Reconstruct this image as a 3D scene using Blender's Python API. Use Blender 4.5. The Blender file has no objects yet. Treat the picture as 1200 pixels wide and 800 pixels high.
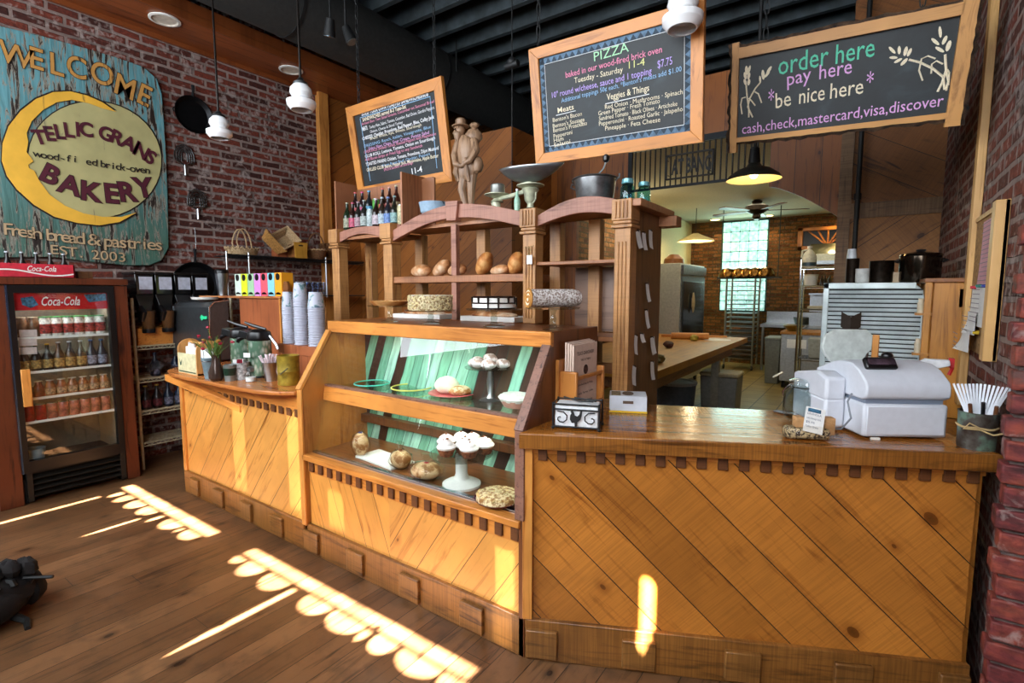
import bpy, math, random
from mathutils import Vector, Matrix
R = random.Random(7)
S = bpy.context.scene
COL = S.collection
PI = math.pi
def V(*a): return Vector(a)
# ---------------------------------------------------------------- camera
CAMZ, FPX, YAW, PITCH = 1.55, 596.5, .6105, .0966
cd = bpy.data.cameras.new('camera'); cam = bpy.data.objects.new('camera', cd); COL.objects.link(cam)
cam.location = (0, 0, CAMZ); cam.rotation_euler = (PI/2-PITCH, 0, YAW)
cd.sensor_width = 36; cd.lens = 36*FPX/1200; cd.clip_start = .02; cd.clip_end = 100
S.camera = cam
fw = V(-math.sin(YAW)*math.cos(PITCH), math.cos(YAW)*math.cos(PITCH), -math.sin(PITCH))
rt = V(math.cos(YAW), math.sin(YAW), 0); upv = rt.cross(fw)
CP = V(0, 0, CAMZ)
def on(x, y, ax, val):
    r = fw+rt*((x-600)/FPX)-upv*((y-400)/FPX); return CP+r*((val-CP[ax])/r[ax])
def atX(x, y, v): return on(x, y, 0, v)
def atY(x, y, v): return on(x, y, 1, v)
def atZ(x, y, v): return on(x, y, 2, v)
# ---------------------------------------------------------------- materials
MATS = {}
def rgb(h):
    if isinstance(h, str):
        h = h.lstrip('#'); c = [int(h[i:i+2], 16)/255 for i in (0, 2, 4)]
        return tuple(x/12.92 if x <= .04045 else ((x+.055)/1.055)**2.4 for x in c)+(1,)
    return tuple(h)[:3]+(1,)
class NT:
    def __init__(s, name):
        s.m = bpy.data.materials.new(name); s.m.use_nodes = True; s.t = s.m.node_tree; s.n = s.t.nodes; s.l = s.t.links
        s.n.clear(); s.out = s.add('ShaderNodeOutputMaterial'); s.b = s.add('ShaderNodeBsdfPrincipled')
        s.l.new(s.b.outputs[0], s.out.inputs[0])
    def add(s, t, **k):
        n = s.n.new(t)
        for a, v in k.items(): setattr(n, a, v)
        return n
    def put(s, inp, v):
        if hasattr(v, 'is_linked'): s.l.new(v, inp)
        elif v is not None: inp.default_value = v
    def math(s, op, a, b=None, c=None, clamp=False):
        n = s.add('ShaderNodeMath', operation=op, use_clamp=clamp)
        s.put(n.inputs[0], a)
        if b is not None: s.put(n.inputs[1], b)
        if c is not None: s.put(n.inputs[2], c)
        return n.outputs[0]
    def dot(s, a, v):
        n = s.add('ShaderNodeVectorMath', operation='DOT_PRODUCT'); s.put(n.inputs[0], a); n.inputs[1].default_value = tuple(v); return n.outputs['Value']
    def comb(s, x, y, z=0.):
        n = s.add('ShaderNodeCombineXYZ'); s.put(n.inputs[0], x); s.put(n.inputs[1], y); s.put(n.inputs[2], z); return n.outputs[0]
    def mix(s, f, a, b, mode='MIX'):
        n = s.add('ShaderNodeMix', data_type='RGBA', blend_type=mode); s.put(n.inputs[0], f); s.put(n.inputs[6], a); s.put(n.inputs[7], b); return n.outputs[2]
    def ramp(s, f, stops, interp='LINEAR'):
        n = s.add('ShaderNodeValToRGB'); n.color_ramp.interpolation = interp; e = n.color_ramp.elements
        while len(e) < len(stops): e.new(.5)
        for i, (p, c) in enumerate(stops): e[i].position = p; e[i].color = c if len(c) == 4 else rgb(c)
        s.put(n.inputs[0], f); return n.outputs[0]
    def noise(s, vec, scale=5., detail=4., dist=0., rough=.55):
        n = s.add('ShaderNodeTexNoise'); s.put(n.inputs['Vector'], vec); n.inputs['Scale'].default_value = scale
        n.inputs['Detail'].default_value = detail; n.inputs['Distortion'].default_value = dist; n.inputs['Roughness'].default_value = rough
        return n.outputs[0]
    def bump(s, h, strength=.3, dist=.01):
        n = s.add('ShaderNodeBump'); n.inputs['Strength'].default_value = strength; n.inputs['Distance'].default_value = dist
        s.put(n.inputs['Height'], h); s.l.new(n.outputs[0], s.b.inputs['Normal'])
    def obj(s): return s.add('ShaderNodeTexCoord').outputs['Object']
    def pos(s): return s.add('ShaderNodeNewGeometry').outputs['Position']
    def scl(s, vec, v):
        n = s.add('ShaderNodeVectorMath', operation='MULTIPLY'); s.put(n.inputs[0], vec); n.inputs[1].default_value = tuple(v); return n.outputs[0]
G0, G1 = (0, 0, 0, 1), (1, 1, 1, 1)
def plain(name, col, rough=.5, metal=0., **k):
    name = name+(col[1:] if isinstance(col, str) else '')
    if name in MATS: return MATS[name]
    t = NT(name); t.b.inputs['Base Color'].default_value = rgb(col); t.b.inputs['Roughness'].default_value = rough; t.b.inputs['Metallic'].default_value = metal
    var = k.pop('var', .12); vs = k.pop('vs', 30.)
    if var:
        n = t.noise(t.obj(), vs, 3.)
        c = rgb(col); lo = tuple(x*(1-var*1.6) for x in c[:3])+(1,); hi = tuple(min(1, x*(1+var)) for x in c[:3])+(1,)
        t.put(t.b.inputs['Base Color'], t.ramp(n, [(.3, lo), (.7, hi)]))
    bmp = k.pop('bump', 0)
    if bmp: t.bump(t.noise(t.obj(), vs*2, 4.), bmp, .004)
    for a, v in k.items(): t.b.inputs[a.replace('_', ' ')].default_value = v
    MATS[name] = t.m; return t.m
def glass(name, col=(1, 1, 1, 1), rough=0., ior=1.45, thin=False):
    if name in MATS: return MATS[name]
    t = NT(name); t.b.inputs['Base Color'].default_value = rgb(col)
    if thin:   # window pane: mirror-like coat over clear transmission without bending
        t.n.remove(t.b); tr = t.add('ShaderNodeBsdfTransparent'); tr.inputs[0].default_value = rgb(col)
        gl = t.add('ShaderNodeBsdfGlossy'); gl.inputs['Roughness'].default_value = rough; ge = t.add('ShaderNodeNewGeometry'); dt = t.add('ShaderNodeVectorMath', operation='DOT_PRODUCT'); t.l.new(ge.outputs['Incoming'], dt.inputs[0]); t.l.new(ge.outputs['Normal'], dt.inputs[1])
        f0 = ((ior-1)/(ior+1))**2; fz = t.math('ADD', f0, t.math('MULTIPLY', t.math('POWER', t.math('SUBTRACT', 1., t.math('ABSOLUTE', dt.outputs['Value']), clamp=True), 5.), 1-f0))
        mx = t.add('ShaderNodeMixShader'); t.l.new(fz, mx.inputs[0]); t.l.new(tr.outputs[0], mx.inputs[1]); t.l.new(gl.outputs[0], mx.inputs[2]); t.l.new(mx.outputs[0], t.out.inputs[0])
    else:
        t.b.inputs['Transmission Weight'].default_value = 1.; t.b.inputs['Roughness'].default_value = rough; t.b.inputs['IOR'].default_value = ior
    MATS[name] = t.m; return t.m
def glow(name, col, strength):
    if name in MATS: return MATS[name]
    t = NT(name); t.b.inputs['Base Color'].default_value = rgb(col); t.b.inputs['Emission Color'].default_value = rgb(col); t.b.inputs['Emission Strength'].default_value = strength
    MATS[name] = t.m; return t.m
AX = {'x': (1, 0, 0), 'y': (0, 1, 0), 'z': (0, 0, 1)}
def wood(name, dark, light, axis='x', rough=.4, scale=1., wear=0., saw=0.):
    if name in MATS: return MATS[name]
    t = NT(name); o = t.obj()
    k = [16*scale]*3; k['xyz'.index(axis)] = 1.3*scale
    n = t.noise(t.scl(o, k), 1.6, 7., .8, .62)
    n2 = t.noise(o, 3.1*scale, 3.)
    c = t.ramp(n, [(.3, rgb(dark)), (.47, rgb(light)), (.6, rgb(light)), (.75, rgb(dark))])
    c = t.mix(.55, c, t.ramp(n2, [(.3, (.45, .38, .32, 1)), (.7, (1.15, 1.12, 1.1, 1))]), 'MULTIPLY')
    if saw:
        ks = [2.]*3; ks['xyz'.index(axis)] = 90.
        c = t.mix(saw, c, t.ramp(t.noise(t.scl(o, ks), 1.5, 3.), [(.42, (.35, .3, .25, 1)), (.58, (1, 1, 1, 1))]), 'MULTIPLY')
    t.put(t.b.inputs['Base Color'], c); t.b.inputs['Roughness'].default_value = rough
    t.bump(n, .25, .004); MATS[name] = t.m; return t.m
def boards(name, u, v, width, dark, light, rough=.45, seam=.004, space='obj', knots=.5, length=0., vary=.5, saw=0., dirt=0.):
    if name in MATS: return MATS[name]
    t = NT(name); o = t.obj() if space == 'obj' else t.pos()
    a = t.dot(o, u); b = t.dot(o, v); q = t.math('DIVIDE', a, width); fl = t.math('FLOOR', q); fr = t.math('FRACT', q)
    wn = t.add('ShaderNodeTexWhiteNoise', noise_dimensions='1D'); t.put(wn.inputs['W'], fl); rnd = wn.outputs['Value']
    n = t.noise(t.comb(t.math('MULTIPLY', a, 15.), t.math('MULTIPLY', b, 1.1), t.math('MULTIPLY', rnd, 37.)), 1.5, 7., 1.1, .62)
    c = t.ramp(n, [(.28, rgb(dark)), (.45, rgb(light)), (.6, rgb(light)), (.78, rgb(dark))])
    c = t.mix(vary, c, t.ramp(rnd, [(0, (.45, .4, .36, 1)), (1, (1.2, 1.2, 1.2, 1))]), 'MULTIPLY')
    c = t.mix(.45, c, t.ramp(t.noise(o, 2.3, 3.), [(.3, (.5, .42, .35, 1)), (.7, (1.15, 1.12, 1.1, 1))]), 'MULTIPLY')
    if saw: c = t.mix(saw, c, t.ramp(t.noise(t.comb(t.math('MULTIPLY', a, 2.), t.math('MULTIPLY', b, 90.), rnd), 1.5, 3.), [(.4, (.45, .4, .35, 1)), (.58, (1, 1, 1, 1))]), 'MULTIPLY')
    if knots:
        vo = t.add('ShaderNodeTexVoronoi', voronoi_dimensions='2D'); t.put(vo.inputs['Vector'], t.comb(t.math('MULTIPLY', a, 1.), t.math('MULTIPLY', b, .62), 0.)); vo.inputs['Scale'].default_value = 3.4; vo.inputs['Randomness'].default_value = 1.
        d = vo.outputs['Distance']; wn2 = t.add('ShaderNodeTexWhiteNoise', noise_dimensions='3D'); t.put(wn2.inputs['Vector'], vo.outputs['Position'])
        size = t.math('MULTIPLY', t.math('SUBTRACT', wn2.outputs['Value'], 1-knots), .14)
        dd = t.math('SUBTRACT', d, size)
        c = t.mix(t.math('MULTIPLY', t.math('LESS_THAN', dd, .0), .85), c, rgb('#2a1206'))
        halo = t.math('SUBTRACT', 1., t.math('MULTIPLY', t.math('ABSOLUTE', dd), 12.), clamp=True)
        halo = t.math('MULTIPLY', halo, t.math('GREATER_THAN', size, 0.))
        c = t.mix(t.math('MULTIPLY', halo, .55), c, rgb(dark))
    if dirt: c = t.mix(t.math('MULTIPLY', t.ramp(t.noise(o, 7., 6.), [(.5, G0), (.75, G1)]), dirt), c, (.02, .015, .01, 1))
    e = t.math('MINIMUM', fr, t.math('SUBTRACT', 1., fr)); g = t.math('LESS_THAN', e, seam/width/2)
    if length:
        q2 = t.math('ADD', t.math('DIVIDE', b, length), t.math('MULTIPLY', rnd, 5.3)); f2 = t.math('FRACT', q2)
        g = t.math('MAXIMUM', g, t.math('LESS_THAN', f2, seam/length*.8))
    c = t.mix(g, c, (.012, .006, .003, 1))
    t.put(t.b.inputs['Base Color'], c); t.b.inputs['Roughness'].default_value = rough
    t.bump(t.math('SUBTRACT', t.math('MULTIPLY', n, .3), g), .5, .004); MATS[name] = t.m; return t.m
def brick(name, u, v, c1, c2, mortar, w=.215, h=.073, m=.011, white=.35, rough=.85, odd=None):
    if name in MATS: return MATS[name]
    t = NT(name); p = t.pos(); wob = t.noise(p, 7., 2.)
    a = t.math('ADD', t.dot(p, u), t.math('MULTIPLY', wob, .02)); b = t.math('ADD', t.dot(p, v), t.math('MULTIPLY', t.noise(p, 5., 2.), .022))
    bt = t.add('ShaderNodeTexBrick'); t.put(bt.inputs['Vector'], t.comb(a, b)); bt.inputs['Scale'].default_value = 1.
    bt.inputs['Brick Width'].default_value = w; bt.inputs['Row Height'].default_value = h; bt.inputs['Mortar Size'].default_value = m; bt.inputs['Mortar Smooth'].default_value = .3; bt.inputs['Bias'].default_value = -.1
    bt.inputs['Color1'].default_value = (0, 0, 0, 1); bt.inputs['Color2'].default_value = (1, 1, 1, 1); bt.inputs['Mortar'].default_value = (.5, .5, .5, 1)
    n = t.noise(p, 38., 6.); n3 = t.noise(p, 3.2, 4.)
    c = t.ramp(bt.outputs['Color'], [(0., rgb(c1)), (.55, rgb(c2)), (.93, rgb(c2)), (1., rgb(odd or c2))])
    c = t.mix(.75, c, t.ramp(n, [(.3, (.3, .27, .27, 1)), (.62, (1.25, 1.2, 1.2, 1))]), 'MULTIPLY')
    mc = t.mix(t.ramp(n3, [(.35, G0), (.65, G1)]), rgb(mortar), tuple(x*.4 for x in rgb(mortar)[:3])+(1,))
    c = t.mix(bt.outputs['Fac'], c, mc)
    c = t.mix(t.math('MULTIPLY', t.ramp(t.math('MULTIPLY', t.noise(p, 19., 5., .5), t.math('ADD', n3, .5)), [(.52, G0), (.66, G1)]), white), c, rgb('#b5a6a0'))
    t.put(t.b.inputs['Base Color'], c); t.b.inputs['Roughness'].default_value = rough
    t.bump(t.math('ADD', t.math('MULTIPLY', bt.outputs['Fac'], -1.), t.math('MULTIPLY', n, .35)), .9, .012)
    MATS[name] = t.m; return t.m
# ---------------------------------------------------------------- mesh builder
class MB:
    def __init__(s): s.v = []; s.f = []; s.M = Matrix()
    def add(s, vs, fs):
        n = len(s.v); s.v += [s.M@Vector(p) for p in vs]; s.f += [tuple(i+n for i in f) for f in fs]; return s
    def box(s, c, d, rz=0., rot=None):
        x, y, z = d[0]/2, d[1]/2, d[2]/2; m = rot if rot is not None else Matrix.Rotation(rz, 3, 'Z'); c = Vector(c)
        vs = [c+m@V(a*x, b*y, e*z) for a in (-1, 1) for b in (-1, 1) for e in (-1, 1)]
        return s.add(vs, [(0, 1, 3, 2), (4, 6, 7, 5), (0, 4, 5, 1), (2, 3, 7, 6), (0, 2, 6, 4), (1, 5, 7, 3)])
    def b2(s, a, b):
        return s.box([(a[i]+b[i])/2 for i in range(3)], [abs(b[i]-a[i]) for i in range(3)])
    def ring(s, rings, close=True, cap=True):
        k = len(rings[0]); vs = [p for r in rings for p in r]; fs = []
        for i in range(len(rings)-1):
            for j in range(k if close else k-1):
                fs.append((i*k+j, i*k+(j+1) % k, (i+1)*k+(j+1) % k, (i+1)*k+j))
        if cap: fs.append(tuple(reversed(range(k)))); fs.append(tuple(range((len(rings)-1)*k, len(rings)*k)))
        return s.add(vs, fs)
    def lathe(s, prof, c=(0, 0, 0), seg=20, axis=(0, 0, 1), cap=True, squash=1.):
        q = Vector((0, 0, 1)).rotation_difference(Vector(axis)); c = Vector(c)
        return s.ring([[c+q@V(r*math.cos(2*PI*j/seg), r*squash*math.sin(2*PI*j/seg), z) for j in range(seg)] for r, z in prof], cap=cap)
    def cyl(s, p0, p1, r0, r1=None, seg=14, cap=True):
        p0, p1 = Vector(p0), Vector(p1); r1 = r0 if r1 is None else r1; q = V(0, 0, 1).rotation_difference(p1-p0)
        return s.ring([[p+q@V(r*math.cos(2*PI*j/seg), r*math.sin(2*PI*j/seg), 0) for j in range(seg)] for p, r in ((p0, r0), (p1, r1))], cap=cap)
    def tube(s, pts, r, seg=8, closed=False):
        pts = [Vector(p) for p in pts]; rs = r if isinstance(r, (list, tuple)) else [r]*len(pts); rings = []
        if closed: pts = pts+[pts[0]]; rs = list(rs)+[rs[0]]
        prev = None
        for i, p in enumerate(pts):
            a = pts[i-1] if i else (pts[-2] if closed else p); b = pts[i+1] if i < len(pts)-1 else (pts[1] if closed else p)
            d = (b-a); d = d.normalized() if d.length > 1e-9 else V(0, 0, 1)
            if prev is None:
                h = V(0, 0, 1) if abs(d.z) < .9 else V(1, 0, 0); n = d.cross(h).normalized()
            else:
                n = prev-d*prev.dot(d); n = n.normalized() if n.length > 1e-9 else d.orthogonal().normalized()
            prev = n; bn = d.cross(n)
            rings.append([p+(n*math.cos(2*PI*j/seg)+bn*math.sin(2*PI*j/seg))*rs[i] for j in range(seg)])
        return s.ring(rings, cap=not closed)
    def prism(s, poly, t, o=(0, 0, 0), u=(1, 0, 0), v=(0, 0, 1)):
        o, u, v = Vector(o), Vector(u), Vector(v); n = u.cross(v).normalized(); k = len(poly)
        a = [o+u*x+v*y for x, y in poly]; b = [p+n*t for p in a]
        fs = [tuple(range(k)), tuple(range(2*k-1, k-1, -1))]+[(i, i+k, (i+1) % k+k, (i+1) % k) for i in range(k)]
        return s.add(a+b, fs)
    def ell(s, c, r, seg=14, rings=8, rot=None, jit=0.):
        c = Vector(c); m = rot if rot is not None else Matrix.Identity(3); vs = []
        for i in range(rings+1):
            th = PI*i/rings
            for j in range(seg):
                ph = 2*PI*j/seg; k = 1+jit*(R.random()-.5) if 0 < i < rings else 1
                vs.append(c+m@V(r[0]*math.sin(th)*math.cos(ph)*k, r[1]*math.sin(th)*math.sin(ph)*k, r[2]*math.cos(th)*k))
        fs = [(i*seg+j, (i+1)*seg+j, (i+1)*seg+(j+1) % seg, i*seg+(j+1) % seg) for i in range(rings) for j in range(seg)]
        return s.add(vs, fs)
    def grid(s, fn, nu, nv):
        vs = [fn(i/nu, j/nv) for i in range(nu+1) for j in range(nv+1)]
        return s.add(vs, [(i*(nv+1)+j, (i+1)*(nv+1)+j, (i+1)*(nv+1)+j+1, i*(nv+1)+j+1) for i in range(nu) for j in range(nv)])
def obj(name, mb, mat, parent=None, loc=None, bevel=0., smooth=True, label=None, rz=0.):
    me = bpy.data.meshes.new(name); me.from_pydata([tuple(p) for p in mb.v], [], mb.f); me.validate(); me.update()
    if smooth:
        me.shade_smooth(); me.set_sharp_from_angle(angle=.6)
    o = bpy.data.objects.new(name, me); COL.objects.link(o)
    for m in (mat if isinstance(mat, (list, tuple)) else [mat]): me.materials.append(m)
    if parent: o.parent = parent
    if loc is not None: o.location = loc
    if rz: o.rotation_euler.z = rz
    if bevel:
        b = o.modifiers.new('bevel', 'BEVEL'); b.width = bevel; b.segments = 2; b.limit_method = 'ANGLE'; b.angle_limit = .7
    if label: o['label'] = label
    return o
def W(p, parent):  # world coordinates into the frame of an unrotated thing
    return parent.location
def wobj(name, mb, mat, parent, **k):   # mesh written in world coordinates, hung under an unrotated Empty
    if parent is not None:
        L = Vector(parent.location); par = parent.parent
        while par: L += Vector(par.location); par = par.parent
        mb.v = [p-L for p in mb.v]
    return obj(name, mb, mat, parent, **k)
def tag(o, label, cat, group=None, kind=None):
    if label: o['label'] = label
    if cat: o['category'] = cat
    if group: o['group'] = group
    if kind: o['kind'] = kind
    return o
def thing(name, label, cat, loc=(0, 0, 0), rz=0., group=None):
    o = bpy.data.objects.new(name, None); COL.objects.link(o); o.location = loc; o.rotation_euler = (0, 0, rz); o.empty_display_size = .05
    return tag(o, label, cat, group)
def single(name, mb, mat, label, cat, loc, group=None, **k):   # one-mesh thing; mb in local coordinates
    return tag(obj(name, mb, mat, None, loc, **k), label, cat, group)
def wsingle(name, mb, mat, label, cat, group=None, **k):       # one-mesh thing; mb in world coordinates
    n = len(mb.v); c = sum(mb.v, Vector())/n; c.z = min(p.z for p in mb.v); mb.v = [p-c for p in mb.v]
    return tag(obj(name, mb, mat, None, c, **k), label, cat, group)
def struct(name, mb, mat, **k):
    o = obj(name, mb, mat, None, **k); o['kind'] = 'structure'; return o
def dup(root, loc, rz=None, label=None, group=None):
    def cp(o, par):
        c = o.copy(); COL.objects.link(c); c.parent = par
        for ch in list(o.children): cp(ch, c)
        return c
    r = cp(root, None); r.location = loc
    if rz is not None: r.rotation_euler.z = rz
    if label: r['label'] = label
    if group: r['group'] = group
    return r
# ---------------------------------------------------------------- lettering
def text_geo(body, size=1., shear=0., res=2, bold=0., space=1.):
    cu = bpy.data.curves.new('t', 'FONT'); cu.body = body; cu.size = size; cu.resolution_u = res; cu.shear = shear; cu.offset = bold*size*.6; cu.space_character = space
    o = bpy.data.objects.new('t', cu); me = o.to_mesh(); vs = [v.co.copy() for v in me.vertices]; fs = [tuple(p.vertices) for p in me.polygons]
    o.to_mesh_clear(); bpy.data.objects.remove(o); bpy.data.curves.remove(cu); return vs, fs
def write(mb, body, size, o, u, v, fit=None, **k):
    """lay flat lettering from point o along u with height along v; fit = width in metres"""
    vs, fs = text_geo(body, size, **k)
    if not vs: return mb
    o, u, v = Vector(o), Vector(u), Vector(v); x0 = min(p.x for p in vs); x1 = max(p.x for p in vs); sx = fit/(x1-x0) if fit else 1.
    return mb.add([o+u*((p.x-x0)*sx)+v*p.y for p in vs], fs)
def write_arc(mb, body, size, fn, k=1., **kw):
    """one letter at a time along fn(t) -> (point, u, v), t in 0..1"""
    n = len(body)
    for i, ch in enumerate(body):
        if ch == ' ': continue
        p, u, v = fn(i/max(1, n-1)); vs, fs = text_geo(ch, size, **kw)
        if not vs: continue
        x0 = min(a.x for a in vs); x1 = max(a.x for a in vs); xm = (x0+x1)/2
        mb.add([p+u*((a.x-xm)*k)+v*a.y for a in vs], fs)
    return mb
def filled(outer, holes, t, o, u, v):
    """flat plate with holes, made solid"""
    cu = bpy.data.curves.new('f', 'CURVE'); cu.dimensions = '2D'; cu.fill_mode = 'BOTH'; cu.extrude = t/2
    for lp in [outer]+holes:
        sp = cu.splines.new('POLY'); sp.points.add(len(lp)-1); sp.use_cyclic_u = True
        for i, (x, y) in enumerate(lp): sp.points[i].co = (x, y, 0, 1)
    ob = bpy.data.objects.new('f', cu); me = ob.to_mesh(); mb = MB(); o, u, v = Vector(o), Vector(u), Vector(v); n = u.cross(v)
    mb.add([o+u*p.co.x+v*p.co.y+n*p.co.z for p in me.vertices], [tuple(p.vertices) for p in me.polygons])
    ob.to_mesh_clear(); bpy.data.objects.remove(ob); bpy.data.curves.remove(cu); return mb
def area(name, loc, size, energy, col, tgt, spread=PI):
    l = bpy.data.lights.new(name, 'AREA'); l.shape = 'RECTANGLE'; l.size, l.size_y = size; l.energy = energy; l.color = col[:3]; l.spread = spread
    o = bpy.data.objects.new(name, l); COL.objects.link(o); o.location = loc; o.rotation_euler = (Vector(tgt)-Vector(loc)).to_track_quat('-Z', 'Y').to_euler(); return o
def point(name, loc, energy, col, r=.05, spot=None, tgt=None):
    l = bpy.data.lights.new(name, 'SPOT' if spot else 'POINT'); l.energy = energy; l.color = col[:3]; l.shadow_soft_size = r
    if spot: l.spot_size = spot; l.spot_blend = .6
    o = bpy.data.objects.new(name, l); COL.objects.link(o); o.location = loc
    if tgt: o.rotation_euler = (Vector(tgt)-Vector(loc)).to_track_quat('-Z', 'Y').to_euler()
    return o
# ================================================================ the setting
XL, XR, YF, YP, YK, ZC, ZK = -5.5, .42, -1.3, 5.2, 12., 4.6, 3.1
m_floor = boards('floor_planks', (1, 0, 0), (0, 1, 0), .135, '#180d06', '#7c583a', rough=.3, seam=.0035, space='pos', knots=.36, length=2.4, vary=.6, dirt=.6)
m_brick = brick('red_brick', (0, 1, 0), (0, 0, 1), '#38140c', '#6e3020', '#8f7a72', m=.014, white=.5, odd='#b05a2c')
m_brickx = brick('red_brick_pier', (1, 0, 0), (0, 0, 1), '#4a1a14', '#7a3529', '#70595a', white=.4)
m_brickk = brick('kitchen_brick', (1, 0, 0), (0, 0, 1), '#5a3316', '#8a5a2a', '#5c4a2a', white=.1, odd='#a87030')
m_brickl = brick('kitchen_side_brick', (0, 1, 0), (0, 0, 1), '#5a3316', '#8a5a2a', '#5c4a2a', white=.1)
m_diag = boards('wall_boards_diagonal', (.60, 0, -.80), (.80, 0, .60), .16, '#5a2f10', '#a8662a', space='pos', knots=.3, rough=.5)
m_diag2 = boards('wall_boards_diagonal_return', (0, .6, -.8), (0, .8, .6), .16, '#5c3113', '#a0642c', space='pos', knots=.3, rough=.5)
m_vert = boards('wall_boards_upright', (1, 0, 0), (0, 0, 1), .2, '#54270a', '#a25c16', space='pos', knots=.4, rough=.5)
m_diag3 = boards('wall_boards_rough', (.5, 0, .86), (.86, 0, -.5), .24, '#462608', '#86521c', space='pos', knots=.5, rough=.6, saw=.3)
m_diag4 = boards('wall_boards_rough_low', (-.6, 0, .8), (.8, 0, .6), .2, '#522e10', '#9c6830', space='pos', knots=.5, rough=.6, saw=.3)
m_soffit = boards('soffit_boards', (1, 0, 0), (0, 1, 0), .25, '#5a2810', '#97532a', space='pos', knots=.1, rough=.4)
m_black = plain('ceiling_black', '#3c4549', .75, var=.3, vs=6.)
m_cream = plain('kitchen_cream', '#cdbf92', .8, var=.05)
m_creamc = plain('kitchen_ceiling', '#b9b39a', .85, var=.06)
m_trim = wood('pine_trim', '#8a4a18', '#c98a45', 'z', .45)
m_trimx = wood('pine_trim_level', '#8a4a18', '#c98a45', 'x', .45)
m_dtrim = wood('dark_trim', '#3a2010', '#6a4220', 'z', .5)
def tile_mat():
    t = NT('kitchen_tile'); p = t.pos(); b = t.add('ShaderNodeTexBrick'); b.offset = 0.; b.inputs['Scale'].default_value = 1.; b.inputs['Brick Width'].default_value = .31; b.inputs['Row Height'].default_value = .31; b.inputs['Mortar Size'].default_value = .008
    t.put(b.inputs['Vector'], t.scl(p, (1, 1, 1))); b.inputs['Color1'].default_value = rgb('#8a7848'); b.inputs['Color2'].default_value = rgb('#a08c58'); b.inputs['Mortar'].default_value = rgb('#2a2415')
    t.put(t.b.inputs['Base Color'], t.mix(.4, b.outputs['Color'], t.ramp(t.noise(p, 4., 4.), [(.3, (.4, .4, .4, 1)), (.7, (1.2, 1.2, 1.2, 1))]), 'MULTIPLY')); t.b.inputs['Roughness'].default_value = .35
    return t.m
struct('floor', MB().b2((XL-.7, YF-.1, -.1), (1.3, 3.6, 0)).b2((XL-.7, 3.6, -.1), (-3.6, 8.3, 0)), m_floor)
struct('floor_kitchen', MB().b2((-3.6, 3.6, -.1), (1.2, YK, 0)), tile_mat())
struct('wall_left', MB().b2((XL-.25, YF, 0), (XL, 3.83, ZC)), m_brick)
struct('wall_left_boards', MB().b2((XL-.25, 3.83, 0), (XL, 8.3, ZC)), m_diag2)
struct('wall_upper_back', MB().b2((XL-.2, 8.2, 0), (-3.5, 8.25, ZC)).b2((-3.5, 8.2, ZK+.06), (1.3, 8.25, ZC)), m_black)
struct('wall_upper_right', MB().b2((XR+.25, 2.3, 3.0), (1.3, 8.2, ZC)), m_black)
struct('trim_1', MB().b2((XL, 3.80, 0), (XL+.07, 3.93, 3.90)), m_trim, bevel=.004)
struct('trim_2', MB().b2((XL-.01, YF, 3.90), (-4.98, YP, 3.97)), m_soffit, bevel=.004)
struct('trim_3', MB().b2((XL, YF, 3.86), (XL+.03, 3.8, 3.90)).b2((-5.01, YF, 3.97), (-4.98, YP, 4.06)), m_soffit)
# ceiling: black deck on deep joists
c = MB().b2((XL-.3, YF-.1, ZC), (1.2, YK, ZC+.1))
y = .25
while y < 8.: c.b2((XL-.2, y, 4.33), (1.2, y+.055, ZC)); y += .37
struct('ceiling', c, m_black)
# the boarded partition between shop and kitchen
struct('wall_partition_left', MB().b2((XL, 4.4, 0), (-3.08, 4.46, 3.23)), m_diag)
struct('wall_partition_return', MB().b2((-3.14, 4.46, 0), (-3.08, YP, 3.23)), m_diag2)
struct('wall_partition_jamb', MB().b2((-3.08, YP, 0), (-2.75, YP+.06, 3.6)), m_vert)
hd = MB()
hd.b2((-2.75, YP, 2.55), (-2.13, YP+.06, 3.6)).b2((-2.13, YP, 3.03), (-.80, YP+.06, 3.6))
arc = [(-.80, 3.6)]+[(-.80+.58*i/12, 2.50-.34*(i/12)**1.35) for i in range(13)]+[(-.22, 3.6)]
hd.prism(arc, -.06, (0, YP, 0))
struct('wall_partition_header', hd, m_vert)
struct('wall_back_right', MB().b2((-.22, YP-.02, 2.28), (XR, YP+.06, 3.9)), m_diag3)
struct('wall_back_right_low', MB().b2((-.22, YP-.02, 0), (XR, YP+.06, 2.16)), m_diag4)
struct('trim_4', MB().b2((-.24, YP-.045, 2.16), (XR, YP-.005, 2.28)), wood('rough_trim', '#4a3220', '#80603f', 'x', .6, saw=.4))
struct('trim_5', MB().b2((-.26, YP-.05, 0), (-.17, YP+.06, 3.6)), wood('rough_trim_post', '#4a3220', '#80603f', 'z', .6, saw=.4))
struct('wall_right', MB().b2((XR, 2.3, 0), (XR+.25, YP+.1, ZC)), m_brick)
pr = MB(); pm_ = MB().b2((.405, 2.255, 0), (1.2, 2.31, ZC))
for k in range(60):
    x = .385+R.uniform(-.006, .006)+(.010 if k % 2 else 0); z = k*.077; first = True
    while x < 1.2:
        w_ = (.10 if (k % 2 and first) else .205)*R.uniform(.93, 1.05); pr.b2((x, 2.238+R.uniform(-.004, .004), z+.005), (min(x+w_, 1.2), 2.31, z+.069)); x += w_+.012; first = False
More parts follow.
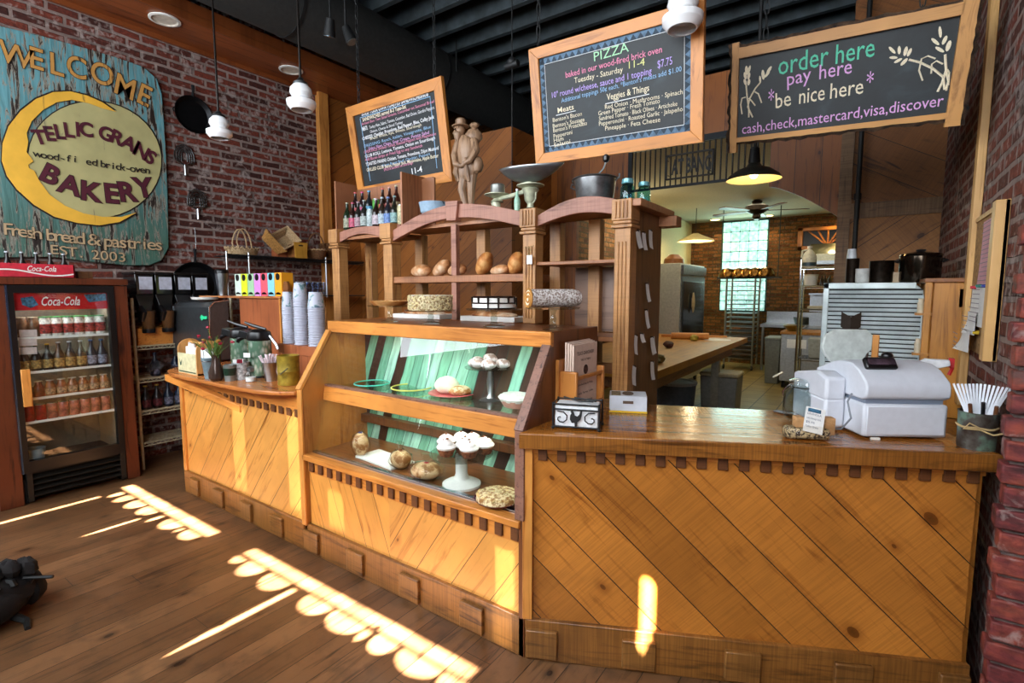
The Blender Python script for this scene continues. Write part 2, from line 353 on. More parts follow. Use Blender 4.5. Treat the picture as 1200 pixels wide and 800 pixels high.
def pier_mat():
    t = NT('worn_pier_brick'); p = t.pos(); n = t.noise(t.scl(p, (5, 5, 14)), 1.3, 3.); n2 = t.noise(p, 30., 6.)
    c = t.ramp(n, [(.3, '#3c1a1a'), (.45, '#6e2c2c'), (.6, '#8a4030'), (.75, '#5a3a34')]); c = t.mix(.7, c, t.ramp(n2, [(.3, (.35, .32, .32, 1)), (.62, (1.25, 1.2, 1.2, 1))]), 'MULTIPLY')
    c = t.mix(t.math('MULTIPLY', t.ramp(t.noise(p, 14., 5., .5), [(.60, G0), (.70, G1)]), .5), c, rgb('#b5a6a0')); t.put(t.b.inputs['Base Color'], c); t.b.inputs['Roughness'].default_value = .7; t.bump(n2, .7, .01); return t.m
struct('wall_right_pier', pr, pier_mat(), bevel=.006)
struct('wall_right_pier_mortar', pm_, plain('pier_mortar', '#5c4c48', .9, var=.3, bump=.5))
# kitchen shell
struct('wall_kitchen_back', MB().b2((-3.5, YK, 0), (1.2, YK+.1, ZK+.3)), m_brickk)
struct('wall_kitchen_left', MB().b2((-3.5, 8.2, 0), (-3.4, YK, ZK)), m_cream)
struct('wall_kitchen_left_brick', MB().b2((-3.5, YP, 0), (-3.4, 8.2, ZK)), m_brickl)
struct('wall_kitchen_right', MB().b2((1.1, YP, 0), (1.2, YK, ZK)), m_cream)
struct('ceiling_kitchen', MB().b2((-3.5, YP+.06, ZK), (1.2, YK, ZK+.05)), m_creamc)
struct('wall_kitchen_front', MB().b2((-3.5, YP+.06, 2.6), (-2.75, YP+.1, ZK)), m_cream)
# front wall of the shop, behind the viewer: unseen sun blocker, its cut-outs invented to shape the sun patches
def hole(x0, x1, y0, y1, kind='rect'):
    pts = []
    if kind == 'rect': pts = [(x0, y0), (x1, y0), (x1, y1), (x0, y1)]
    elif kind == 'scallop':
        xm, rx = (x0+x1)/2, (x1-x0)/2
        pts = [(x1, y1), (x0, y1)]+[(xm-rx*math.cos(PI*i/10)*(1 if i else 1), y1-(y1-y0)*(.25+.75*math.sin(PI*i/10))) for i in range(11)]
    elif kind == 'slit': pts = [((x0+x1)/2, y0), (x1, y0+(y1-y0)*.35), (x1, y1), (x0, y1), (x0, y0+(y1-y0)*.3)]
    out = []
    for x, y in pts:
        t = y-YF; out.append((x-.1*t, .8*t))
    return out
H = [hole(-4.80, -3.37, 1.43, 1.51), hole(-2.98, -1.24, 1.455, 1.53)]
for xc, w, y0, y1 in ((-4.66, .07, 1.30, 1.40), (-4.52, .12, 1.29, 1.412), (-4.33, .16, 1.30, 1.412), (-4.13, .17, 1.31, 1.412), (-3.94, .035, 1.29, 1.40), (-3.76, .19, 1.31, 1.415), (-3.62, .03, 1.33, 1.40), (-3.49, .17, 1.32, 1.415),
                      (-2.93, .10, 1.36, 1.43), (-2.77, .17, 1.32, 1.44), (-2.54, .19, 1.32, 1.44), (-2.18, .20, 1.33, 1.44), (-1.945, .22, 1.33, 1.44), (-1.80, .04, 1.34, 1.43), (-1.68, .14, 1.34, 1.44), (-1.47, .23, 1.34, 1.44), (-1.28, .12, 1.34, 1.44)):
    H.append(hole(xc-w/2, xc+w/2, y0, y1, 'scallop' if w > .05 else 'slit'))
H += [hole(-4.735, -4.70, .35, 1.27, 'slit'), hole(-4.04, -4.015, .96, 1.29, 'slit'), hole(-2.40, -2.365, .80, 1.42, 'slit')]
def onwall(x, y, z): t = y-YF; return (x-.1*t, z+.8*t)
cx, z0 = onwall(-.674, 1.905, .07); _, z1 = onwall(-.674, 1.905, .41)
H.append([(cx, z0), (cx+.018, z0+.06), (cx+.02, z1-.02), (cx+.01, z1), (cx-.01, z1), (cx-.02, z1-.02), (cx-.018, z0+.06)])
for xc, w_, za, zb in ((-3.47, .16, .20, .78), (-2.82, .12, .22, .84), (-2.42, .14, .22, .44), (-1.235, .10, .0, .45)):
    for k in range(6):
        cx, z0 = onwall(xc-w_/2+w_*(k+.5)/6, 1.70, za); _, z1 = onwall(xc, 1.70, zb); hw = .0008
        H.append([(cx-hw, z0), (cx+hw, z0), (cx+hw, z1), (cx-hw, z1)])
fwm = filled([(XL-.3, 0), (1.3, 0), (1.3, ZC), (XL-.3, ZC)], H, .01, (0, YF, 0), (1, 0, 0), (0, 0, 1))
struct('wall_front_sun_mask', fwm, plain('sun_mask_paint', '#6d7a66', .6), smooth=False)
struct('wall_side_entry', MB().b2((1.2, YF, 0), (1.3, 2.3, ZC)), m_brickx)
# ---------------------------------------------------------------- light
w = bpy.data.worlds.new('world'); S.world = w; w.use_nodes = True; bg = w.node_tree.nodes['Background']; bg.inputs[0].default_value = (.55, .7, 1, 1); bg.inputs[1].default_value = .6
sl = bpy.data.lights.new('sun', 'SUN'); sl.energy = 190; sl.angle = .008; sl.color = (1, .97, .93)
so = bpy.data.objects.new('sun', sl); COL.objects.link(so); so.rotation_euler = V(.1, 1, -.8).to_track_quat('-Z', 'Y').to_euler(); so.location = (0, -4, 5)
area('daylight_fill_left', (-3.4, YF+.05, 2.2), (4.2, 3.2), 440, (.86, .93, 1.), (-3.2, 3, 1.0))  # added fill lamp inside the closed front wall, stands in for daylight
area('daylight_fill_right', (-.3, YF+.05, 2.0), (1.8, 2.8), 170, (.9, .95, 1.), (-.6, 3, 1.0))  # second added daylight fill, before the same closed wall
S.view_settings.view_transform = 'Standard'; S.view_settings.look = 'None'; S.view_settings.gamma = 1; S.view_settings.exposure = 0.; S.view_settings.use_curve_mapping = False
try:
    S.cycles.use_denoising = True; S.cycles.max_bounces = 7; S.cycles.transparent_max_bounces = 16; S.cycles.transmission_bounces = 8; S.cycles.sample_clamp_indirect = 6.; S.cycles.caustics_refractive = False; S.cycles.caustics_reflective = False
except Exception: pass
# ================================================================ counters
m_pan_r = boards('counter_boards_falling', (.70, 0, .714), (.714, 0, -.70), .172, '#844612', '#c98236', rough=.3, seam=.004, knots=.45, vary=.45, saw=.3, dirt=.15)
m_pan_c = boards('coffee_counter_boards', (.768, 0, -.64), (.64, 0, .768), .185, '#a86420', '#ecaa56', rough=.33, seam=.004, knots=.45, vary=.25, dirt=.08)
m_pan_up = boards('counter_boards_rising', (.823, 0, -.568), (.568, 0, .823), .19, '#a86420', '#ecaa56', rough=.33, seam=.003, knots=.4, vary=.25, dirt=.08)
m_pan_dn = boards('counter_boards_steep', (.93, 0, .37), (.37, 0, -.93), .175, '#b06a20', '#eeaa52', rough=.35, seam=.003, knots=.2, vary=.25, dirt=.08)
m_base = wood('worn_base_oak', '#4c2c14', '#96642e', 'x', .35, 1., saw=.4)
m_baseend = wood('base_block_oak', '#4c2c12', '#8f6230', 'x', .35, 1.3, saw=.35)
m_fascia = wood('fascia_oak', '#55300f', '#9a6228', 'x', .3, 1., saw=.45)
m_top = wood('varnished_top', '#5e3210', '#a86828', 'x', .14, .8, saw=.25)
m_dent = wood('dentil_walnut', '#3e2210', '#6e4222', 'z', .5, 1., saw=.3)
m_honey = wood('honey_pine', '#a85c1c', '#df9a4c', 'z', .33)
m_honeyx = wood('honey_pine_level', '#a2581c', '#d98f42', 'x', .33)
m_ply = wood('side_panel_pine', '#8a4c1c', '#bd7c38', 'z', .4)
m_worn = wood('worn_edge', '#4a3430', '#8a6252', 'y', .5, 2.)
m_brown = wood('brown_board', '#4a2810', '#86532a', 'x', .35)
m_oldw = wood('old_mauve_oak', '#6c4032', '#a87460', 'x', .5, 1., saw=.2)
m_oak = wood('post_oak', '#7c4c24', '#b98650', 'z', .45, 1., saw=.15)
m_oakx = wood('shelf_oak', '#6e3e20', '#a87048', 'x', .45, 1., saw=.2)
m_gap = plain('shadow_gap', '#140c06', .9, var=0)
def base_blocks(par, xs, y, w=.134, z0=.02, z1=.142):
    for x in xs:
        obj('base_block', MB().box((x, y-.009, (z0+z1)/2), (w, .022, z1-z0)), m_baseend, par, bevel=.005)
def dentils(x0, x1, y, z0, z1, n, w):
    return (x0, x1, y, z0, z1, n, w)
def put_dentils(d, par, local=False):
    x0, x1, y, z0, z1, n, w = d; st = (x1-x0)/n; L = V(0, 0, 0) if local else Vector(par.location)
    o = obj('dentil', MB().box((0, 0, 0), (w, .012, z1-z0)), m_dent, par, V(x0+st*.5, y, (z0+z1)/2)-L, bevel=.002)
    for i in range(1, n):
        c = o.copy(); COL.objects.link(c); c.parent = par; c.location = V(x0+st*(i+.5), y, (z0+z1)/2)-L
# ---- service counter on the angle
CA = math.atan2(.722, 1.505); CB = V(-1.115, 1.69, 0)
def loc_r(x, y):
    d = V(x, y, 0)-CB; c, s = math.cos(CA), math.sin(CA); return (d.x*c+d.y*s, -d.x*s+d.y*c)
cr = thing('service_counter', 'long pine service counter with falling diagonal boards, beneath the cash register', 'counter', CB, CA)
obj('base_board', MB().b2((0, 0, 0), (1.66, .03, .177)), m_base, cr, bevel=.004)
base_blocks(cr, [.07+.398*i for i in range(4)], 0); base_blocks(cr, [1.605], 0, .10)
obj('front_panel', MB().b2((.03, .02, .177), (1.655, .045, .925)), m_pan_r, cr)
obj('corner_post', MB().b2((-.012, -.004, .18), (.03, .03, .925)), m_honey, cr, bevel=.003)
obj('end_panel', MB().b2((1.64, .02, 0), (1.655, .52, .91)), m_ply, cr)
put_dentils(dentils(.03, 1.66, .013, .866, .914, 21, .037), cr, True)
obj('frieze', MB().b2((.03, .012, .895), (1.66, .025, .924)), m_honeyx, cr)
poly = [(-.02, -.035), (1.67, -.035), (1.67, .515), loc_r(-.86, 2.46), loc_r(-1.12, 2.46), loc_r(-1.12, 1.70)]
top = MB(); top.prism([(a, b) for a, b in poly], .066, (0, 0, .924), (1, 0, 0), (0, 1, 0))
obj('countertop', top, m_top, cr, bevel=.005)
obj('countertop_edge', MB().b2((-.022, -.043, .926), (1.672, -.033, .990)), m_fascia, cr, bevel=.004)
# ---- left coffee counter
cl = thing('coffee_counter', 'pine coffee counter with rising diagonal boards and a bowed overhanging top', 'counter', (-3.5, 1.70, 0))
def L(mb): return mb
wobj('base_board', MB().b2((-4.30, 1.69, 0), (-2.712, 1.72, .172)), m_base, cl, bevel=.004)
for x in (-4.22, -3.85, -3.47, -3.10):
    wobj('base_block', MB().box((x+.11, 1.681, .082), (.134, .022, .122)), m_baseend, cl, bevel=.005)
wobj('front_panel', MB().b2((-4.28, 1.71, .172), (-2.71, 1.735, .93)), m_pan_c, cl)
wobj('corner_post', MB().b2((-4.305, 1.692, .172), (-4.262, 1.74, .950)), m_honey, cl, bevel=.003)
wobj('end_panel', MB().b2((-4.30, 1.74, 0), (-4.28, 2.34, .92)), m_ply, cl)
put_dentils(dentils(-4.24, -2.71, 1.704, .808, .856, 18, .045), cl)
wobj('frieze', MB().b2((-4.26, 1.700, .85), (-2.71, 1.735, .950)), m_honeyx, cl)
o_ = [(-2.712, 1.665), (-2.80, 1.60), (-2.95, 1.56), (-3.3, 1.537), (-3.83, 1.537), (-4.1, 1.555), (-4.25, 1.60), (-4.33, 1.68), (-4.36, 1.80), (-4.36, 2.36), (-2.712, 2.36)]
tp = MB().prism(o_, .025, (0, 0, .950), (1, 0, 0), (0, 1, 0)); wobj('countertop', tp, wood('counter_top_red', '#8a4418', '#c47a3e', 'x', .22), cl, bevel=.006)
br = MB(); a, b = V(-4.22, 1.57, .93), V(-3.42, 1.70, .775)
br.ring([[a+V(0, 0, .018), a+V(.03, .045, .018), a+V(.03, .045, -.03), a+V(0, 0, -.03)], [b+V(0, 0, .018), b+V(.03, .045, .018), b+V(.03, .045, -.03), b+V(0, 0, -.03)]])
wobj('brace', br, m_honeyx, cl, bevel=.003)
# ---- bakery display case
dc = thing('display_case', 'slant-fronted wooden bakery display case with two glass panes', 'display case', (-1.9, 2.0, 0))
def side(x0, x1, nm, mat):
    p = [(1.69, 0), (1.69, .985), (1.905, 1.31), (1.905, 1.378), (2.36, 1.378), (2.36, 0)]
    wobj(nm, MB().prism(p, x1-x0, (x0, 0, 0), (0, 1, 0), (0, 0, 1)), mat, dc, bevel=.003)
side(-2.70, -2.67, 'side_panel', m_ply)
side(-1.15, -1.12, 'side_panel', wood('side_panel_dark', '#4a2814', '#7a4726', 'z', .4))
for x in (-2.705, -1.16):
    e = MB(); w_ = .045 if x > -2 else .04
    A, B = V(x, 1.684, .98), V(x, 1.900, 1.312); n = V(0, -.016, .012)
    e.ring([[A, A+V(w_, 0, 0), A+V(w_, 0, 0)+n, A+n], [B, B+V(w_, 0, 0), B+V(w_, 0, 0)+n, B+n]])
    e.b2((x, 1.676, .61 if x > -2 else .17), (x+w_, 1.688, .985))
    wobj('edge_strip', e, m_worn if x > -2 else m_honey, dc, bevel=.002)
wobj('base_board', MB().b2((-2.70, 1.69, 0), (-1.12, 1.72, .176)), m_base, dc, bevel=.004)
for x in (-2.62, -2.22, -1.80, -1.40):
    wobj('base_block', MB().box((x, 1.681, .082), (.134, .022, .122)), m_baseend, dc, bevel=.005)
wobj('front_panel', MB().b2((-2.66, 1.71, .176), (-1.97, 1.735, .50)), m_pan_dn, dc, label='boards falling to the right')
wobj('front_panel', MB().b2((-1.97, 1.71, .176), (-1.13, 1.735, .50)), m_pan_up, dc, label='boards rising to the right')
wobj('frieze', MB().b2((-2.66, 1.704, .495), (-1.13, 1.735, .572)), m_honeyx, dc)
put_dentils(dentils(-2.66, -1.13, 1.698, .505, .56, 18, .040), dc)
wobj('sill', MB().b2((-2.68, 1.676, .570), (-1.14, 1.74, .602)), m_honeyx, dc, bevel=.004)
wobj('metal_channel', MB().b2((-2.67, 1.742, .600), (-1.15, 1.768, .610)), plain('channel_metal', '#b8c2cc', .25, 1., var=0), dc)
wobj('case_floor', MB().b2((-2.67, 1.74, .585), (-1.15, 2.30, .600)), m_brown, dc)
wobj('middle_rail', MB().box((-1.91, 1.843, .943), (1.52, .03, .086), rot=Matrix.Rotation(-.13, 3, 'X')), m_honeyx, dc, bevel=.005)
wobj('rail_lip', MB().box((-1.91, 1.855, .992), (1.52, .035, .012)), m_worn, dc, bevel=.002)
wobj('top_rail', MB().b2((-2.70, 1.893, 1.308), (-1.12, 1.925, 1.378)), m_honeyx, dc, bevel=.005)
wobj('case_top', MB().b2((-2.68, 1.92, 1.355), (-1.14, 2.36, 1.376)), wood('case_top_board', '#5e2f16', '#8f5530', 'x', .35), dc)
wobj('glass_shelf', MB().b2((-2.67, 1.87, .962), (-1.15, 2.14, .973)), glass('shelf_glass', (.86, .95, .90, 1), 0., 1.5, thin=True), dc)
def reflection_mat():  # green reflection of the case glass, put into the colour as slanted boards
    t = NT('green_reflection'); p = t.obj(); ang = .36
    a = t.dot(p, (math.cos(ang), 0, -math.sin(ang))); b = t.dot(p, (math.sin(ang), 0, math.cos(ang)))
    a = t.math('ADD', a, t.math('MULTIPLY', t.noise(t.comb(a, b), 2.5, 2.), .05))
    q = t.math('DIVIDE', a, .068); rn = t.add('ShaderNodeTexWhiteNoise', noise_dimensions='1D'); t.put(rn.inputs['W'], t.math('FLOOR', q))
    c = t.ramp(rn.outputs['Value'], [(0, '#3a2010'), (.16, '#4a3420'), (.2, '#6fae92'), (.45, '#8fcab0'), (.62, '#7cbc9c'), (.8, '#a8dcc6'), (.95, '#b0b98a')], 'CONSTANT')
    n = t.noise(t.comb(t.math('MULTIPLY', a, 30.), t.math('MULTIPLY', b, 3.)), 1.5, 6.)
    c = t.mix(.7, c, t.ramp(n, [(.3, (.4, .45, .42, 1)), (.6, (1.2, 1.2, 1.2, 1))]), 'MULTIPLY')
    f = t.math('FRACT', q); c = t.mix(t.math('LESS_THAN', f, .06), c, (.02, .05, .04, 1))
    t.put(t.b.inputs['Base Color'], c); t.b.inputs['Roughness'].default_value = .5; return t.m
wobj('reflection_panel', MB().b2((-2.67, 2.15, .60), (-1.15, 2.17, 1.355)), reflection_mat(), dc, label='green glass reflection painted as slanted boards')
wobj('back_rail', MB().b2((-2.67, 2.10, .715), (-1.15, 2.145, .765)), m_dtrim, dc, bevel=.003)
m_pane = glass('case_glass', (.97, .99, .98, 1), 0., 1.5, thin=True)
def sheet(x0, x1, A, B, t=.004):
    m = MB(); n = V(0, -t, t*.3); m.ring([[V(x0, *A), V(x1, *A), V(x1, *A)+n, V(x0, *A)+n], [V(x0, *B), V(x1, *B), V(x1, *B)+n, V(x0, *B)+n]]); return m
wobj('glass_pane', sheet(-2.66, -1.16, (1.757, .606), (1.842, .91)), m_pane, dc, label='lower slanted glass pane')
wobj('glass_pane', sheet(-2.66, -1.16, (1.852, .992), (1.906, 1.31)), m_pane, dc, label='upper slanted glass pane')
# swirl from the glass reflection, built as a dark tube on the panel
sw = MB(); pts = []
for i in range(26):
    a_ = i/25*2.6*PI; r_ = .012+.006*a_; pts.append(V(-1.235+r_*math.cos(a_+2.), 2.146, .86+r_*math.sin(a_+2.)))
sw.tube(pts, .006, 6); wobj('reflected_swirl', sw, plain('swirl_reflection', '#0f2a20', .6, var=0), dc)
# ---------------------------------------------------------------- bread shelf on the case
bs = thing('bread_shelf', 'tall open wooden bread shelf with arched rails behind the display case', 'shelf', (-2.1, 2.5, .90))
def post(x0, x1, z0, z1, nm='post', fl=True):
    m = MB().b2((x0, 2.35, z0), (x1, 2.43, z1-.10)); xm = (x0+x1)/2; w = x1-x0
    if fl:
        for k in range(3): m.b2((x0+w*(.2+.23*k), 2.344, z0+.03), (x0+w*(.2+.23*k)+w*.10, 2.351, z1-.20))
    m.b2((x0-.006, 2.338, z1-.115), (x1+.006, 2.44, z1-.10)); m.b2((x0-.012, 2.332, z1-.135), (x1+.012, 2.44, z1-.12))
    m.b2((x0-.010, 2.330, z1-.10), (x1+.010, 2.44, z1))
    if fl:
        for k in range(4): m.b2((x0+w*(.08+.23*k), 2.323, z1-.09), (x0+w*(.08+.23*k)+w*.12, 2.331, z1-.01))
    return m
wobj('post', post(-3.265, -3.185, 1.376 if 0 else .96, 2.005, fl=False), m_oak, bs, bevel=.003)
wobj('post', post(-2.705, -2.62, 1.378, 2.005, fl=False), m_oak, bs, bevel=.003)
wobj('post', post(-1.572, -1.49, 1.378, 1.998), m_oak, bs, bevel=.003)
wobj('post', post(-1.034, -.952, .981, 1.993), m_oak, bs, bevel=.003)
def archrail(x0, x1, zt0, ztm, zt1, zb0, zbm, zb1, pk=.5):
    n = 14; T = []; B = []
    for i in range(n+1):
        t = i/n; x = x0+(x1-x0)*t
        def cv(a, m, b):
            if t < pk: k = t/pk; return a+(m-a)*math.sin(k*PI/2)
            k = (t-pk)/(1-pk); return m+(b-m)*(1-math.cos(k*PI/2))
        T.append((x, cv(zt0, ztm, zt1))); B.append((x, cv(zb0, zbm, zb1)))
    return MB().prism(T+B[::-1], -.035, (0, 2.355, 0))
wobj('arched_rail', archrail(-3.19, -2.70, 1.98, 2.005, 1.99, 1.905, 1.955, 1.91), m_oldw, bs, bevel=.003)
wobj('arched_rail', archrail(-2.62, -1.57, 1.955, 2.075, 1.985, 1.885, 1.995, 1.905), m_oldw, bs, bevel=.003)
wobj('arched_rail', archrail(-1.49, -1.03, 1.955, 2.03, 2.0, 1.90, 1.95, 1.925, .6), m_oldw, bs, bevel=.003)
ks = MB().prism([(-2.128, 2.095), (-2.028, 2.09), (-2.043, 1.975), (-2.118, 1.978)], -.05, (0, 2.335, 0)); wobj('keystone', ks, m_oldw, bs, bevel=.003)
wobj('shelf_board', MB().b2((-2.62, 2.36, 1.610), (-1.57, 2.64, 1.652)), m_oakx, bs, bevel=.003)
wobj('shelf_board', MB().b2((-1.49, 2.36, 1.694), (-1.03, 2.64, 1.712)), m_oakx, bs, bevel=.003)
wobj('top_board', MB().b2((-3.2, 2.37, 1.925), (-2.62, 2.66, 1.945)).b2((-2.62, 2.40, 1.955), (-1.0, 2.66, 1.975)), m_oakx, bs)
wobj('center_post', MB().b2((-2.118, 2.375, 1.378), (-2.078, 2.41, 1.96)), m_oldw, bs, bevel=.002)
for x in (-3.2, -2.66, -2.10, -1.55, -1.30):
    wobj('rear_post', MB().b2((x, 2.60, .9 if x < -2.68 else 1.0), (x+.07, 2.66, 1.95)), m_oak, bs, bevel=.003)
wobj('lower_board', MB().b2((-1.49, 2.38, 1.30), (-.99, 2.62, 1.325)).b2((-1.49, 2.60, 1.10), (-1.0, 2.62, 1.16)), m_oakx, bs, bevel=.003)
wobj('side_board', MB().b2((-.99, 2.43, .70), (-.955, 2.80, 1.955)), wood('side_board_oak', '#4c2f14', '#7a5226', 'z', .45), bs, bevel=.003)
wobj('back_board', MB().b2((-1.40, 2.64, 1.33), (-1.0, 2.655, 1.69)), wood('grey_back_board', '#4a3630', '#8a6e5e', 'x', .35, .5), bs)
wobj('side_cap', MB().b2((-1.02, 2.34, 1.955), (-.90, 2.84, 1.99)).b2((-.965, 2.75, 1.90), (-.86, 2.84, 1.955)), m_oakx, bs, bevel=.003)
# ================================================================ left wall and coffee corner
def ft(px, py, z):
    p = atZ(px, py, z); return p, (p-CP).dot(fw)/FPX
m_iron = plain('cast_iron', '#121316', .45, .6, var=.2)
m_steel = plain('brushed_steel', '#a9adb0', .28, 1., var=.08)
m_steeld = plain('dull_steel', '#7c7f80', .4, 1., var=.2)
m_chrome = plain('chrome', '#d5d8da', .1, 1., var=0)
m_blackp = plain('black_plastic', '#0d0d0f', .3, var=0)
m_blackm = plain('matte_black', '#101112', .6, var=.1)
m_white = plain('white_paint', '#e8e6e0', .4, var=.04)
m_paper = plain('white_paper', '#ebeae6', .7, var=.05)
m_clear = glass('clear_glass', (.93, .96, .96, 1), .02, 1.3, thin=True)
m_cglass = glass('thick_glass', (.95, .98, .98, 1), 0., 1.5, thin=True)
XW = -5.452
# ---- welcome sign
def sign_paint():
    t = NT('peeling_sign_paint'); p = t.pos(); z = t.dot(p, (0, 0, 1))
    g = t.math('MULTIPLY', t.math('SUBTRACT', z, 2.0), .9, clamp=True)
    g = t.math('ADD', g, t.math('MULTIPLY', t.math('SUBTRACT', t.noise(p, 3., 3.), .5), .5), clamp=True)
    c = t.mix(g, rgb('#3f5f50'), rgb('#5d929a'))
    st = t.noise(t.scl(p, (1, 22, 2.2)), 1.3, 7., .8)
    c = t.mix(.6, c, t.ramp(st, [(.3, (.35, .4, .4, 1)), (.55, (1.1, 1.1, 1.1, 1))]), 'MULTIPLY')
    pe = t.math('MULTIPLY', t.noise(t.scl(p, (1, 14, 1.8)), 1.7, 8., 1.2, .68), t.math('ADD', .72, t.math('MULTIPLY', t.noise(p, 2.2, 3.), .6)))
    c = t.mix(t.ramp(pe, [(.50, G0), (.54, G1)]), c, rgb('#8c8476'))
    c = t.mix(t.ramp(pe, [(.55, G0), (.58, G1)]), c, rgb('#20130b'))
    t.put(t.b.inputs['Base Color'], c); t.b.inputs['Roughness'].default_value = .6; t.bump(st, .5, .01); return t.m
def worn(name, col, dark, amt=.62, sc=(1, 16, 2)):
    t = NT(name); p = t.pos(); n = t.noise(t.scl(p, sc), 1.5, 7., .8, .6)
    t.put(t.b.inputs['Base Color'], t.mix(t.ramp(n, [(amt, G0), (amt+.06, G1)]), t.mix(.35, rgb(col), t.ramp(t.noise(p, 6., 3.), [(.3, (.6, .6, .6, 1)), (.7, (1.2, 1.2, 1.2, 1))]), 'MULTIPLY'), rgb(dark))); t.b.inputs['Roughness'].default_value = .55; MATS[name] = t.m; return t.m
ws = thing('welcome_sign', 'big weathered teal wooden sign with a yellow crescent moon on the brick wall', 'sign', (-5.5, 1.5, 1.8))
def yz(px, py, x=XW): p = atX(px, py, x); return (p.y, p.z)
ol = [(.74, 1.88), (.80, 1.80)]+[yz(*p) for p in ((60, 301), (100, 306), (150, 311), (175, 311), (190, 305), (198, 290), (197, 230), (194, 160), (190, 110), (184, 92), (168, 78), (140, 68), (100, 56), (50, 42), (0, 30))]+[(.80, 3.6), (.74, 3.5)]
wobj('sign_board', MB().prism([(a, b) for a, b in ol], .045, (-5.497, 0, 0), (0, 1, 0), (0, 0, 1)), sign_paint(), ws, bevel=.006)
def flat(pts, x, nm, mat, t=.003, par=ws):
    return wobj(nm, MB().prism([yz(a, b, x) for a, b in pts], t, (x, 0, 0), (0, 1, 0), (0, 0, 1)), mat, par)
def ellp(cx, cy, rx, ry, n=40, a0=0, a1=2*PI, tilt=0):
    return [(cx+rx*math.cos(a0+(a1-a0)*i/n)*math.cos(tilt)-ry*math.sin(a0+(a1-a0)*i/n)*math.sin(tilt), cy+rx*math.cos(a0+(a1-a0)*i/n)*math.sin(tilt)+ry*math.sin(a0+(a1-a0)*i/n)*math.cos(tilt)) for i in range(n)]
m_moon = worn('moon_yellow', '#e6b03c', '#8a6a34', .66)
m_oval = worn('oval_olive', '#b0a874', '#78705a', .64)
m_ink = plain('sign_outline', '#1c120c', .6, var=0)
flat(ellp(111, 187, 79.5, 69.5, tilt=.10), XW, 'oval_outline', m_ink)
flat(ellp(111, 187, 78, 68, tilt=.10), XW+.003, 'oval_panel', m_oval)
cr_o = [(136, 131), (120, 120), (102, 112), (82, 107), (62, 108), (42, 116), (24, 130), (10, 148), (3, 168), (2, 188), (8, 206), (20, 222), (40, 240), (64, 254), (90, 261), (116, 264), (140, 260), (160, 249)]
cr_i = [(142, 254), (120, 254), (98, 250), (76, 241), (58, 228), (46, 212), (40, 200), (34, 197), (33, 193), (39, 189), (31, 178), (33, 166), (31, 156), (37, 142), (50, 129), (66, 120), (84, 117), (104, 121), (120, 127)]
flat([(a+(-1.5 if a < 90 else 1), b+(1.5 if b > 180 else -1.5)) for a, b in cr_o]+cr_i, XW+.005, 'moon_outline', m_ink)
flat(cr_o+cr_i, XW+.008, 'crescent_moon', m_moon, .004)
def signwrite(mb, chars, size_px, x=XW+.012, wx=1.1, **k):
    for ch, px, py, rot in chars:
        p = atX(px, py, x); s = (p-CP).dot(fw)/FPX*size_px*1.38; a = math.radians(rot)
        vs, fs = text_geo(ch, s, res=5, **k); 
        if not vs: continue
        xm = (min(q.x for q in vs)+max(q.x for q in vs))/2; ym = s*.36
        u = V(0, math.cos(a), math.sin(a)); v = V(0, -math.sin(a), math.cos(a)); mb.add([p+u*((q.x-xm)*wx)+v*(q.y-ym) for q in vs], fs)
    return mb
def line_chars(body, p0, p1, sag=0., r0=0, r1=0):
    n = len(body)-1; out = []
    for i, ch in enumerate(body):
        t = i/n; out.append((ch, p0[0]+(p1[0]-p0[0])*t, p0[1]+(p1[1]-p0[1])*t+sag*4*t*(1-t), r0+(r1-r0)*t))
    return [c for c in out if c[0] != ' ']
def lettering(nm, chars, size, mat, outline=True, bold=.02, lab=None, wx=1.1):
    if outline: wobj(nm+'_outline', signwrite(MB(), chars, size, XW+.011, wx, bold=bold+.03), m_ink, ws)
    wobj(nm, signwrite(MB(), chars, size, XW+.013, wx, bold=bold), mat, ws, label=lab)
WL = [('W', 19, 64, -5), ('E', 43, 68, -2), ('L', 67, 75, -2), ('C', 90, 78, -4), ('O', 120, 86, -8), ('M', 147, 101, -12), ('E', 170, 111, -16)]
lettering('welcome_lettering', WL, 25, worn('letter_gold', '#c08c48', '#4c3420', .6), wx=.82)
m_maroon = worn('letter_maroon', '#4e1626', '#241016', .6)
TG = [('T', 46, 160, 14), ('E', 58, 156, 12), ('L', 70, 154, 8), ('L', 81, 152, 4), ('I', 91, 151, 0), ('C', 101, 151, -2), ('G', 124, 156, -12), ('R', 138, 161, -18), ('A', 151, 167, -22), ('I', 160, 172, -24), ('N', 166, 177, -26), ('S', 177, 184, -28)]
lettering('name_lettering', TG, 16, m_maroon, False, .06, wx=.88)
for w_, a_, b_ in (('wood-fi', (44, 180), (88, 186)), ('ed', (104, 189), (111, 190)), ('brick-oven', (121, 192), (173, 199))): lettering('brick_oven_lettering', line_chars(w_, a_, b_, .5, -4, -6), 8, m_ink, False, .02)
BK = [('B', 60, 204, -24), ('A', 82, 216, -12), ('K', 108, 224, -4), ('E', 131, 226, 2), ('R', 150, 224, 8), ('Y', 168, 219, 10)]
lettering('bakery_lettering', BK, 22, m_maroon, True, .05, wx=.95)
m_cream_l = worn('letter_tan', '#b79b76', '#4a3a28', .62)
lettering('pastry_lettering', line_chars('Fresh bread & pastries', (10, 268), (186, 286), 2, 0, -2), 14, m_cream_l, True, .012)
lettering('year_lettering', line_chars('EST.', (64, 292), (95, 296), 0), 11, m_cream_l, True, .012)
lettering('year_lettering', line_chars('2003', (112, 298), (143, 301), 0), 11, m_cream_l, True, .012)
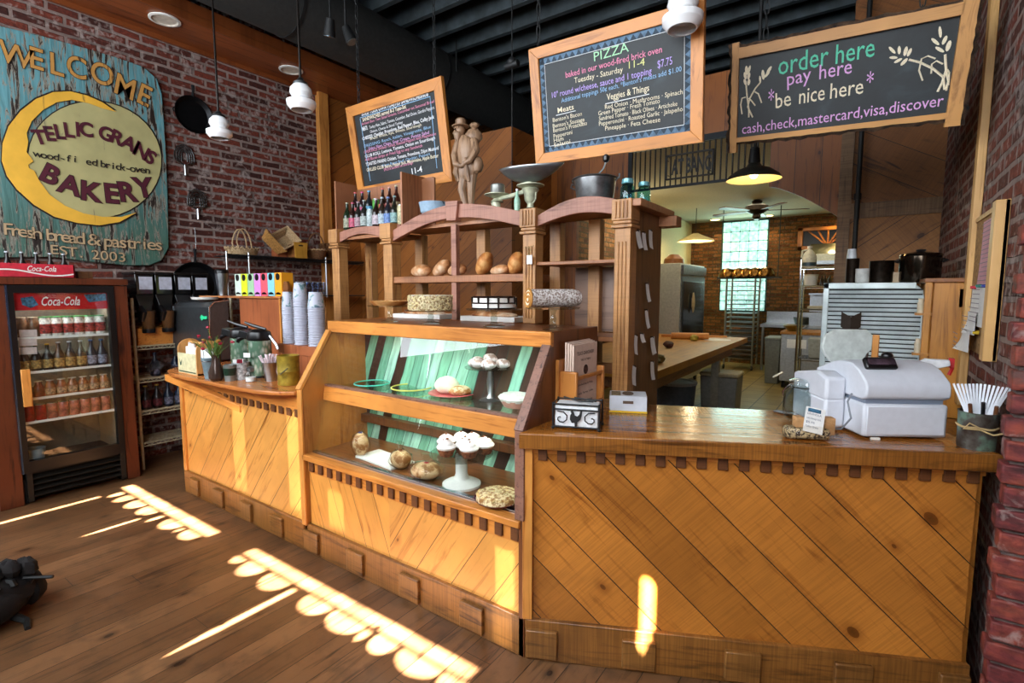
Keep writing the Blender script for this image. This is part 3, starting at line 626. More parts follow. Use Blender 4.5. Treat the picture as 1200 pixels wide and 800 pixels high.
# ---- cast iron pans and beaters
def pan(px, py, r, name, lab, hang=1, g=None):
    p = atX(px, py, -5.46); t = thing(name, lab, 'pan', (-5.475, p.y, p.z)); 
    obj('pan_body', MB().lathe([(r*.80, -.03), (r*.98, .0), (r, .012), (r*.96, .012), (r*.78, -.022)], (0, 0, 0), 30, (1, 0, 0)), m_iron, t)
    h = MB().tube([(0, 0, r*.95), (.008, 0, r*1.2), (.012, 0, r*1.55)], [.014, .011, .016], 8); obj('handle', h, m_iron, t); 
    obj('pour_lip', MB().tube([(.012, -r*1.02, -.02), (.018, -r*1.08, 0), (.012, -r*1.02, .02)], .006, 6), m_iron, t); return t
pan(228, 134, .175, 'frying_pan', 'black cast iron skillet hung on the brick wall beside the welcome sign')
pan(231, 334, .23, 'griddle_pan', 'wide black iron pan hung low on the brick wall above the coffee bins')
def beater(px, py, lab, full):
    p = atX(px, py, -5.47); t = thing('wire_beater', lab, 'whisk', (-5.485, p.y, p.z), group='old wire beaters on the brick wall')
    w, h = .085, .11; hd = MB()
    for k in range(4):
        r = w*(.3+.24*k); hd.tube([(0, -r, -.04), (.0, -r, .03), (0, -r*.7, .03+r*.7), (0, 0, .035+r), (0, r*.7, .03+r*.7), (0, r, .03), (0, r, -.04)], .006, 6)
    hd.tube([(0, -w, -.04), (0, 0, -.075), (0, w, -.04)], .008, 6)
    if full:
        for k in range(5): hd.tube([(.02, -w, -.03+.03*k), (.045, 0, -.03+.03*k), (.02, w, -.03+.03*k)], .005, 5)
    obj('wires', hd, m_steeld, t); obj('handle', MB().cyl((0, 0, -.07), (0, 0, -.17), .011, .014, 10), m_steel, t)
beater(217, 184, 'flat wire beater hanging just below the iron skillet', False)
beater(232, 236, 'round wire basket beater hanging on brick above the wide iron pan', True)
tag(obj('hanging_wire', MB().tube([(0, 0, 0), (0, .004, -.1), (0, 0, -.22)], .003, 5), m_steeld, None, tuple(atX(228, 266, -5.47))), 'thin wire loop holding the wide iron pan on the brick wall', 'wire')
# ---- drinks cooler
XF = -4.96
ck = thing('drinks_cooler', 'tall glass-door drinks cooler in a dark wooden surround', 'refrigerator', (-5.2, 1.22, 0))
m_red = wood('surround_red_pine', '#2e120a', '#64301a', 'z', .35)
bk = MB().b2((-5.44, .905, .0), (-5.42, 1.525, 1.60)).b2((-5.44, .905, 0), (XF-.04, .93, 1.60)).b2((-5.44, 1.50, 0), (XF-.04, 1.525, 1.60)).b2((-5.44, .905, 1.565), (XF-.04, 1.525, 1.60)).b2((-5.44, .905, .18), (XF-.04, 1.525, .27))
wobj('cabinet', bk, m_blackm, ck)
m_wood_in = plain('cooler_liner', '#6e6656', .5)
wobj('liner', MB().b2((-5.42, .93, .27), (-5.41, 1.50, 1.565)).b2((-5.41, 1.492, .27), (XF-.05, 1.50, 1.565)).b2((-5.41, .93, .27), (XF-.05, .938, 1.565)), m_wood_in, ck)
(ya, za), (yb, zb) = yz(15, 343, XF), yz(126, 343, XF); (yc, zc), (yd, zd) = yz(34, 541, XF), yz(139, 519, XF)
y0, y1, z0, z1 = (ya+yc)/2, (yb+yd)/2, (zc+zd)/2, (za+zb)/2
fr = filled([(.905, .235), (1.525, .235), (1.525, 1.60), (.905, 1.60)], [[(y0, z0), (y1, z0), (y1, z1), (y0, z1)]], .05, (XF-.015, 0, 0), (0, 1, 0), (0, 0, 1))
wobj('door_frame', fr, m_blackp, ck, bevel=.004)
wobj('door_glass', MB().b2((XF-.02, y0, z0), (XF-.017, y1, z1)), glass('cooler_glass', (.95, .98, .98, 1), 0., 1.6, thin=True), ck)
zb2 = yz(126, 361.5, XF)[1]
wobj('banner', MB().b2((XF-.035, y0, zb2), (XF-.022, y1, z1)), plain('banner_red', '#c01420', .3, var=.1, vs=8.), ck, label='red cola banner')
def script(mb, body, px0, px1, py, hpx, x, bold=.02):
    p = atX(px0, py+hpx/2, x); q = atX(px1, py+hpx/2, x); s = (p-CP).dot(fw)/FPX; return write(mb, body, hpx*s*1.5, p, (0, 1, 0), (0, 0, 1), fit=(q-p).length, shear=.35, bold=bold)
wobj('banner_lettering', script(MB(), 'Coca‑Cola'.replace('‑', '-'), 49, 94, 353, 10, XF-.0215), m_white, ck)
m_bl = plain('bottle_art_blue', '#3d6f8c', .35, var=.5, vs=60.)
wobj('banner_picture', MB().prism([yz(*p, XF-.0215) for p in ((24, 349), (38, 347), (45, 357), (36, 361), (26, 357))], .001, (XF-.0215, 0, 0), (0, 1, 0), (0, 0, 1)).prism([yz(*p, XF-.0215) for p in ((98, 345), (124, 344), (125, 352), (104, 354))], .001, (XF-.0215, 0, 0), (0, 1, 0), (0, 0, 1)), m_bl, ck)
hz0, hz1 = yz(22, 478, XF+.03)[1], yz(17, 434, XF+.03)[1]
wobj('door_handle', MB().b2((XF+.012, .935, hz0), (XF+.035, .985, hz1)), m_honey, ck, bevel=.004)
wobj('door_edge', MB().b2((XF-.01, .897, .235), (XF+.012, .907, 1.60)), plain('edge_blue_grey', '#4a5f7c', .2, .8, var=0), ck)
gr = MB().b2((XF-.06, .92, .03), (XF-.05, 1.515, .23))
for k in range(4): gr.box((XF-.02, 1.215, .065+.043*k), (.05, .56, .009), rot=Matrix.Rotation(.5, 3, 'Y'))
gr.b2((XF-.05, .92, .02), (XF+.008, .95, .24)).b2((XF-.05, 1.485, .02), (XF+.008, 1.52, .24))
wobj('base_grille', gr, plain('grille_bronze', '#2a2622', .4, .5), ck)
sur = MB().b2((-5.0, .77, 0), (XF-.005, .90, 1.60)).b2((-5.0, 1.53, 0), (XF-.005, 1.62, 1.60)).b2((-5.45, .77, 1.605), (XF+.01, 1.625, 1.655)).b2((-5.45, 1.60, 0), (-5.0, 1.62, 1.60))
wobj('wood_surround', sur, m_red, ck, bevel=.004)
shz = [yz(126, 391, XF-.03)[1], yz(125, 428, XF-.03)[1], yz(128, 456, XF-.03)[1], yz(129, 481, XF-.03)[1]]
def wire_shelf(x0, x1, y0, y1, z, r=.004, n=14, along='y'):
    m = MB()
    if along == 'y':
        for k in range(n+1): x = x0+(x1-x0)*k/n; m.cyl((x, y0, z), (x, y1, z), r*.6, seg=5)
        for y in (y0, y1, (y0+y1)/2): m.cyl((x0, y, z-.004), (x1, y, z-.004), r, seg=5)
    return m
for z in shz:
    wobj('wire_shelf', wire_shelf(-5.40, XF-.05, .945, 1.488, z).b2((XF-.055, .945, z-.012), (XF-.048, 1.488, z+.006)), m_white, ck)
lab_c = MB()
for k, yy in enumerate((391, 401.5, 411.5)):
    p = [yz(*q, XF-.044) for q in ((22, yy-4.5), (43, yy-5), (43.5, yy+3), (23, yy+4))]
    wobj('price_card', MB().prism(p, .002, (XF-.044, 0, 0), (0, 1, 0), (0, 0, 1)), plain('card_pinkish', '#d9c8c4', .7), ck)
area('cooler_lamp', (-5.05, 1.22, 1.50), (.45, .05), 3.5, (1, .97, .9), (-5.2, 1.2, .6))
# bottles and cans in the cooler
def bottle(name, mats, r, h, neck=.38, capm=None, seg=12, lab=None, cat='bottle', label_m=None, nr=.36):
    t = thing(name, lab, cat); b = h*(1-neck)
    r *= 1.12
    obj('glass_body', MB().lathe([(r*.9, 0), (r, .006), (r, b*.86), (r*.82, b), (r*nr, b+(h-b)*.42), (r*nr*.92, h*.96)], seg=seg), mats, t)
    obj('cap', MB().lathe([(r*nr*1.1, h*.95), (r*nr*1.15, h*.955), (r*nr*1.1, h)], seg=10), capm or m_white, t)
    if label_m: obj('paper_label', MB().lathe([(r*1.02, b*.18), (r*1.02, b*.72)], seg=seg, cap=False), label_m, t)
    return t
def can(name, m, r, h, lab, cat='can', topm=None, band=None):
    t = thing(name, lab, cat); obj('can_body', MB().lathe([(r*.85, 0), (r, .008), (r, h-.01), (r*.85, h)], seg=14), m, t)
    obj('lid', MB().lathe([(r*.86, h), (r*.86, h+.003)], seg=14), topm or m_steel, t)
    if band: obj('printed_band', MB().lathe([(r*1.01, h*.35), (r*1.01, h*.9)], seg=14, cap=False), band, t)
    return t
def row(n, ya, yb, x, z, mk, labs, grp, jx=.0):
    protos = {}
    for i in range(n):
        y = ya+(yb-ya)*(i+.5)/n; key, lab = labs[i]
        if key not in protos: protos[key] = mk[key](); o = protos[key]; o.location = (x+R.uniform(-jx, jx), y, z); o['label'] = lab; o['group'] = grp
        else: dup(protos[key], (x+R.uniform(-jx, jx), y, z), None, lab, grp)
C_ = lambda n, c, **k: plain(n, c, .3, **dict(dict(var=.1), **k))
xs_ = XF-.10
mkA = {'can': lambda: bottle('juice_bottle', C_('juice_white', '#d8d5cb', var=.35, vs=50.), .036, .15, .12, C_('lid_green', '#2f7a3a'), nr=.8, label_m=C_('juice_label', '#9c3a34', var=.8, vs=60.)),
       'tan': lambda: bottle('juice_bottle', C_('juice_tan', '#6a4a30', var=.4), .034, .15, .15, C_('lid_cream', '#9a8a70'), nr=.7)}
ord_ = ['first', 'second', 'third', 'fourth', 'fifth', 'sixth', 'seventh', 'eighth', 'ninth']
row(8, .95, 1.48, xs_, shz[0], mkA, [(('tan' if i < 2 else 'can'), ('brown juice bottle, %s from the handle side on the cooler top shelf' if i < 2 else 'white fruit juice bottle with green lid, %s along the cooler top shelf') % ord_[i]) for i in range(8)], 'juices on the cooler top shelf')
mkB = {'y': lambda: bottle('soda_bottle', C_('soda_dark', '#2a1a10'), .030, .20, .42, C_('cap_yellow', '#d0a020'), label_m=C_('lab_tan', '#a8864a', var=.5, vs=60.)),
       'w': lambda: bottle('soda_bottle', C_('soda_dark2', '#3a2a1c'), .032, .21, .42, C_('cap_white', '#c8ccd0'), label_m=C_('lab_gold', '#b08a50', var=.5, vs=60.)),
       'b': lambda: bottle('soda_bottle', C_('soda_blue', '#1e2430'), .032, .21, .42, C_('cap_blue', '#3c6ea0'), label_m=C_('lab_blue', '#8a8c9c', var=.5, vs=60.))}
row(8, .95, 1.48, xs_, shz[1], mkB, [(k, '%s bottle, %s from the handle on the cooler second shelf' % ({'y': 'yellow capped', 'w': 'silver capped', 'b': 'blue capped'}[k], ord_[i])) for i, k in enumerate('yyywwwbb')], 'bottles on the cooler second shelf')
mkC = {'c': lambda: bottle('tea_jar', C_('tea_amber', '#8a4a22', var=.4), .033, .12, .30, C_('tea_clear', '#b9b0a0'), nr=.6, label_m=C_('lab_cream', '#b08a6a', var=.6, vs=60.)), 'r': lambda: bottle('tea_jar', C_('tea_red', '#7a2418', var=.4), .031, .12, .30, C_('tea_clear', '#b9b0a0'), nr=.6)}
row(8, .95, 1.48, xs_, shz[2], mkC, [('c' if i > 1 else 'r', '%s domed drink jar, %s from the handle on the cooler third shelf' % ('amber' if i > 1 else 'red', ord_[i])) for i in range(8)], 'drink jars on the cooler third shelf')
mkD = {'p': lambda: can('soda_can', C_('can_pink', '#b0604c', var=.5), .033, .115, ''), 'r': lambda: can('soda_can', C_('can_red', '#b02418', var=.3), .033, .115, '')}
row(8, .95, 1.48, xs_, shz[3], mkD, [('r' if i < 2 else 'p', '%s can, %s from the handle on the cooler bottom shelf' % ('red' if i < 2 else 'coral pink', ord_[i])) for i in range(8)], 'cans on the cooler bottom shelf')
single('bucket', MB().lathe([(.05, 0), (.062, .11), (.066, .112), (.058, .112), (.047, .005)], seg=20), C_('pale_blue_plastic', '#8fa6b0'), 'pale blue bucket standing on the floor of the drinks cooler', 'bucket', (XF-.12, 1.0, .272))
# ---- cola crate with bottles on the cooler
cy0, cz0 = yz(0, 324, XF-.02); cy1, _ = yz(92, 325, XF-.02)
crt = thing('cola_crate', 'low red cola crate lying on top of the drinks cooler', 'crate', (-5.1, 1.1, 1.655))
cb = MB(); xa, xb, yA, yB, zt = -5.26, XF-.02, .78, 1.30, 1.755
cb.b2((xb-.012, yA, 1.655), (xb, yB, zt)).b2((xa, yA, 1.655), (xa+.012, yB, zt)).b2((xa, yA, 1.655), (xb, yA+.012, zt)).b2((xa, yB-.012, 1.655), (xb, yB, zt)).b2((xa, yA, 1.655), (xb, yB, 1.663))
wobj('crate_box', cb, plain('crate_red', '#c4283a', .5, var=.15), crt, bevel=.002)
rb = MB(); n = 14
for i in range(n):
    f = lambda t: .702+.02*math.sin(t*6.)
    a, b = i/n, (i+1)/n; ya_, yb_ = yA+.01+(yB-yA-.02)*a, yA+.01+(yB-yA-.02)*b
    rb.add([(xb+.0015, ya_, f(a)+.99-.006), (xb+.0015, yb_, f(b)+.99-.006), (xb+.0015, yb_, f(b)+.99+.004), (xb+.0015, ya_, f(a)+.99+.004)], [(0, 1, 2, 3)])
wobj('white_ribbon', rb, m_white, crt)
wobj('crate_lettering', write(MB(), 'Coca-Cola', .055, (xb+.002, 1.03, 1.702), (0, 1, 0), (0, 0, 1), fit=.16, shear=.35, bold=.02), m_white, crt)
p0 = None
for i in range(6):
    pp = (-5.03, .86+.078*i, 1.664)
    if p0 is None:
        p0 = bottle('cola_bottle', C_('cola_dark', '#1a1210'), .027, .175, .5, C_('cap_silver', '#b8c0c8'), lab='dark cola bottle in the red crate', label_m=C_('lab_silver', '#8c98a8', var=.5)); p0.location = pp; g0 = 'cola bottles in the red crate'; p0['group'] = g0; p0['category'] = 'bottle'; p0['label'] = 'dark cola bottle in the red crate, %s from the picture edge' % ord_[i]
    else: dup(p0, pp, None, 'dark cola bottle in the red crate, %s from the picture edge' % ord_[i], g0)
wsingle('wooden_block', MB().b2((-5.2, 1.33, 1.655), (-5.03, 1.42, 1.71)), m_dtrim, 'small dark wooden block beside the red cola crate on the cooler', 'block')
# ---- wire rack with coffee bins
m_rack = plain('rack_cream', '#c9bfa0', .45, .2)
rk = thing('bottle_rack', 'cream wire shelving rack against the brick wall beside the drinks cooler', 'shelving', (-5.3, 2.1, 0))
for y in (1.70, 2.52):
    for x in (-5.13, -5.44): wobj('upright', MB().cyl((x, y, 0), (x, y, 1.50), .013), m_rack, rk)
rz = [yz(157, 407, -5.13)[1], yz(159, 446, -5.13)[1], yz(162, 484, -5.13)[1], yz(164, 521, -5.13)[1]]
for z in rz:
    m = wire_shelf(-5.44, -5.13, 1.70, 2.52, z, .004, 10); m.cyl((-5.125, 1.70, z+.008), (-5.125, 2.52, z+.008), .005, seg=6).cyl((-5.125, 1.70, z-.022), (-5.125, 2.52, z-.022), .005, seg=6)
    q = 26
    m.tube([(-5.125, 1.70+.82*i/q, z+.004 if i % 2 else z-.02) for i in range(q+1)], .003, 5)
    wobj('wire_shelf', m, m_rack, rk)
wsingle('wooden_bin_stand', MB().b2((-5.42, 1.72, rz[0]+.008), (-5.14, 2.5, rz[0]+.02)).b2((-5.16, 1.72, rz[0]+.01), (-5.145, 2.5, rz[0]+.17)).b2((-5.42, 1.72, rz[0]+.01), (-5.145, 1.735, rz[0]+.17)).b2((-5.42, 1.72, rz[0]+.155), (-5.145, 2.5, rz[0]+.17)), m_honeyx, 'light wooden stand under the black coffee bean bins', 'stand', bevel=.003)
zb_ = rz[0]+.17
cb0 = None
for i, px in enumerate((166, 189, 211, 231)):
    y = atX(px, 333, -5.2).y
    if cb0 is None:
        t = cb0 = thing('coffee_bean_bin', '', 'dispenser', (-5.2, y, zb_), group='black coffee bean bins')
        z = yz(166, 345, -5.2)[1]-zb_; zt_ = yz(166, 321, -5.2)[1]-zb_
        obj('bin', MB().ring([[V(-.2, -.065, z), V(.06, -.065, z), V(.06, .065, z), V(-.2, .065, z)], [V(-.2, -.07, zt_), V(.06, -.07, zt_), V(.06, .07, zt_), V(-.2, .07, zt_)]]), plain('smoked_plastic', '#0e0f11', .12, var=0), t, bevel=.006)
        obj('lid', MB().box((-.07, 0, zt_+.008), (.28, .148, .02)), m_blackp, t, bevel=.005)
        obj('card', MB().box((.062, .01, (z+zt_)/2+.01), (.002, .10, (zt_-z)*.62)), plain('card_grey_blue', '#b9bccb', .6), t)
        obj('chute', MB().ring([[V(-.1, -.07, z), V(.05, -.07, z), V(.05, .07, z), V(-.1, .07, z)], [V(-.04, -.04, z*.55), V(.07, -.04, z*.5), V(.07, .04, z*.5), V(-.04, .04, z*.55)], [V(-.02, -.035, z*.1), V(.075, -.035, .06), V(.075, .035, .06), V(-.02, .035, z*.1)]]), m_blackp, t, bevel=.004)
        k = obj('scoop_handle', MB().tube([(.08, -.05, z*.62), (.13, -.04, z*.45), (.10, -.045, z*.2)], [.02, .024, .02], 10), m_blackp, t); obj('spout', MB().cyl((.085, 0, -.02), (.095, 0, z*.5), .045, .055, 14), plain('spout_amber', '#5a3c22', .25), t)
        obj('spout_collar', MB().cyl((.085, 0, -.05), (.085, 0, -.015), .048, .05, 14), m_blackp, t)
        t['label'] = 'black coffee bean bin with a card, first beside the drinks cooler'
    else: dup(cb0, (-5.2, y, zb_), None, 'black coffee bean bin with a card, %s along from the drinks cooler' % ord_[i], 'black coffee bean bins')
# bottles on the rack shelves
mk = {'s': lambda: bottle('syrup_bottle', C_('syrup_dark', '#1c1412', var=.3), .036, .21, .45, C_('cap_gold', '#c09a30'), label_m=C_('lab_maroon', '#6a3038', var=.6, vs=50.)),
      'b': lambda: bottle('syrup_bottle', C_('syrup_blue', '#1b2538', var=.3), .036, .21, .45, C_('cap_navy', '#23304a'), label_m=C_('lab_greyb', '#77798c', var=.6, vs=50.))}
row(7, 1.74, 2.36, -5.22, rz[2]+.008, mk, [(k, '%s bottle, %s along the middle shelf of the cream rack' % ({'s': 'gold capped syrup', 'b': 'navy capped syrup'}[k], ord_[i])) for i, k in enumerate('ssbbbss')], 'bottles on the rack middle shelf')
row(4, 2.04, 2.40, -5.2, rz[3]+.008, mk, [('s', 'gold capped syrup bottle, %s along the lowest shelf of the cream rack' % ord_[i]) for i in range(4)], 'bottles on the rack lowest shelf')
row(3, 1.80, 2.3, -5.25, rz[1]+.008, {'s': mk['b']}, [('s', 'dark bottle under plastic, %s on the rack shelf below the bin stand' % ord_[i]) for i in range(3)], 'dark bottles below the bin stand')
bg_ = MB().grid(lambda a, b: V(-5.14-.10*b, 1.78+.5*a, rz[1]+.012+.13*math.sin(PI*min(1, b+.15))*(.8+.3*math.sin(9*a))), 14, 6)
tag(obj('plastic_bag', bg_, glass('bag_plastic', (.75, .7, .72, 1), .15, 2.2, thin=True)), 'crumpled clear plastic bag with white print on the rack shelf below the bins', 'bag')
# ================================================================ coffee counter top
ZL = .975
tb = MB(); 
pL, pR = atY(236, 347, 2.22), atY(331, 347, 2.22); zs = pL.z
cbn = thing('tea_cabinet', 'reddish wooden cabinet with tea boxes on its top, behind the air pots', 'cabinet', ((pL.x+pR.x)/2, 2.3, ZL))
m_redw = wood('cabinet_redwood', '#6a3018', '#a8603a', 'z', .4, 1.)
xa = atY(283, 400, 2.22).x
wobj('top_board', MB().b2((pL.x, 2.20, zs-.012), (pR.x, 2.36, zs+.006)), wood('cab_top', '#8c4a22', '#c98450', 'x', .35), cbn, bevel=.003)
wobj('front_panel', MB().b2((xa, 2.22, ZL), (pR.x-.02, 2.235, zs-.012)), m_redw, cbn)
wobj('side_panel', MB().b2((pL.x+.02, 2.22, ZL), (pL.x+.035, 2.35, zs-.012)).b2((pR.x-.035, 2.22, ZL), (pR.x-.02, 2.35, zs-.012)), m_redw, cbn)
wobj('edge_strip', MB().b2((pR.x-.03, 2.205, ZL), (pR.x-.012, 2.22, zs-.012)), m_honey, cbn)
# tea boxes
x0 = atY(275, 330, 2.22).x; x1 = atY(330, 330, 2.22).x; hb = atY(300, 320, 2.22).z-zs-.008; n = 7; wb = (x1-x0)/n
t0 = None
for i, (c, nm) in enumerate((('#cfe0d0', 'pale mint and black'), ('#d8e02a', 'acid yellow'), ('#9cc49a', 'sage green'), ('#d58ad0', 'lilac pink'), ('#e85a68', 'coral red'), ('#86c8d8', 'sky blue'), ('#f0a020', 'orange'))):
    t = thing('tea_box', '%s tea box standing on the tea cabinet' % nm, 'box', (x0+wb*(i+.5), 2.27, zs+.006), group='coloured tea boxes in a row')
    obj('carton', MB().box((0, 0, hb/2), (wb*.94, .10, hb)), plain('tea_'+nm, c, .5, var=.03), t, bevel=.002)
    e = MB().lathe([(wb*.27, 0), (wb*.27, .002)], (0, -.051, hb*.83), 14, (0, -1, 0)); obj('emblem', e, m_blackp, t)
    e = MB().lathe([(wb*.40, 0), (wb*.40, .002)], (0, -.051, 0), 14, (0, -1, 0)); e.v = [V(p.x, p.y, abs(p.z)*.8) for p in e.v]; obj('lower_emblem', e, m_blackp, t)
pc = atY(337, 333, 2.25)
wsingle('framed_plaque', MB().prism([(pc.x-.03, zs), (pc.x+.03, zs), (pc.x+.035, zs+.08), (pc.x+.02, zs+.12), (pc.x-.02, zs+.12), (pc.x-.035, zs+.08)], .02, (0, 2.25, 0)), m_brown, 'small dark wooden plaque beside the orange tea box', 'plaque')
# steel tumbler on the cabinet
def lathe_thing(name, lab, cat, loc, parts, grp=None, rz=0):
    t = thing(name, lab, cat, loc, rz, grp)
    for nm, prof, m in parts: obj(nm, MB().lathe(prof, seg=24), m, t)
    return t
p = atY(261, 345, 2.28); s = (p-CP).dot(fw)/FPX
lathe_thing('travel_tumbler', 'tall steel travel tumbler with a black lid on the tea cabinet end', 'tumbler', (p.x, 2.28, zs+.006), [('body', [(4.6*s, 0), (7*s, 27*s), (6.8*s, 27*s)], m_steel), ('lid', [(7.4*s, 26*s), (7.4*s, 29*s), (6*s, 30.5*s)], m_blackp)])
# grey brewer box with a green mark
p, s = ft(208, 405, ZL); A = atY(206, 400, 2.02); B = atY(248, 400, 2.02); hz = atY(225, 357, 2.02).z
gb = thing('coffee_grinder', 'grey steel coffee machine with a green mark behind the wooden caddy', 'coffee machine', ((A.x+B.x)/2, 2.1, ZL))
wobj('housing', MB().prism([(2.0, ZL), (2.02, hz-.02), (2.06, hz+.02), (2.17, hz+.035), (2.17, ZL)], B.x-A.x, (A.x, 0, 0), (0, 1, 0), (0, 0, 1)), plain('grinder_grey', '#55595c', .3, .7, var=.1), gb, bevel=.004)
wobj('trim_edge', MB().tube([(B.x, 1.995, ZL), (B.x, 2.015, hz-.02), (B.x, 2.055, hz+.024), (B.x, 2.17, hz+.04)], .006, 6).tube([(A.x, 1.995, ZL), (A.x, 2.015, hz-.02), (A.x, 2.055, hz+.024)], .006, 6), m_chrome, gb)
q = atY(236, 372, 2.0); wobj('green_mark', MB().prism([(q.x-.03, q.z), (q.x, q.z+.025), (q.x+.03, q.z+.012), (q.x+.09, q.z+.014), (q.x+.09, q.z-.012), (q.x+.03, q.z-.012), (q.x, q.z-.025)], .003, (0, 2.005, 0)), plain('mark_green', '#2fc98a', .5, var=0), gb)
q = atY(240, 345, 2.12); wsingle('white_dish', MB().lathe([(.05, 0), (.1, .01), (.11, .03), (.10, .03), (.05, .008)], (q.x, 2.12, hz+.036), 24), m_white, 'white enamel dish lying on top of the grey coffee machine', 'dish')
# wooden caddy with cards
a = atZ(199, 436, ZL); b = atZ(223, 441, ZL)
cx0, cx1, cy_ = a.x+.05, b.x+.02, 1.60; hC = .20
cd_ = thing('wooden_caddy', 'light wooden caddy with a printed card front at the counter tip', 'caddy', ((cx0+cx1)/2, cy_+.08, ZL))
ppl = wood('caddy_pine', '#a8682c', '#dfa662', 'z', .4)
arc_ = [(cy_, ZL), (cy_, ZL+.17)]+[(cy_+.08-.08*math.cos(PI*i/10), ZL+.17+.07*math.sin(PI*i/10)) for i in range(1, 10)]+[(cy_+.16, ZL+.17), (cy_+.16, ZL)]
wobj('side_panel', MB().prism(arc_, .012, (cx1-.012, 0, 0), (0, 1, 0), (0, 0, 1)), ppl, cd_); wobj('side_panel', MB().prism(arc_, .012, (cx0, 0, 0), (0, 1, 0), (0, 0, 1)), ppl, cd_)
wobj('tray', MB().b2((cx0, cy_, ZL), (cx1, cy_+.16, ZL+.012)).b2((cx0, cy_+.15, ZL), (cx1, cy_+.16, ZL+.14)), ppl, cd_)
wobj('card_front', MB().b2((cx0+.01, cy_-.002, ZL+.005), (cx1-.01, cy_+.008, ZL+.145)), plain('card_cream', '#cfc79c', .7), cd_)
wobj('dowel', MB().cyl((cx0, cy_+.08, ZL+.215), (cx1, cy_+.08, ZL+.215), .009), ppl, cd_)
wobj('print', MB().prism([(cx0+.035, ZL+.10), (cx0+.05, ZL+.075), (cx0+.07, ZL+.10), (cx0+.06, ZL+.06), (cx0+.04, ZL+.055)], .002, (0, cy_-.001, 0)).b2((cx0+.02, cy_-.004, ZL+.012), (cx1-.02, cy_-.001, ZL+.02)), plain('print_green', '#24402c', .6, var=0), cd_)
pk = MB()
for i in range(9): pk.box((R.uniform(cx0+.03, cx1-.03), cy_+R.uniform(.03, .11), ZL+.15+R.uniform(0, .03)), (.05, .012, .07), rot=Matrix.Rotation(R.uniform(-.5, .5), 3, 'Y')@Matrix.Rotation(R.uniform(-.4, .4), 3, 'Z'))
tag(wsingle('sugar_packets', pk, plain('packet_white', '#e8e4e2', .6, var=.12, vs=60.), 'white sugar packets stuffed in the wooden caddy', 'packets'), None, None, None, 'stuff')
# zinc bucket with packets
p, s = ft(246, 443, ZL)
lathe_thing('zinc_tumbler', 'pale blue zinc cup filled with white packets beside the caddy', 'cup', p, [('cup', [(.030, 0), (.045, .13), (.048, .135), (.048, .142), (.044, .142), (.028, .01)], plain('zinc_blue', '#8fa9b4', .35, .5, var=.15)), ('rim_band', [(.046, .115), (.049, .118), (.046, .122)], m_steeld)])
pk = MB()
for i in range(8): pk.box((p.x+R.uniform(-.03, .03), p.y+R.uniform(-.03, .03), ZL+.15+R.uniform(-.01, .02)), (.045, .008, .06), rz=R.uniform(0, 3))
tag(wsingle('sweetener_packets', pk, m_paper, 'white packets standing in the pale blue zinc cup', 'packets'), None, None, None, 'stuff')
# vase with flowers
p, s = ft(254, 446, ZL)
vs_ = thing('flower_vase', 'small dark glass vase holding red and green stems', 'vase', p)
obj('vase_body', MB().lathe([(.03, 0), (.045, .02), (.046, .06), (.026, .115), (.022, .16), (.028, .17), (.02, .17), (.018, .11)], seg=22), plain('vase_brown', '#4a3a33', .12, .3, var=.1), vs_)
m_leaf = plain('stem_green', '#5d7f36', .6, var=.3, vs=20.); m_leafd = plain('stem_dark', '#3a4a24', .6, var=.2)
m_flr = plain('flower_red', '#9c1230', .6, var=.2); m_flt = plain('flower_tan', '#a8742c', .7, var=.3)
for i in range(30):
    a = R.uniform(0, 2*PI); l = R.uniform(.09, .21); sp = R.uniform(.3, 1.3); e = V(math.cos(a)*l*sp*.8, math.sin(a)*l*sp*.5, .16+l*math.sqrt(max(.1, 1-sp*sp*.6)))
    if i < 18: e.z = .16+l*.6; 
    st = MB().tube([(0, 0, .12), (e.x*.4, e.y*.4, .12+(e.z-.12)*.55), tuple(e)], [.0022, .002, .001], 5); obj('stem', st, m_leaf if i % 2 else m_leafd, vs_)
    if i >= 20: obj('flower', MB().ell(e, (.012, .012, .009), 8, 5, jit=.7), m_flr if i % 3 else m_flt, vs_)
    elif i < 12: obj('leaf', MB().prism([(0, 0), (.05, .012), (.11, 0), (.05, -.012)], .001, (e.x*.4, e.y*.4, e.z*.7), V(e.x, e.y, .12).normalized(), V(-e.y, e.x, .05).normalized()), m_leaf, vs_)
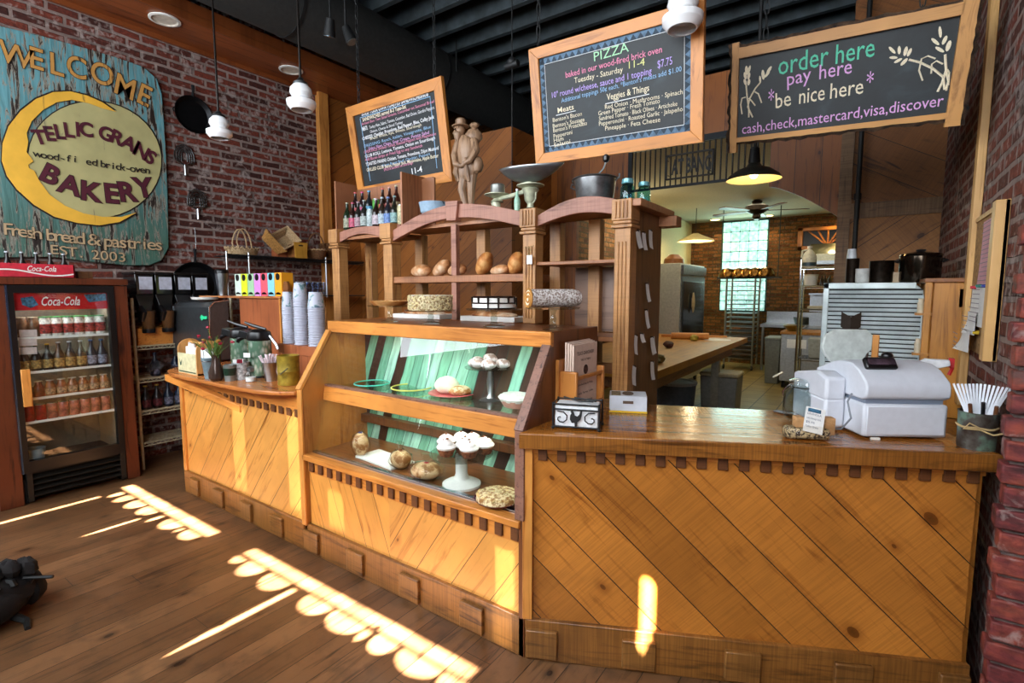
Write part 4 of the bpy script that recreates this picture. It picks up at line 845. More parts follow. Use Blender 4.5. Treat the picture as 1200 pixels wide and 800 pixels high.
# air pots
def airpot(px, py, lab, k=1.):
    p, s = ft(px, py, ZL); t = thing('air_pot', lab, 'air pot', p, .5)
    gm = NT('hammered_airpot') if 'hammered_airpot' not in MATS else None
    if gm:
        o = gm.obj(); vo = gm.add('ShaderNodeTexVoronoi'); gm.put(vo.inputs['Vector'], gm.scl(o, (1, 1, .5))); vo.inputs['Scale'].default_value = 45.
        gm.put(gm.b.inputs['Base Color'], gm.ramp(vo.outputs['Distance'], [(.1, '#e8f4e4'), (.6, '#7ba388')])); gm.b.inputs['Metallic'].default_value = .6; gm.b.inputs['Roughness'].default_value = .25; MATS['hammered_airpot'] = gm.m
    obj('flask', MB().lathe([(.072, 0), (.076, .01), (.074, .25)], seg=26), MATS['hammered_airpot'], t)
    obj('base_ring', MB().lathe([(.078, 0), (.078, .015)], seg=26), m_blackp, t)
    obj('head', MB().lathe([(.076, .25), (.08, .27), (.07, .31), (.04, .325)], seg=26).box((-.08, 0, .285), (.10, .07, .05), rot=Matrix.Rotation(.25, 3, 'Y')), m_blackp, t, bevel=.004)
    obj('spout', MB().tube([(-.11, 0, .275), (-.15, 0, .255), (-.16, 0, .235)], [.018, .016, .012], 10), m_blackp, t)
    obj('lever', MB().tube([(.05, 0, .325), (-.03, 0, .345), (-.10, 0, .37)], [.010, .012, .008], 8), m_blackp, t)
    obj('carry_handle', MB().tube([(.075, .0, .28), (.12, 0, .22), (.13, 0, .19)], .010, 8), m_chrome, t)
airpot(285, 436, 'hammered steel air pot beside the tea cabinet, partly behind the flowers')
airpot(306, 441, 'hammered steel air pot behind the cup of wrapped straws')
p, s = ft(292, 446, ZL)
q = ft(294, 443, ZL)[0]+V(0, 0, .16)
tag(obj('name_card', MB().box((0, 0, 0), (.05, .002, .03), rz=.4), m_paper, None, (q.x+.02, q.y-.03, q.z)), 'white name card clipped to the hammered air pot', 'card')
# small tins, glass jar, cups
def cup(px, py, r, h, nm, lab, cat, m, inner=None, liner=None):
    p, s = ft(px, py, ZL); r *= s; h *= s; t = thing(nm, lab, cat, p)
    obj('body', MB().lathe([(r*.8, 0), (r, h*.97), (r*1.04, h), (r*.97, h), (r*.75, .01)], seg=22), m, t); 
    if inner: inner(t, r, h)
    return t
def wrap(t, r, h): obj('band', MB().lathe([(r*.86, h*.3), (r*.98, h*.8)], seg=22, cap=False), plain('tin_band_dark', '#14301f', .4, var=.6, vs=80.), t)
cup(270, 446, 7, 19, 'creamer_tin', 'small dark green patterned tin in front of the vase', 'tin', plain('tin_grey', '#8c9290', .3, .5), wrap)
cup(283, 444, 9, 20, 'packet_tin', 'tin bristling with red and white packets beside the dark green tin', 'tin', plain('tin_white', '#c5c8ca', .35, var=.5, vs=50.), lambda t, r, h: [obj('packet', MB().box((R.uniform(-.6, .6)*r, R.uniform(-.5, .5)*r, h+.005), (.035, .006, .03), rz=R.uniform(0, 3)), m_paper if k % 3 else m_flr, t) for k in range(8)])
p, s = ft(294, 447, ZL)
t = thing('sugar_shaker', 'small clear glass sugar shaker with a steel top', 'shaker', p)
obj('glass_body', MB().lathe([(.030, 0), (.034, .015), (.034, .045), (.022, .07)], seg=20), m_cglass, t); obj('lid', MB().lathe([(.023, .068), (.022, .09), (.012, .10)], seg=20), m_steel, t); obj('sugar', MB().lathe([(.029, .004), (.031, .03)], seg=20), m_paper, t)
p, s = ft(318, 446, ZL)
t = lathe_thing('straw_cup', 'steel cup crammed with paper wrapped straws', 'cup', p, [('cup', [(.035, 0), (.052, .12), (.055, .124), (.050, .124), (.033, .01)], m_steel)])
for i in range(26):
    a = R.uniform(0, 2*PI); r = R.uniform(.01, .045); l = R.uniform(.03, .055)
    obj('wrapped_straw', MB().cyl((r*.5*math.cos(a), r*.5*math.sin(a), .06), (r*1.5*math.cos(a), r*1.5*math.sin(a), .125+l), .0045, seg=6), plain('straw_wrap', '#e3d2d8', .6, var=.05), t)
p, s = ft(339, 450, ZL)
t = thing('flour_sifter', 'old gold painted sifter tin with wire handle at the counter end', 'sifter', p)
r, h = .065, .165*30/27
obj('tin_body', MB().lathe([(r, 0), (r*1.03, .004), (r*1.0, .03), (r*1.0, h*.45), (r*1.03, h*.47), (r, h*.5), (r*1.02, h-.006), (r*1.04, h), (r*.98, h), (r*.95, .01)], seg=28), plain('sifter_gold', '#a38a2e', .4, .4, var=.25), t)
obj('wire_handle', MB().tube([(-r, 0, h*.85), (-r*1.5, -.01, h*.7), (-r*1.75, -.01, h*.4), (-r*1.4, -.01, h*.15), (-r, 0, h*.2)], .006, 8), plain('handle_pink', '#b09a8c', .4, .5), t)
obj('crank', MB().tube([(r*.2, -r*1.0, h*.4), (r*.6, -r*1.2, h*.42), (r*1.3, -r*.9, h*.62)], .004, 6), m_steeld, t)
# cup platform with stacked cups
a = atY(350, 404, 2.0); b = atY(383, 404, 2.0)
wsingle('cup_platform', MB().b2((a.x-.18, 1.98, ZL), (b.x+.02, 2.16, ZL+.15)).b2((a.x-.20, 1.97, ZL+.15), (b.x+.03, 2.17, a.z)), m_redw, 'reddish wooden block carrying the stacked paper cups', 'stand', bevel=.003)
ctop = a.z
def cup_mat():
    t = NT('printed_cup'); o = t.obj(); z = t.dot(o, (0, 0, 1)); vo = t.noise(o, 22., 4., .5)
    t.put(t.b.inputs['Base Color'], t.ramp(vo, [(.50, '#b4b6c4'), (.56, '#6a9090'), (.62, '#485a70')])); t.b.inputs['Roughness'].default_value = .5; return t.m
cpm = cup_mat(); m_cup = plain('paper_cup', '#b4b6c4', .6, var=.06)
for i, (px, topy, w, n, lab) in enumerate(((339.5, 342, 14, 18, 'stack of white paper cups, lowest of the three beside the tea cabinet'), (354, 330, 16, 20, 'tallest stack of white paper cups, in the middle'), (372, 339, 19, 17, 'widest stack of white paper cups, next to the bread shelf post'))):
    p = atY(px, 402, 2.03); s = (p-CP).dot(fw)/FPX; r = w*s/2; H_ = (402-topy)*s; z0 = 0; step = (H_-.10)/n
    t = thing('cup_stack', lab, 'paper cups', (p.x, 2.03, ctop), group='stacks of paper cups')
    first = None
    for k in range(n):
        if first is None: first = obj('paper_cup', MB().lathe([(r, 0), (r*1.06, .003), (r*1.06, .006), (r*.96, .0075), (r*.95, step*1.05)], seg=18, cap=False), m_cup, t)
        else: c = first.copy(); COL.objects.link(c); c.parent = t; c.location = (0, 0, step*k)
    obj('top_cup', MB().lathe([(r*1.04, step*n-.002), (r*1.0, step*n+.006), (r*.78, H_), (0.001, H_)], seg=18), cpm, t)
# ================================================================ high wire shelf with baskets
zr = atX(265, 299, -5.2).z
bsf = thing('basket_shelf', 'dark wire shelf high on the brick wall carrying wicker baskets', 'shelf', (-5.3, 3.2, zr))
m_dwire = plain('dark_wire', '#3c3e40', .4, .7)
m = MB(); ys, ye = atX(265, 299, -5.2).y, 4.2
for k in range(9): m.cyl((-5.44+.24*k/8, ys, zr), (-5.44+.24*k/8, ye, zr), .004, seg=5)
m.cyl((-5.195, ys, zr+.01), (-5.195, ye, zr+.01), .007, seg=6).cyl((-5.195, ys, zr-.022), (-5.195, ye, zr-.022), .006, seg=6)
for k in range(30): m.cyl((-5.2, ys+(ye-ys)*k/29, zr-.004), (-5.44, ys+(ye-ys)*k/29, zr-.004), .003, seg=4)
wobj('wire_deck', m, m_dwire, bsf)
m_oldlt = m_steel
for px in (266, 292, 382):
    q = atX(px, 310, -5.2); wobj('shelf_post', MB().cyl((-5.2, q.y, zr-.42), (-5.2, q.y, zr+.04), .011), m_steel, bsf)
zg = atX(350, 346, -5.2).z
m = MB(); m.b2((-5.44, 3.35, zg-.012), (-5.19, 4.2, zg)); wobj('lower_board', m, m_dwire, bsf)
g0_ = None
for i, px in enumerate((341, 347, 353, 359, 366, 372, 379)):
    q = atX(px, 345, -5.26); lab = 'clear drinking glass, %s in the row below the basket shelf' % ord_[i]
    if g0_ is None:
        g0_ = single('drinking_glass', MB().lathe([(.028, 0), (.036, .15), (.033, .15), (.026, .008)], seg=16), glass('tumbler_glass', (.75, .80, .88, 1), .05, 1.6, thin=True), lab, 'glass', (-5.26, q.y, zg), 'drinking glasses in a row')
    else: dup(g0_, (-5.26, q.y, zg), None, lab, 'drinking glasses in a row')
def wick(name, c1, c2):
    t = NT(name); o = t.obj(); w = t.add('ShaderNodeTexWave'); t.put(w.inputs['Vector'], o); w.inputs['Scale'].default_value = 28.; w.bands_direction = 'Z'; w.inputs['Distortion'].default_value = 6.; w.inputs['Detail Scale'].default_value = 6.
    t.put(t.b.inputs['Base Color'], t.ramp(w.outputs['Color'], [(.1, c1), (.6, c2)])); t.b.inputs['Roughness'].default_value = .6; t.bump(w.outputs['Color'], .8, .006); return t.m
wk1, wk2, wk3 = wick('wicker_pale', '#a07a4c', '#e2c49a'), wick('wicker_gold', '#8a5a24', '#d69c50'), wick('wicker_brown', '#4c2c14', '#94643a')
def bt(px, x=-5.3): q = atX(px, 300, x); return V(x, q.y, zr+.012), (q-CP).dot(fw)/FPX
p, s = bt(284)
t = thing('handled_basket', 'pale flat wicker basket with two hoop handles on the dark shelf end', 'basket', p)
obj('basket_bowl', MB().ring([[V(.10*k*math.cos(2*PI*j/28), .155*k*math.sin(2*PI*j/28), z+.006*math.sin(j*PI)) for j in range(28)] for k, z in ((.85, 0), (1., .035), (1.05, .07), (.98, .07), (.8, .012))]), wk1, t)
rm = MB().tube([(.105*math.cos(2*PI*j/40), .163*math.sin(2*PI*j/40), .07+.010*(-1)**j) for j in range(40)], .009, 6, closed=True); obj('braided_rim', rm, wk1, t)
for dx in (-.05, .05): obj('hoop_handle', MB().tube([(dx, -.05+.0*i, .07) if i == 0 else (dx*(1-.3*math.sin(PI*i/12)), -.05-.075*math.cos(PI*i/12)+.05, .07+.20*math.sin(PI*i/12)) for i in range(13)], .007, 7), wk1, t)
def frustum(t, name, w0, d0, w1, d1, h, mat, wall=.008, rot=None, off=(0, 0, 0)):
    m = MB(); rr = lambda w, d, z: [V(-w/2, -d/2, z), V(w/2, -d/2, z), V(w/2, d/2, z), V(-w/2, d/2, z)]
    m.ring([rr(w0, d0, 0), rr(w1, d1, h), rr(w1-2*wall, d1-2*wall, h), rr(w0-2*wall, d0-2*wall, wall)])
    if rot: m.v = [rot@p+Vector(off) for p in m.v]
    return obj(name, m, mat, t, bevel=.003)
p, s = bt(314)
t = thing('bread_basket', 'golden rectangular wicker basket tipped on its side', 'basket', p); frustum(t, 'woven_tray', .10, .20, .15, .28, .10, wk2, rot=Matrix.Rotation(-.75, 3, 'X')@Matrix.Rotation(.5, 3, 'Y'), off=(0, .02, .12))
p, s = bt(337)
t = thing('splint_basket', 'round pale splint basket leaning above the wooden box', 'basket', p+V(-.02, -.02, .17)); 
rot = Matrix.Rotation(.5, 3, 'X')@Matrix.Rotation(1.0, 3, 'Y'); frustum(t, 'woven_bowl', .15, .16, .20, .21, .10, wk1, rot=rot); 
m = MB().tube([rot@V(.105*a, .11*b, .10) for a, b in ((-1, -1), (1, -1), (1, 1), (-1, 1))], .010, 6, closed=True); obj('rim', m, wk1, t)
p, s = bt(348, -5.24)
t = thing('wooden_box', 'yellow wooden box with a slot handle among the baskets', 'box', p); m = filled([(-.07, 0), (.07, 0), (.08, .17), (-.08, .17)], [[(-.03, .13), (.03, .13), (.03, .145), (-.03, .145)]], .01, (.08, 0, 0), (0, 1, 0), (0, 0, 1)); obj('end_board', m, wood('yellow_box', '#9c6a20', '#c99438', 'z', .5), t)
obj('box_body', MB().b2((-.12, -.07, 0), (.07, -.062, .15)).b2((-.12, .062, 0), (.07, .07, .15)).b2((-.12, -.07, 0), (.07, .07, .01)).b2((-.12, -.07, 0), (-.11, .07, .15)), m_brown, t)
p, s = bt(333, -5.36); single('dark_wooden_box', MB().box((0, 0, .06), (.12, .22, .12)), m_redw, 'reddish wooden box behind the tipped golden basket', 'box', p)
p, s = bt(371, -5.26)
t = thing('hoop_basket', 'brown wicker basket with a tall hoop handle beside the wooden box', 'basket', p)
obj('basket_bowl', MB().lathe([(.07, 0), (.10, .05), (.115, .11), (.105, .11), (.065, .012)], seg=24), wk3, t); obj('hoop_handle', MB().tube([(0, -.11*math.cos(PI*i/14), .10+.20*math.sin(PI*i/14)) for i in range(15)], .008, 7), wk3, t)
obj('rim', MB().tube([(.112*math.cos(2*PI*j/30), .112*math.sin(2*PI*j/30), .11+.004*(-1)**j) for j in range(30)], .009, 6, closed=True), wk1, t)
p, s = bt(384, -5.34)
t = thing('lidded_basket', 'dark wicker basket tipped against the boarded wall', 'basket', p+V(0, .06, .0)); obj('basket_bowl', MB().lathe([(.10, 0), (.14, .12), (.15, .2), (.13, .2)], seg=20), wk3, t)
# ================================================================ on and in the bread shelf
# beer rack
ZT = 2.0
xl, xr_ = atY(400, 262, 2.45).x, atY(494, 262, 2.45).x
brk = thing('beer_rack', 'small wooden two-step rack of beer bottles on top of the bread shelf', 'rack', ((xl+xr_)/2, 2.5, ZT))
m_rk = wood('beer_rack_wood', '#6c3c22', '#a06a48', 'z', .4)
zL_ = atY(400, 212, 2.42).z; 
xr1 = atY(472, 230, 2.42).x
wobj('side_board', MB().b2((xl, 2.40, ZT-.01), (xl+.012, 2.58, zL_)), m_rk, brk)
wobj('side_board', MB().b2((xr1, 2.40, ZT-.01), (xr1+.015, 2.62, atY(472, 202, 2.42).z)), m_rk, brk)
wobj('back_board', MB().b2((xl, 2.60, ZT-.01), (xr1+.10, 2.615, zL_-.03)).b2((xr1+.015, 2.585, ZT-.01), (xr_-.01, 2.6, atY(472, 205, 2.42).z)), m_rk, brk)
wobj('step', MB().b2((xl, 2.47, ZT-.01), (xr1, 2.60, ZT+.09)).b2((xl, 2.39, ZT-.02), (xr1, 2.47, ZT)), m_oldw, brk)
specs = {'lo': [(407, '#1a2a18', '#8f8f76'), (413.5, '#2a1410', '#b03c5c'), (420, '#22201c', '#9c7c84'), (427, '#20201e', '#9aa4a0'), (434, 'can', '#aab8b8'), (441, '#241814', '#b8a8b0'), (448, '#2a2018', '#a8b8c0'), (455, '#22222a', '#5c7cb4'), (462.5, '#1e2018', '#7ca0a0'), (470, 'can', '#b8b088')],
         'up': [(417, '#241414', '#c85c5c'), (425, '#241418', '#c84a7c'), (433, '#1e2226', '#5aa0c8'), (441, 'can', '#4c9a3a'), (449, '#2a1812', '#c85c50'), (457, '#30140f', '#d0948c'), (465, '#3a1a12', '#b8a884')]}
nm_ = {'#8f8f76': 'olive label', '#b03c5c': 'crimson label', '#9c7c84': 'mauve label', '#9aa4a0': 'grey green label', '#aab8b8': 'silver can', '#b8a8b0': 'pale pink label', '#a8b8c0': 'ice grey label', '#5c7cb4': 'blue label', '#7ca0a0': 'sea green label', '#b8b088': 'straw can', '#c85c5c': 'salmon label', '#c84a7c': 'hot pink label', '#5aa0c8': 'light blue label', '#4c9a3a': 'bright green can', '#c85c50': 'brick red label', '#d0948c': 'white and red label', '#b8a884': 'cream label'}
for rw, lst in specs.items():
    for i, (px, gc, lc) in enumerate(lst):
        yy, zz = (2.44, ZT) if rw == 'lo' else (2.53, ZT+.09); q = atY(px, 250, yy)
        lm = plain('beer_label_'+lc[1:], lc, .5, var=.4, vs=70.)
        if gc == 'can':
            t = can('beer_can', lm, .026, .13, '%s standing on the %s step of the beer rack' % (nm_[lc], 'front' if rw == 'lo' else 'upper'))
        else:
            hh = .20 if i % 3 else .205
            t = bottle('beer_bottle', plain('beer_glass_'+gc[1:], gc, .15, var=0), .027, hh, .40, plain('cap_'+lc[1:], lc, .4, var=0), lab='beer bottle with %s on the %s step of the beer rack' % (nm_[lc], 'front' if rw == 'lo' else 'upper'), label_m=lm)
        t.location = (q.x, yy, zz); t['group'] = 'beers in the wooden rack'
def top(px, y, z): q = atY(px, 240, y); return V(q.x, y, z), (q-CP).dot(fw)/FPX
p, s = top(509, 2.5, 2.04)
t = thing('blue_bowl', 'pale blue enamel bowl on the arch of the bread shelf', 'bowl', p)
obj('bowl_body', MB().lathe([(.06, 0), (.09, .03), (.10, .085), (.103, .09), (.095, .088), (.055, .01)], seg=26), plain('enamel_blue', '#9fb8cc', .2, var=.1), t); obj('wire_bail', MB().tube([(.1*math.cos(a), .1*math.sin(a)*.6-.03, .09-.05*math.sin(a)) for a in [PI*i/12 for i in range(13)]], .003, 6), m_steeld, t)
# carved wooden wanderer
p, s = top(548, 2.5, 2.065)
t = thing('carved_statue', 'carved wooden figure of a bearded man in a hat carrying a sack', 'statue', p, .25)
ms = wood('statue_wood', '#4a3624', '#9c7c60', 'z', .45, 2.)
k = .56/.62
def S3(*a): return V(*a)*1.0
H = .54
body = MB()
body.ring([[V(cx+rx*math.cos(2*PI*j/20)*(1+.10*math.sin(j*2.5+z*30)), cy+ry*math.sin(2*PI*j/20)*(1+.10*math.cos(j*3.1+z*22)), z) for j in range(20)] for cx, cy, rx, ry, z in ((0, 0, .035, .03, .17), (0, 0, .06, .045, .20), (.005, 0, .07, .05, .25), (.005, 0, .06, .045, .30), (0, 0, .065, .045, .35), (0, 0, .062, .045, .40), (-.01, 0, .045, .035, .43), (-.02, -.005, .022, .02, .445))])
obj('body', body, ms, t)
legs = MB().tube([(-.02, 0, .21), (-.035, -.01, .12), (-.005, -.005, .0)], [.032, .024, .018], 10).tube([(.03, 0, .21), (.03, -.01, .11), (.012, .01, .0)], [.032, .022, .016], 10); 
obj('leg', MB().tube([(-.02, 0, .21), (-.035, -.01, .12), (-.005, -.005, .0)], [.034, .025, .018], 10), ms, t); obj('leg', MB().tube([(.03, 0, .21), (.03, -.01, .11), (.018, .01, .0)], [.034, .024, .016], 10), ms, t)
hd_ = MB().ell((-.04, -.012, .475), (.028, .03, .036), 16, 10); hd_.ell((-.062, -.035, .468), (.008, .010, .012), 8, 6); obj('head', hd_, ms, t)
obj('beard', MB().ring([[V(-.052+r*math.cos(2*PI*j/12), -.028+r*.8*math.sin(2*PI*j/12), z) for j in range(12)] for r, z in ((.026, .462), (.024, .44), (.016, .415), (.006, .395))]), ms, t)
obj('moustache', MB().tube([(-.078, -.030, .458), (-.062, -.045, .462), (-.040, -.045, .458)], .006, 6), ms, t)
obj('eye_brow', MB().tube([(-.072, -.03, .487), (-.055, -.042, .490), (-.035, -.042, .487)], .005, 6), ms, t)
obj('hat', MB().lathe([(.052, .498), (.055, .503), (.032, .51), (.033, .535), (.026, .545)], (-.038, -.01, 0), 18), ms, t)
obj('arm', MB().tube([(-.055, -.01, .41), (-.078, -.02, .33), (-.06, -.045, .27), (-.01, -.055, .25)], [.024, .022, .018, .014], 10), ms, t)
obj('arm', MB().tube([(.05, -.01, .41), (.075, -.03, .34), (.045, -.055, .28), (.0, -.06, .26)], [.025, .024, .018, .014], 10), ms, t)
obj('hand', MB().ell((-.005, -.062, .255), (.020, .012, .014), 10, 6), ms, t)
obj('sack', MB().ell((.035, .02, .44), (.055, .045, .05), 16, 10, jit=.12).ell((.05, .0, .50), (.03, .025, .018), 10, 6).cyl((.045, .01, .47), (.05, 0, .50), .012, .022), ms, t)
obj('sack', MB().ell((.075, -.01, .26), (.035, .035, .05), 14, 8, jit=.15), ms, t)
obj('coat_fold', MB().tube([(-.055, -.02, .30), (-.065, -.03, .22), (-.05, -.02, .17)], [.014, .02, .012], 8).tube([(.01, -.05, .30), (.02, -.05, .22), (.03, -.04, .16)], [.01, .016, .01], 8), ms, t)
# kitchen scale
p, s = top(607, 2.47, 2.02)
t = thing('balance_scale', 'old cream balance scale with a large steel scoop pan', 'scale', p)
m_cri = plain('old_cream_iron', '#bfc2a6', .45, .2, var=.25, vs=20.)
bx = -.17; b0 = MB().tube([(bx, 0, .075), (-.05, 0, .085), (.08, 0, .105)], [.010, .014, .012], 8).tube([(bx, .02, .08), (.08, .02, .11)], .006, 6); obj('beam', b0, m_cri, t)
obj('stand', MB().cyl((bx+.02, 0, 0), (bx+.01, 0, .06), .022, .028).cyl((bx+.02, 0, .06), (bx+.02, 0, .08), .04, .02).cyl((bx-.02, 0, .0), (bx+.0, 0, .06), .012), m_cri, t)
obj('stand', MB().lathe([(.018, -.015), (.022, .0), (.018, .03), (.034, .05), (.038, .09), (.05, .105), (.04, .115)], (.085, 0, 0), 16).tube([(.05, 0, .09), (.055, 0, .05), (.07, 0, .03)], .007, 6).tube([(.12, 0, .09), (.118, 0, .05), (.10, 0, .03)], .007, 6), m_cri, t)
obj('weight_plate', MB().lathe([(.03, .085), (.075, .10), (.075, .104), (.02, .098)], (bx+.02, 0, 0), 22), m_cri, t)
obj('iron_weight', MB().lathe([(.040, .102), (.042, .105), (.042, .155), (.036, .162)], (bx+.025, 0, 0), 22), plain('weight_grey', '#8c8d88', .4, .6), t)
obj('plate_support', MB().lathe([(.03, .11), (.078, .125), (.078, .13), (.04, .132), (.04, .142)], (.085, 0, 0), 24), m_cri, t)
# scoop pan : shallow ellipsoidal bowl with a pointed lip
def scoop(a, b):
    th = 2*PI*a; r = b; x = .175*r*math.cos(th)+(.06*r*max(0, math.cos(th))**6); y = .13*r*math.sin(th)*(1-.25*max(0, math.cos(th))**4)
    return V(.07+x, y, .142+.085*(r**2.2)+.0*x)
m = MB().grid(scoop, 40, 10); rot = Matrix.Rotation(.13, 3, 'X')@Matrix.Rotation(.02, 3, 'Y'); m.v = [rot@(q-V(.07, 0, .14))+V(.07, 0, .14) for q in m.v]
o = obj('scoop_pan', m, plain('pan_steel', '#9aa0a4', .3, .85, var=.15, vs=12.), t); sm = o.modifiers.new('thick', 'SOLIDIFY'); sm.thickness = .003
p, s = top(606, 2.40, 2.0)
t = thing('glass_bottle', 'slim pale green glass bottle in front of the balance scale', 'bottle', (p.x, 2.40, 2.0)); m_gg = plain('pale_green_glass', '#9cc4ac', .1, var=.15); obj('bottle_body', MB().lathe([(.015, 0), (.017, .01), (.018, .06), (.009, .085), (.007, .115)], seg=16), m_gg, t); obj('stopper', MB().lathe([(.008, .112), (.008, .122)], seg=12), m_steel, t)
p, s = top(620, 2.42, 2.0); single('black_tin', MB().lathe([(.028, 0), (.03, .012), (.01, .018)], seg=18), m_blackp, 'small flat black tin beside the pale green bottle', 'tin', (p.x, 2.42, 2.0))
# pot with ladle
p, s = top(697, 2.5, 2.0)
t = thing('stock_pot', 'dented grey metal pot with a bail handle on the bread shelf', 'pot', p)
r = 25*s; obj('pot_body', MB().lathe([(r*.78, 0), (r*.82, .008), (r*.97, 30*s), (r*1.02, 31*s), (r*1.0, 32*s), (r*.94, 32*s), (r*.75, .01)], seg=32), plain('pot_grey', '#7c7d7e', .35, .8, var=.35, vs=14.), t)
obj('ear', MB().tube([(-r, 0, 27*s), (-r*1.22, 0, 29*s), (-r*1.28, 0, 25*s), (-r*1.05, 0, 22*s)], .005, 6), m_steeld, t); obj('ear', MB().tube([(r, 0, 27*s), (r*1.2, 0, 30*s), (r*1.2, 0, 34*s)], .005, 6), m_steeld, t)
obj('bail_handle', MB().tube([(r*1.1*math.cos(a), -r*.9*math.sin(a), 30*s+.01*math.sin(a)) for a in [PI*i/14 for i in range(15)]], .003, 6), m_steeld, t)
t = thing('meat_grinder_crank', 'curved iron crank handle with a knob standing out of the grey pot', 'crank', p+V(.02, -.01, .10))
obj('crank_arm', MB().tube([(-.03, 0, -.08), (-.01, 0, .05), (.03, 0, .085), (.045, 0, .12)], .005, 8), m_steeld, t); obj('knob', MB().lathe([(.009, .115), (.017, .125), (.018, .145), (.008, .155)], (.045, 0, 0), 14), m_blackp, t)
# blue mason jars
m_aq = glass('aqua_glass', (.6, .85, .88, 1), .03, 1.5, thin=True)
for i, (px, w, h, lab) in enumerate(((735, 17, 27, 'aqua glass canning jar nearest the grey pot'), (754, 16, 24, 'aqua glass canning jar standing on the shelf end'))):
    p, s = top(px, 2.44 if i == 0 else 2.5, 1.99); r = w/2*s; hh = h*s
    t = thing('canning_jar', lab, 'jar', p, group='aqua canning jars'); obj('glass_jar', MB().lathe([(r*.9, 0), (r, .008), (r, hh*.62), (r*.72, hh*.76), (r*.72, hh*.98), (r*.64, hh*.98), (r*.64, hh*.76), (r*.9, hh*.6), (r*.9, .012), (r*.5, .01)], seg=24), m_aq, t)
    obj('lid', MB().lathe([(r*.8, hh*.80), (r*.84, hh*.83), (r*.8, hh), (r*.4, hh*1.02)], seg=24), plain('jar_lid_aqua', '#6aa4ac', .25, .3, var=.2), t)
# loaves
def crust(name, c1, c2, c3):
    t = NT(name); o = t.obj(); n = t.noise(o, 9., 5., .5); n2 = t.noise(o, 45., 4.)
    c = t.ramp(n, [(.35, c1), (.5, c2), (.65, c3)]); t.put(t.b.inputs['Base Color'], t.mix(.3, c, t.ramp(n2, [(.3, (.5, .5, .5, 1)), (.7, (1.2, 1.2, 1.2, 1))]), 'MULTIPLY')); t.b.inputs['Roughness'].default_value = .65; t.bump(n2, .5, .004); return t.m
cr1 = crust('crust_floured', '#8a4c1c', '#c48a58', '#e0c4a4'); cr2 = crust('crust_golden', '#7a3c12', '#bd7634', '#dca868')
def loaf(px, py, w, h, ang, y, z, lab, m, tilt=.5, name='bread_loaf', n=1):
    q = atY(px, py, y); s = (q-CP).dot(fw)/FPX; a, b = w/2*s, h/2*s; rot = Matrix.Rotation(ang, 3, 'Y')@Matrix.Rotation(tilt, 3, 'X')
    mb = MB().ell((0, 0, 0), (a, b*1.2, b), 22, 14, rot=rot); zc = max(z-min(v.z for v in mb.v), 0)
    for v in mb.v:
        r = v.length; v *= 1+.03*math.sin(v.x*60+v.z*40)
    zmin = min(v.z for v in mb.v); t = tag(obj(name, mb, m, None, (q.x, y, z-zmin)), lab, 'bread', 'loaves on the bread shelf'); return t
zb1 = 1.652
loaf(494, 319, 30, 14, 0, 2.46, zb1, 'flat floured loaf, farthest along from the scale on the bread shelf', cr1)
loaf(518, 314, 28, 15, -.55, 2.50, zb1, 'floured oval loaf propped on its neighbours behind the center post', cr1)
loaf(536, 318, 26, 14, -.1, 2.44, zb1, 'floured loaf half hidden by the center post', cr1)
loaf(568, 305, 30, 18, -1.0, 2.46, zb1, 'golden oval loaf standing steeply on end', cr2, .2)
loaf(586, 317, 27, 11, -.1, 2.42, zb1, 'small floured loaf lying between two golden loaves', cr1)
loaf(605, 306, 28, 19, -1.1, 2.46, zb1, 'round golden loaf standing against the fluted post', cr2, .2)
loaf(588, 312, 26, 10, 0, 2.54, zb1, 'pale loaf lying at the back between the golden loaves', cr1)
# cake stands
m_cs = glass('cake_stand_glass', (.82, .86, .84, 1), .02, 1.7, thin=True)
def cakestand(px, pyb, pyp, wp, y, lab, metal=False, z0=1.378, name='cake_stand'):
    p = atY(px, pyb, y); s = (p-CP).dot(fw)/FPX; h = (pyb-pyp)*s*.98; r = wp/2*s; t = thing(name, lab, 'cake stand', (p.x, y, z0), group='cake stands on the display case')
    obj('foot', MB().lathe([(r*.38, 0), (r*.40, .006), (r*.16, .014), (r*.10, .03), (r*.13, h*.5), (r*.08, h*.7), (r*.14, h-.008)], seg=24), m_cs if not metal else m_steel, t)
    obj('plate', MB().lathe([(r*.2, h-.008), (r*.95, h-.004), (r, h+.004), (r*.93, h+.001), (r*.2, h-.002)], seg=36), m_cs if not metal else m_steel, t)
    return V(p.x, y, z0+h+.002), s, r
def cakemat(name, c1, c2, sc, bump=.8):
    t = NT(name); o = t.obj(); n = t.noise(o, sc, 3.); t.put(t.b.inputs['Base Color'], t.ramp(n, [(.42, c1), (.56, c2)])); t.b.inputs['Roughness'].default_value = .6; t.bump(n, bump, .01); return t.m
P1, s, r = cakestand(457, 376, 357, 52, 2.02, 'glass cake stand holding the golden pie')
t = thing('golden_pie', 'low golden pie on the stand nearest the paper cups', 'pie', P1); obj('pastry_rim', MB().lathe([(r*.66, 0), (r*.86, .022), (r*.88, .026), (r*.78, .028), (r*.7, .02)], seg=40), cr2, t); obj('filling', MB().grid(lambda a, b: V(r*.8*b*math.cos(2*PI*a), r*.8*b*math.sin(2*PI*a), .022+.008*math.sin(20*a*PI)*math.sin(9*b)), 40, 8), cakemat('pie_cream', '#c98a40', '#e6c48c', 40.), t)
P2, s, r = cakestand(505, 379, 363, 60, 2.02, 'glass cake stand under the nut covered cake')
t = thing('nut_cake', 'tall round cake coated all over in chopped nuts', 'cake', P2); rr, hh = 25.5*s, 17*s; m = MB().lathe([(rr*.98, 0), (rr, .01), (rr, hh*.95), (rr*.95, hh)], seg=48); obj('cake_body', m, cakemat('nut_coat', '#8c6c40', '#ddd0a8', 90.), t)
nb = MB()
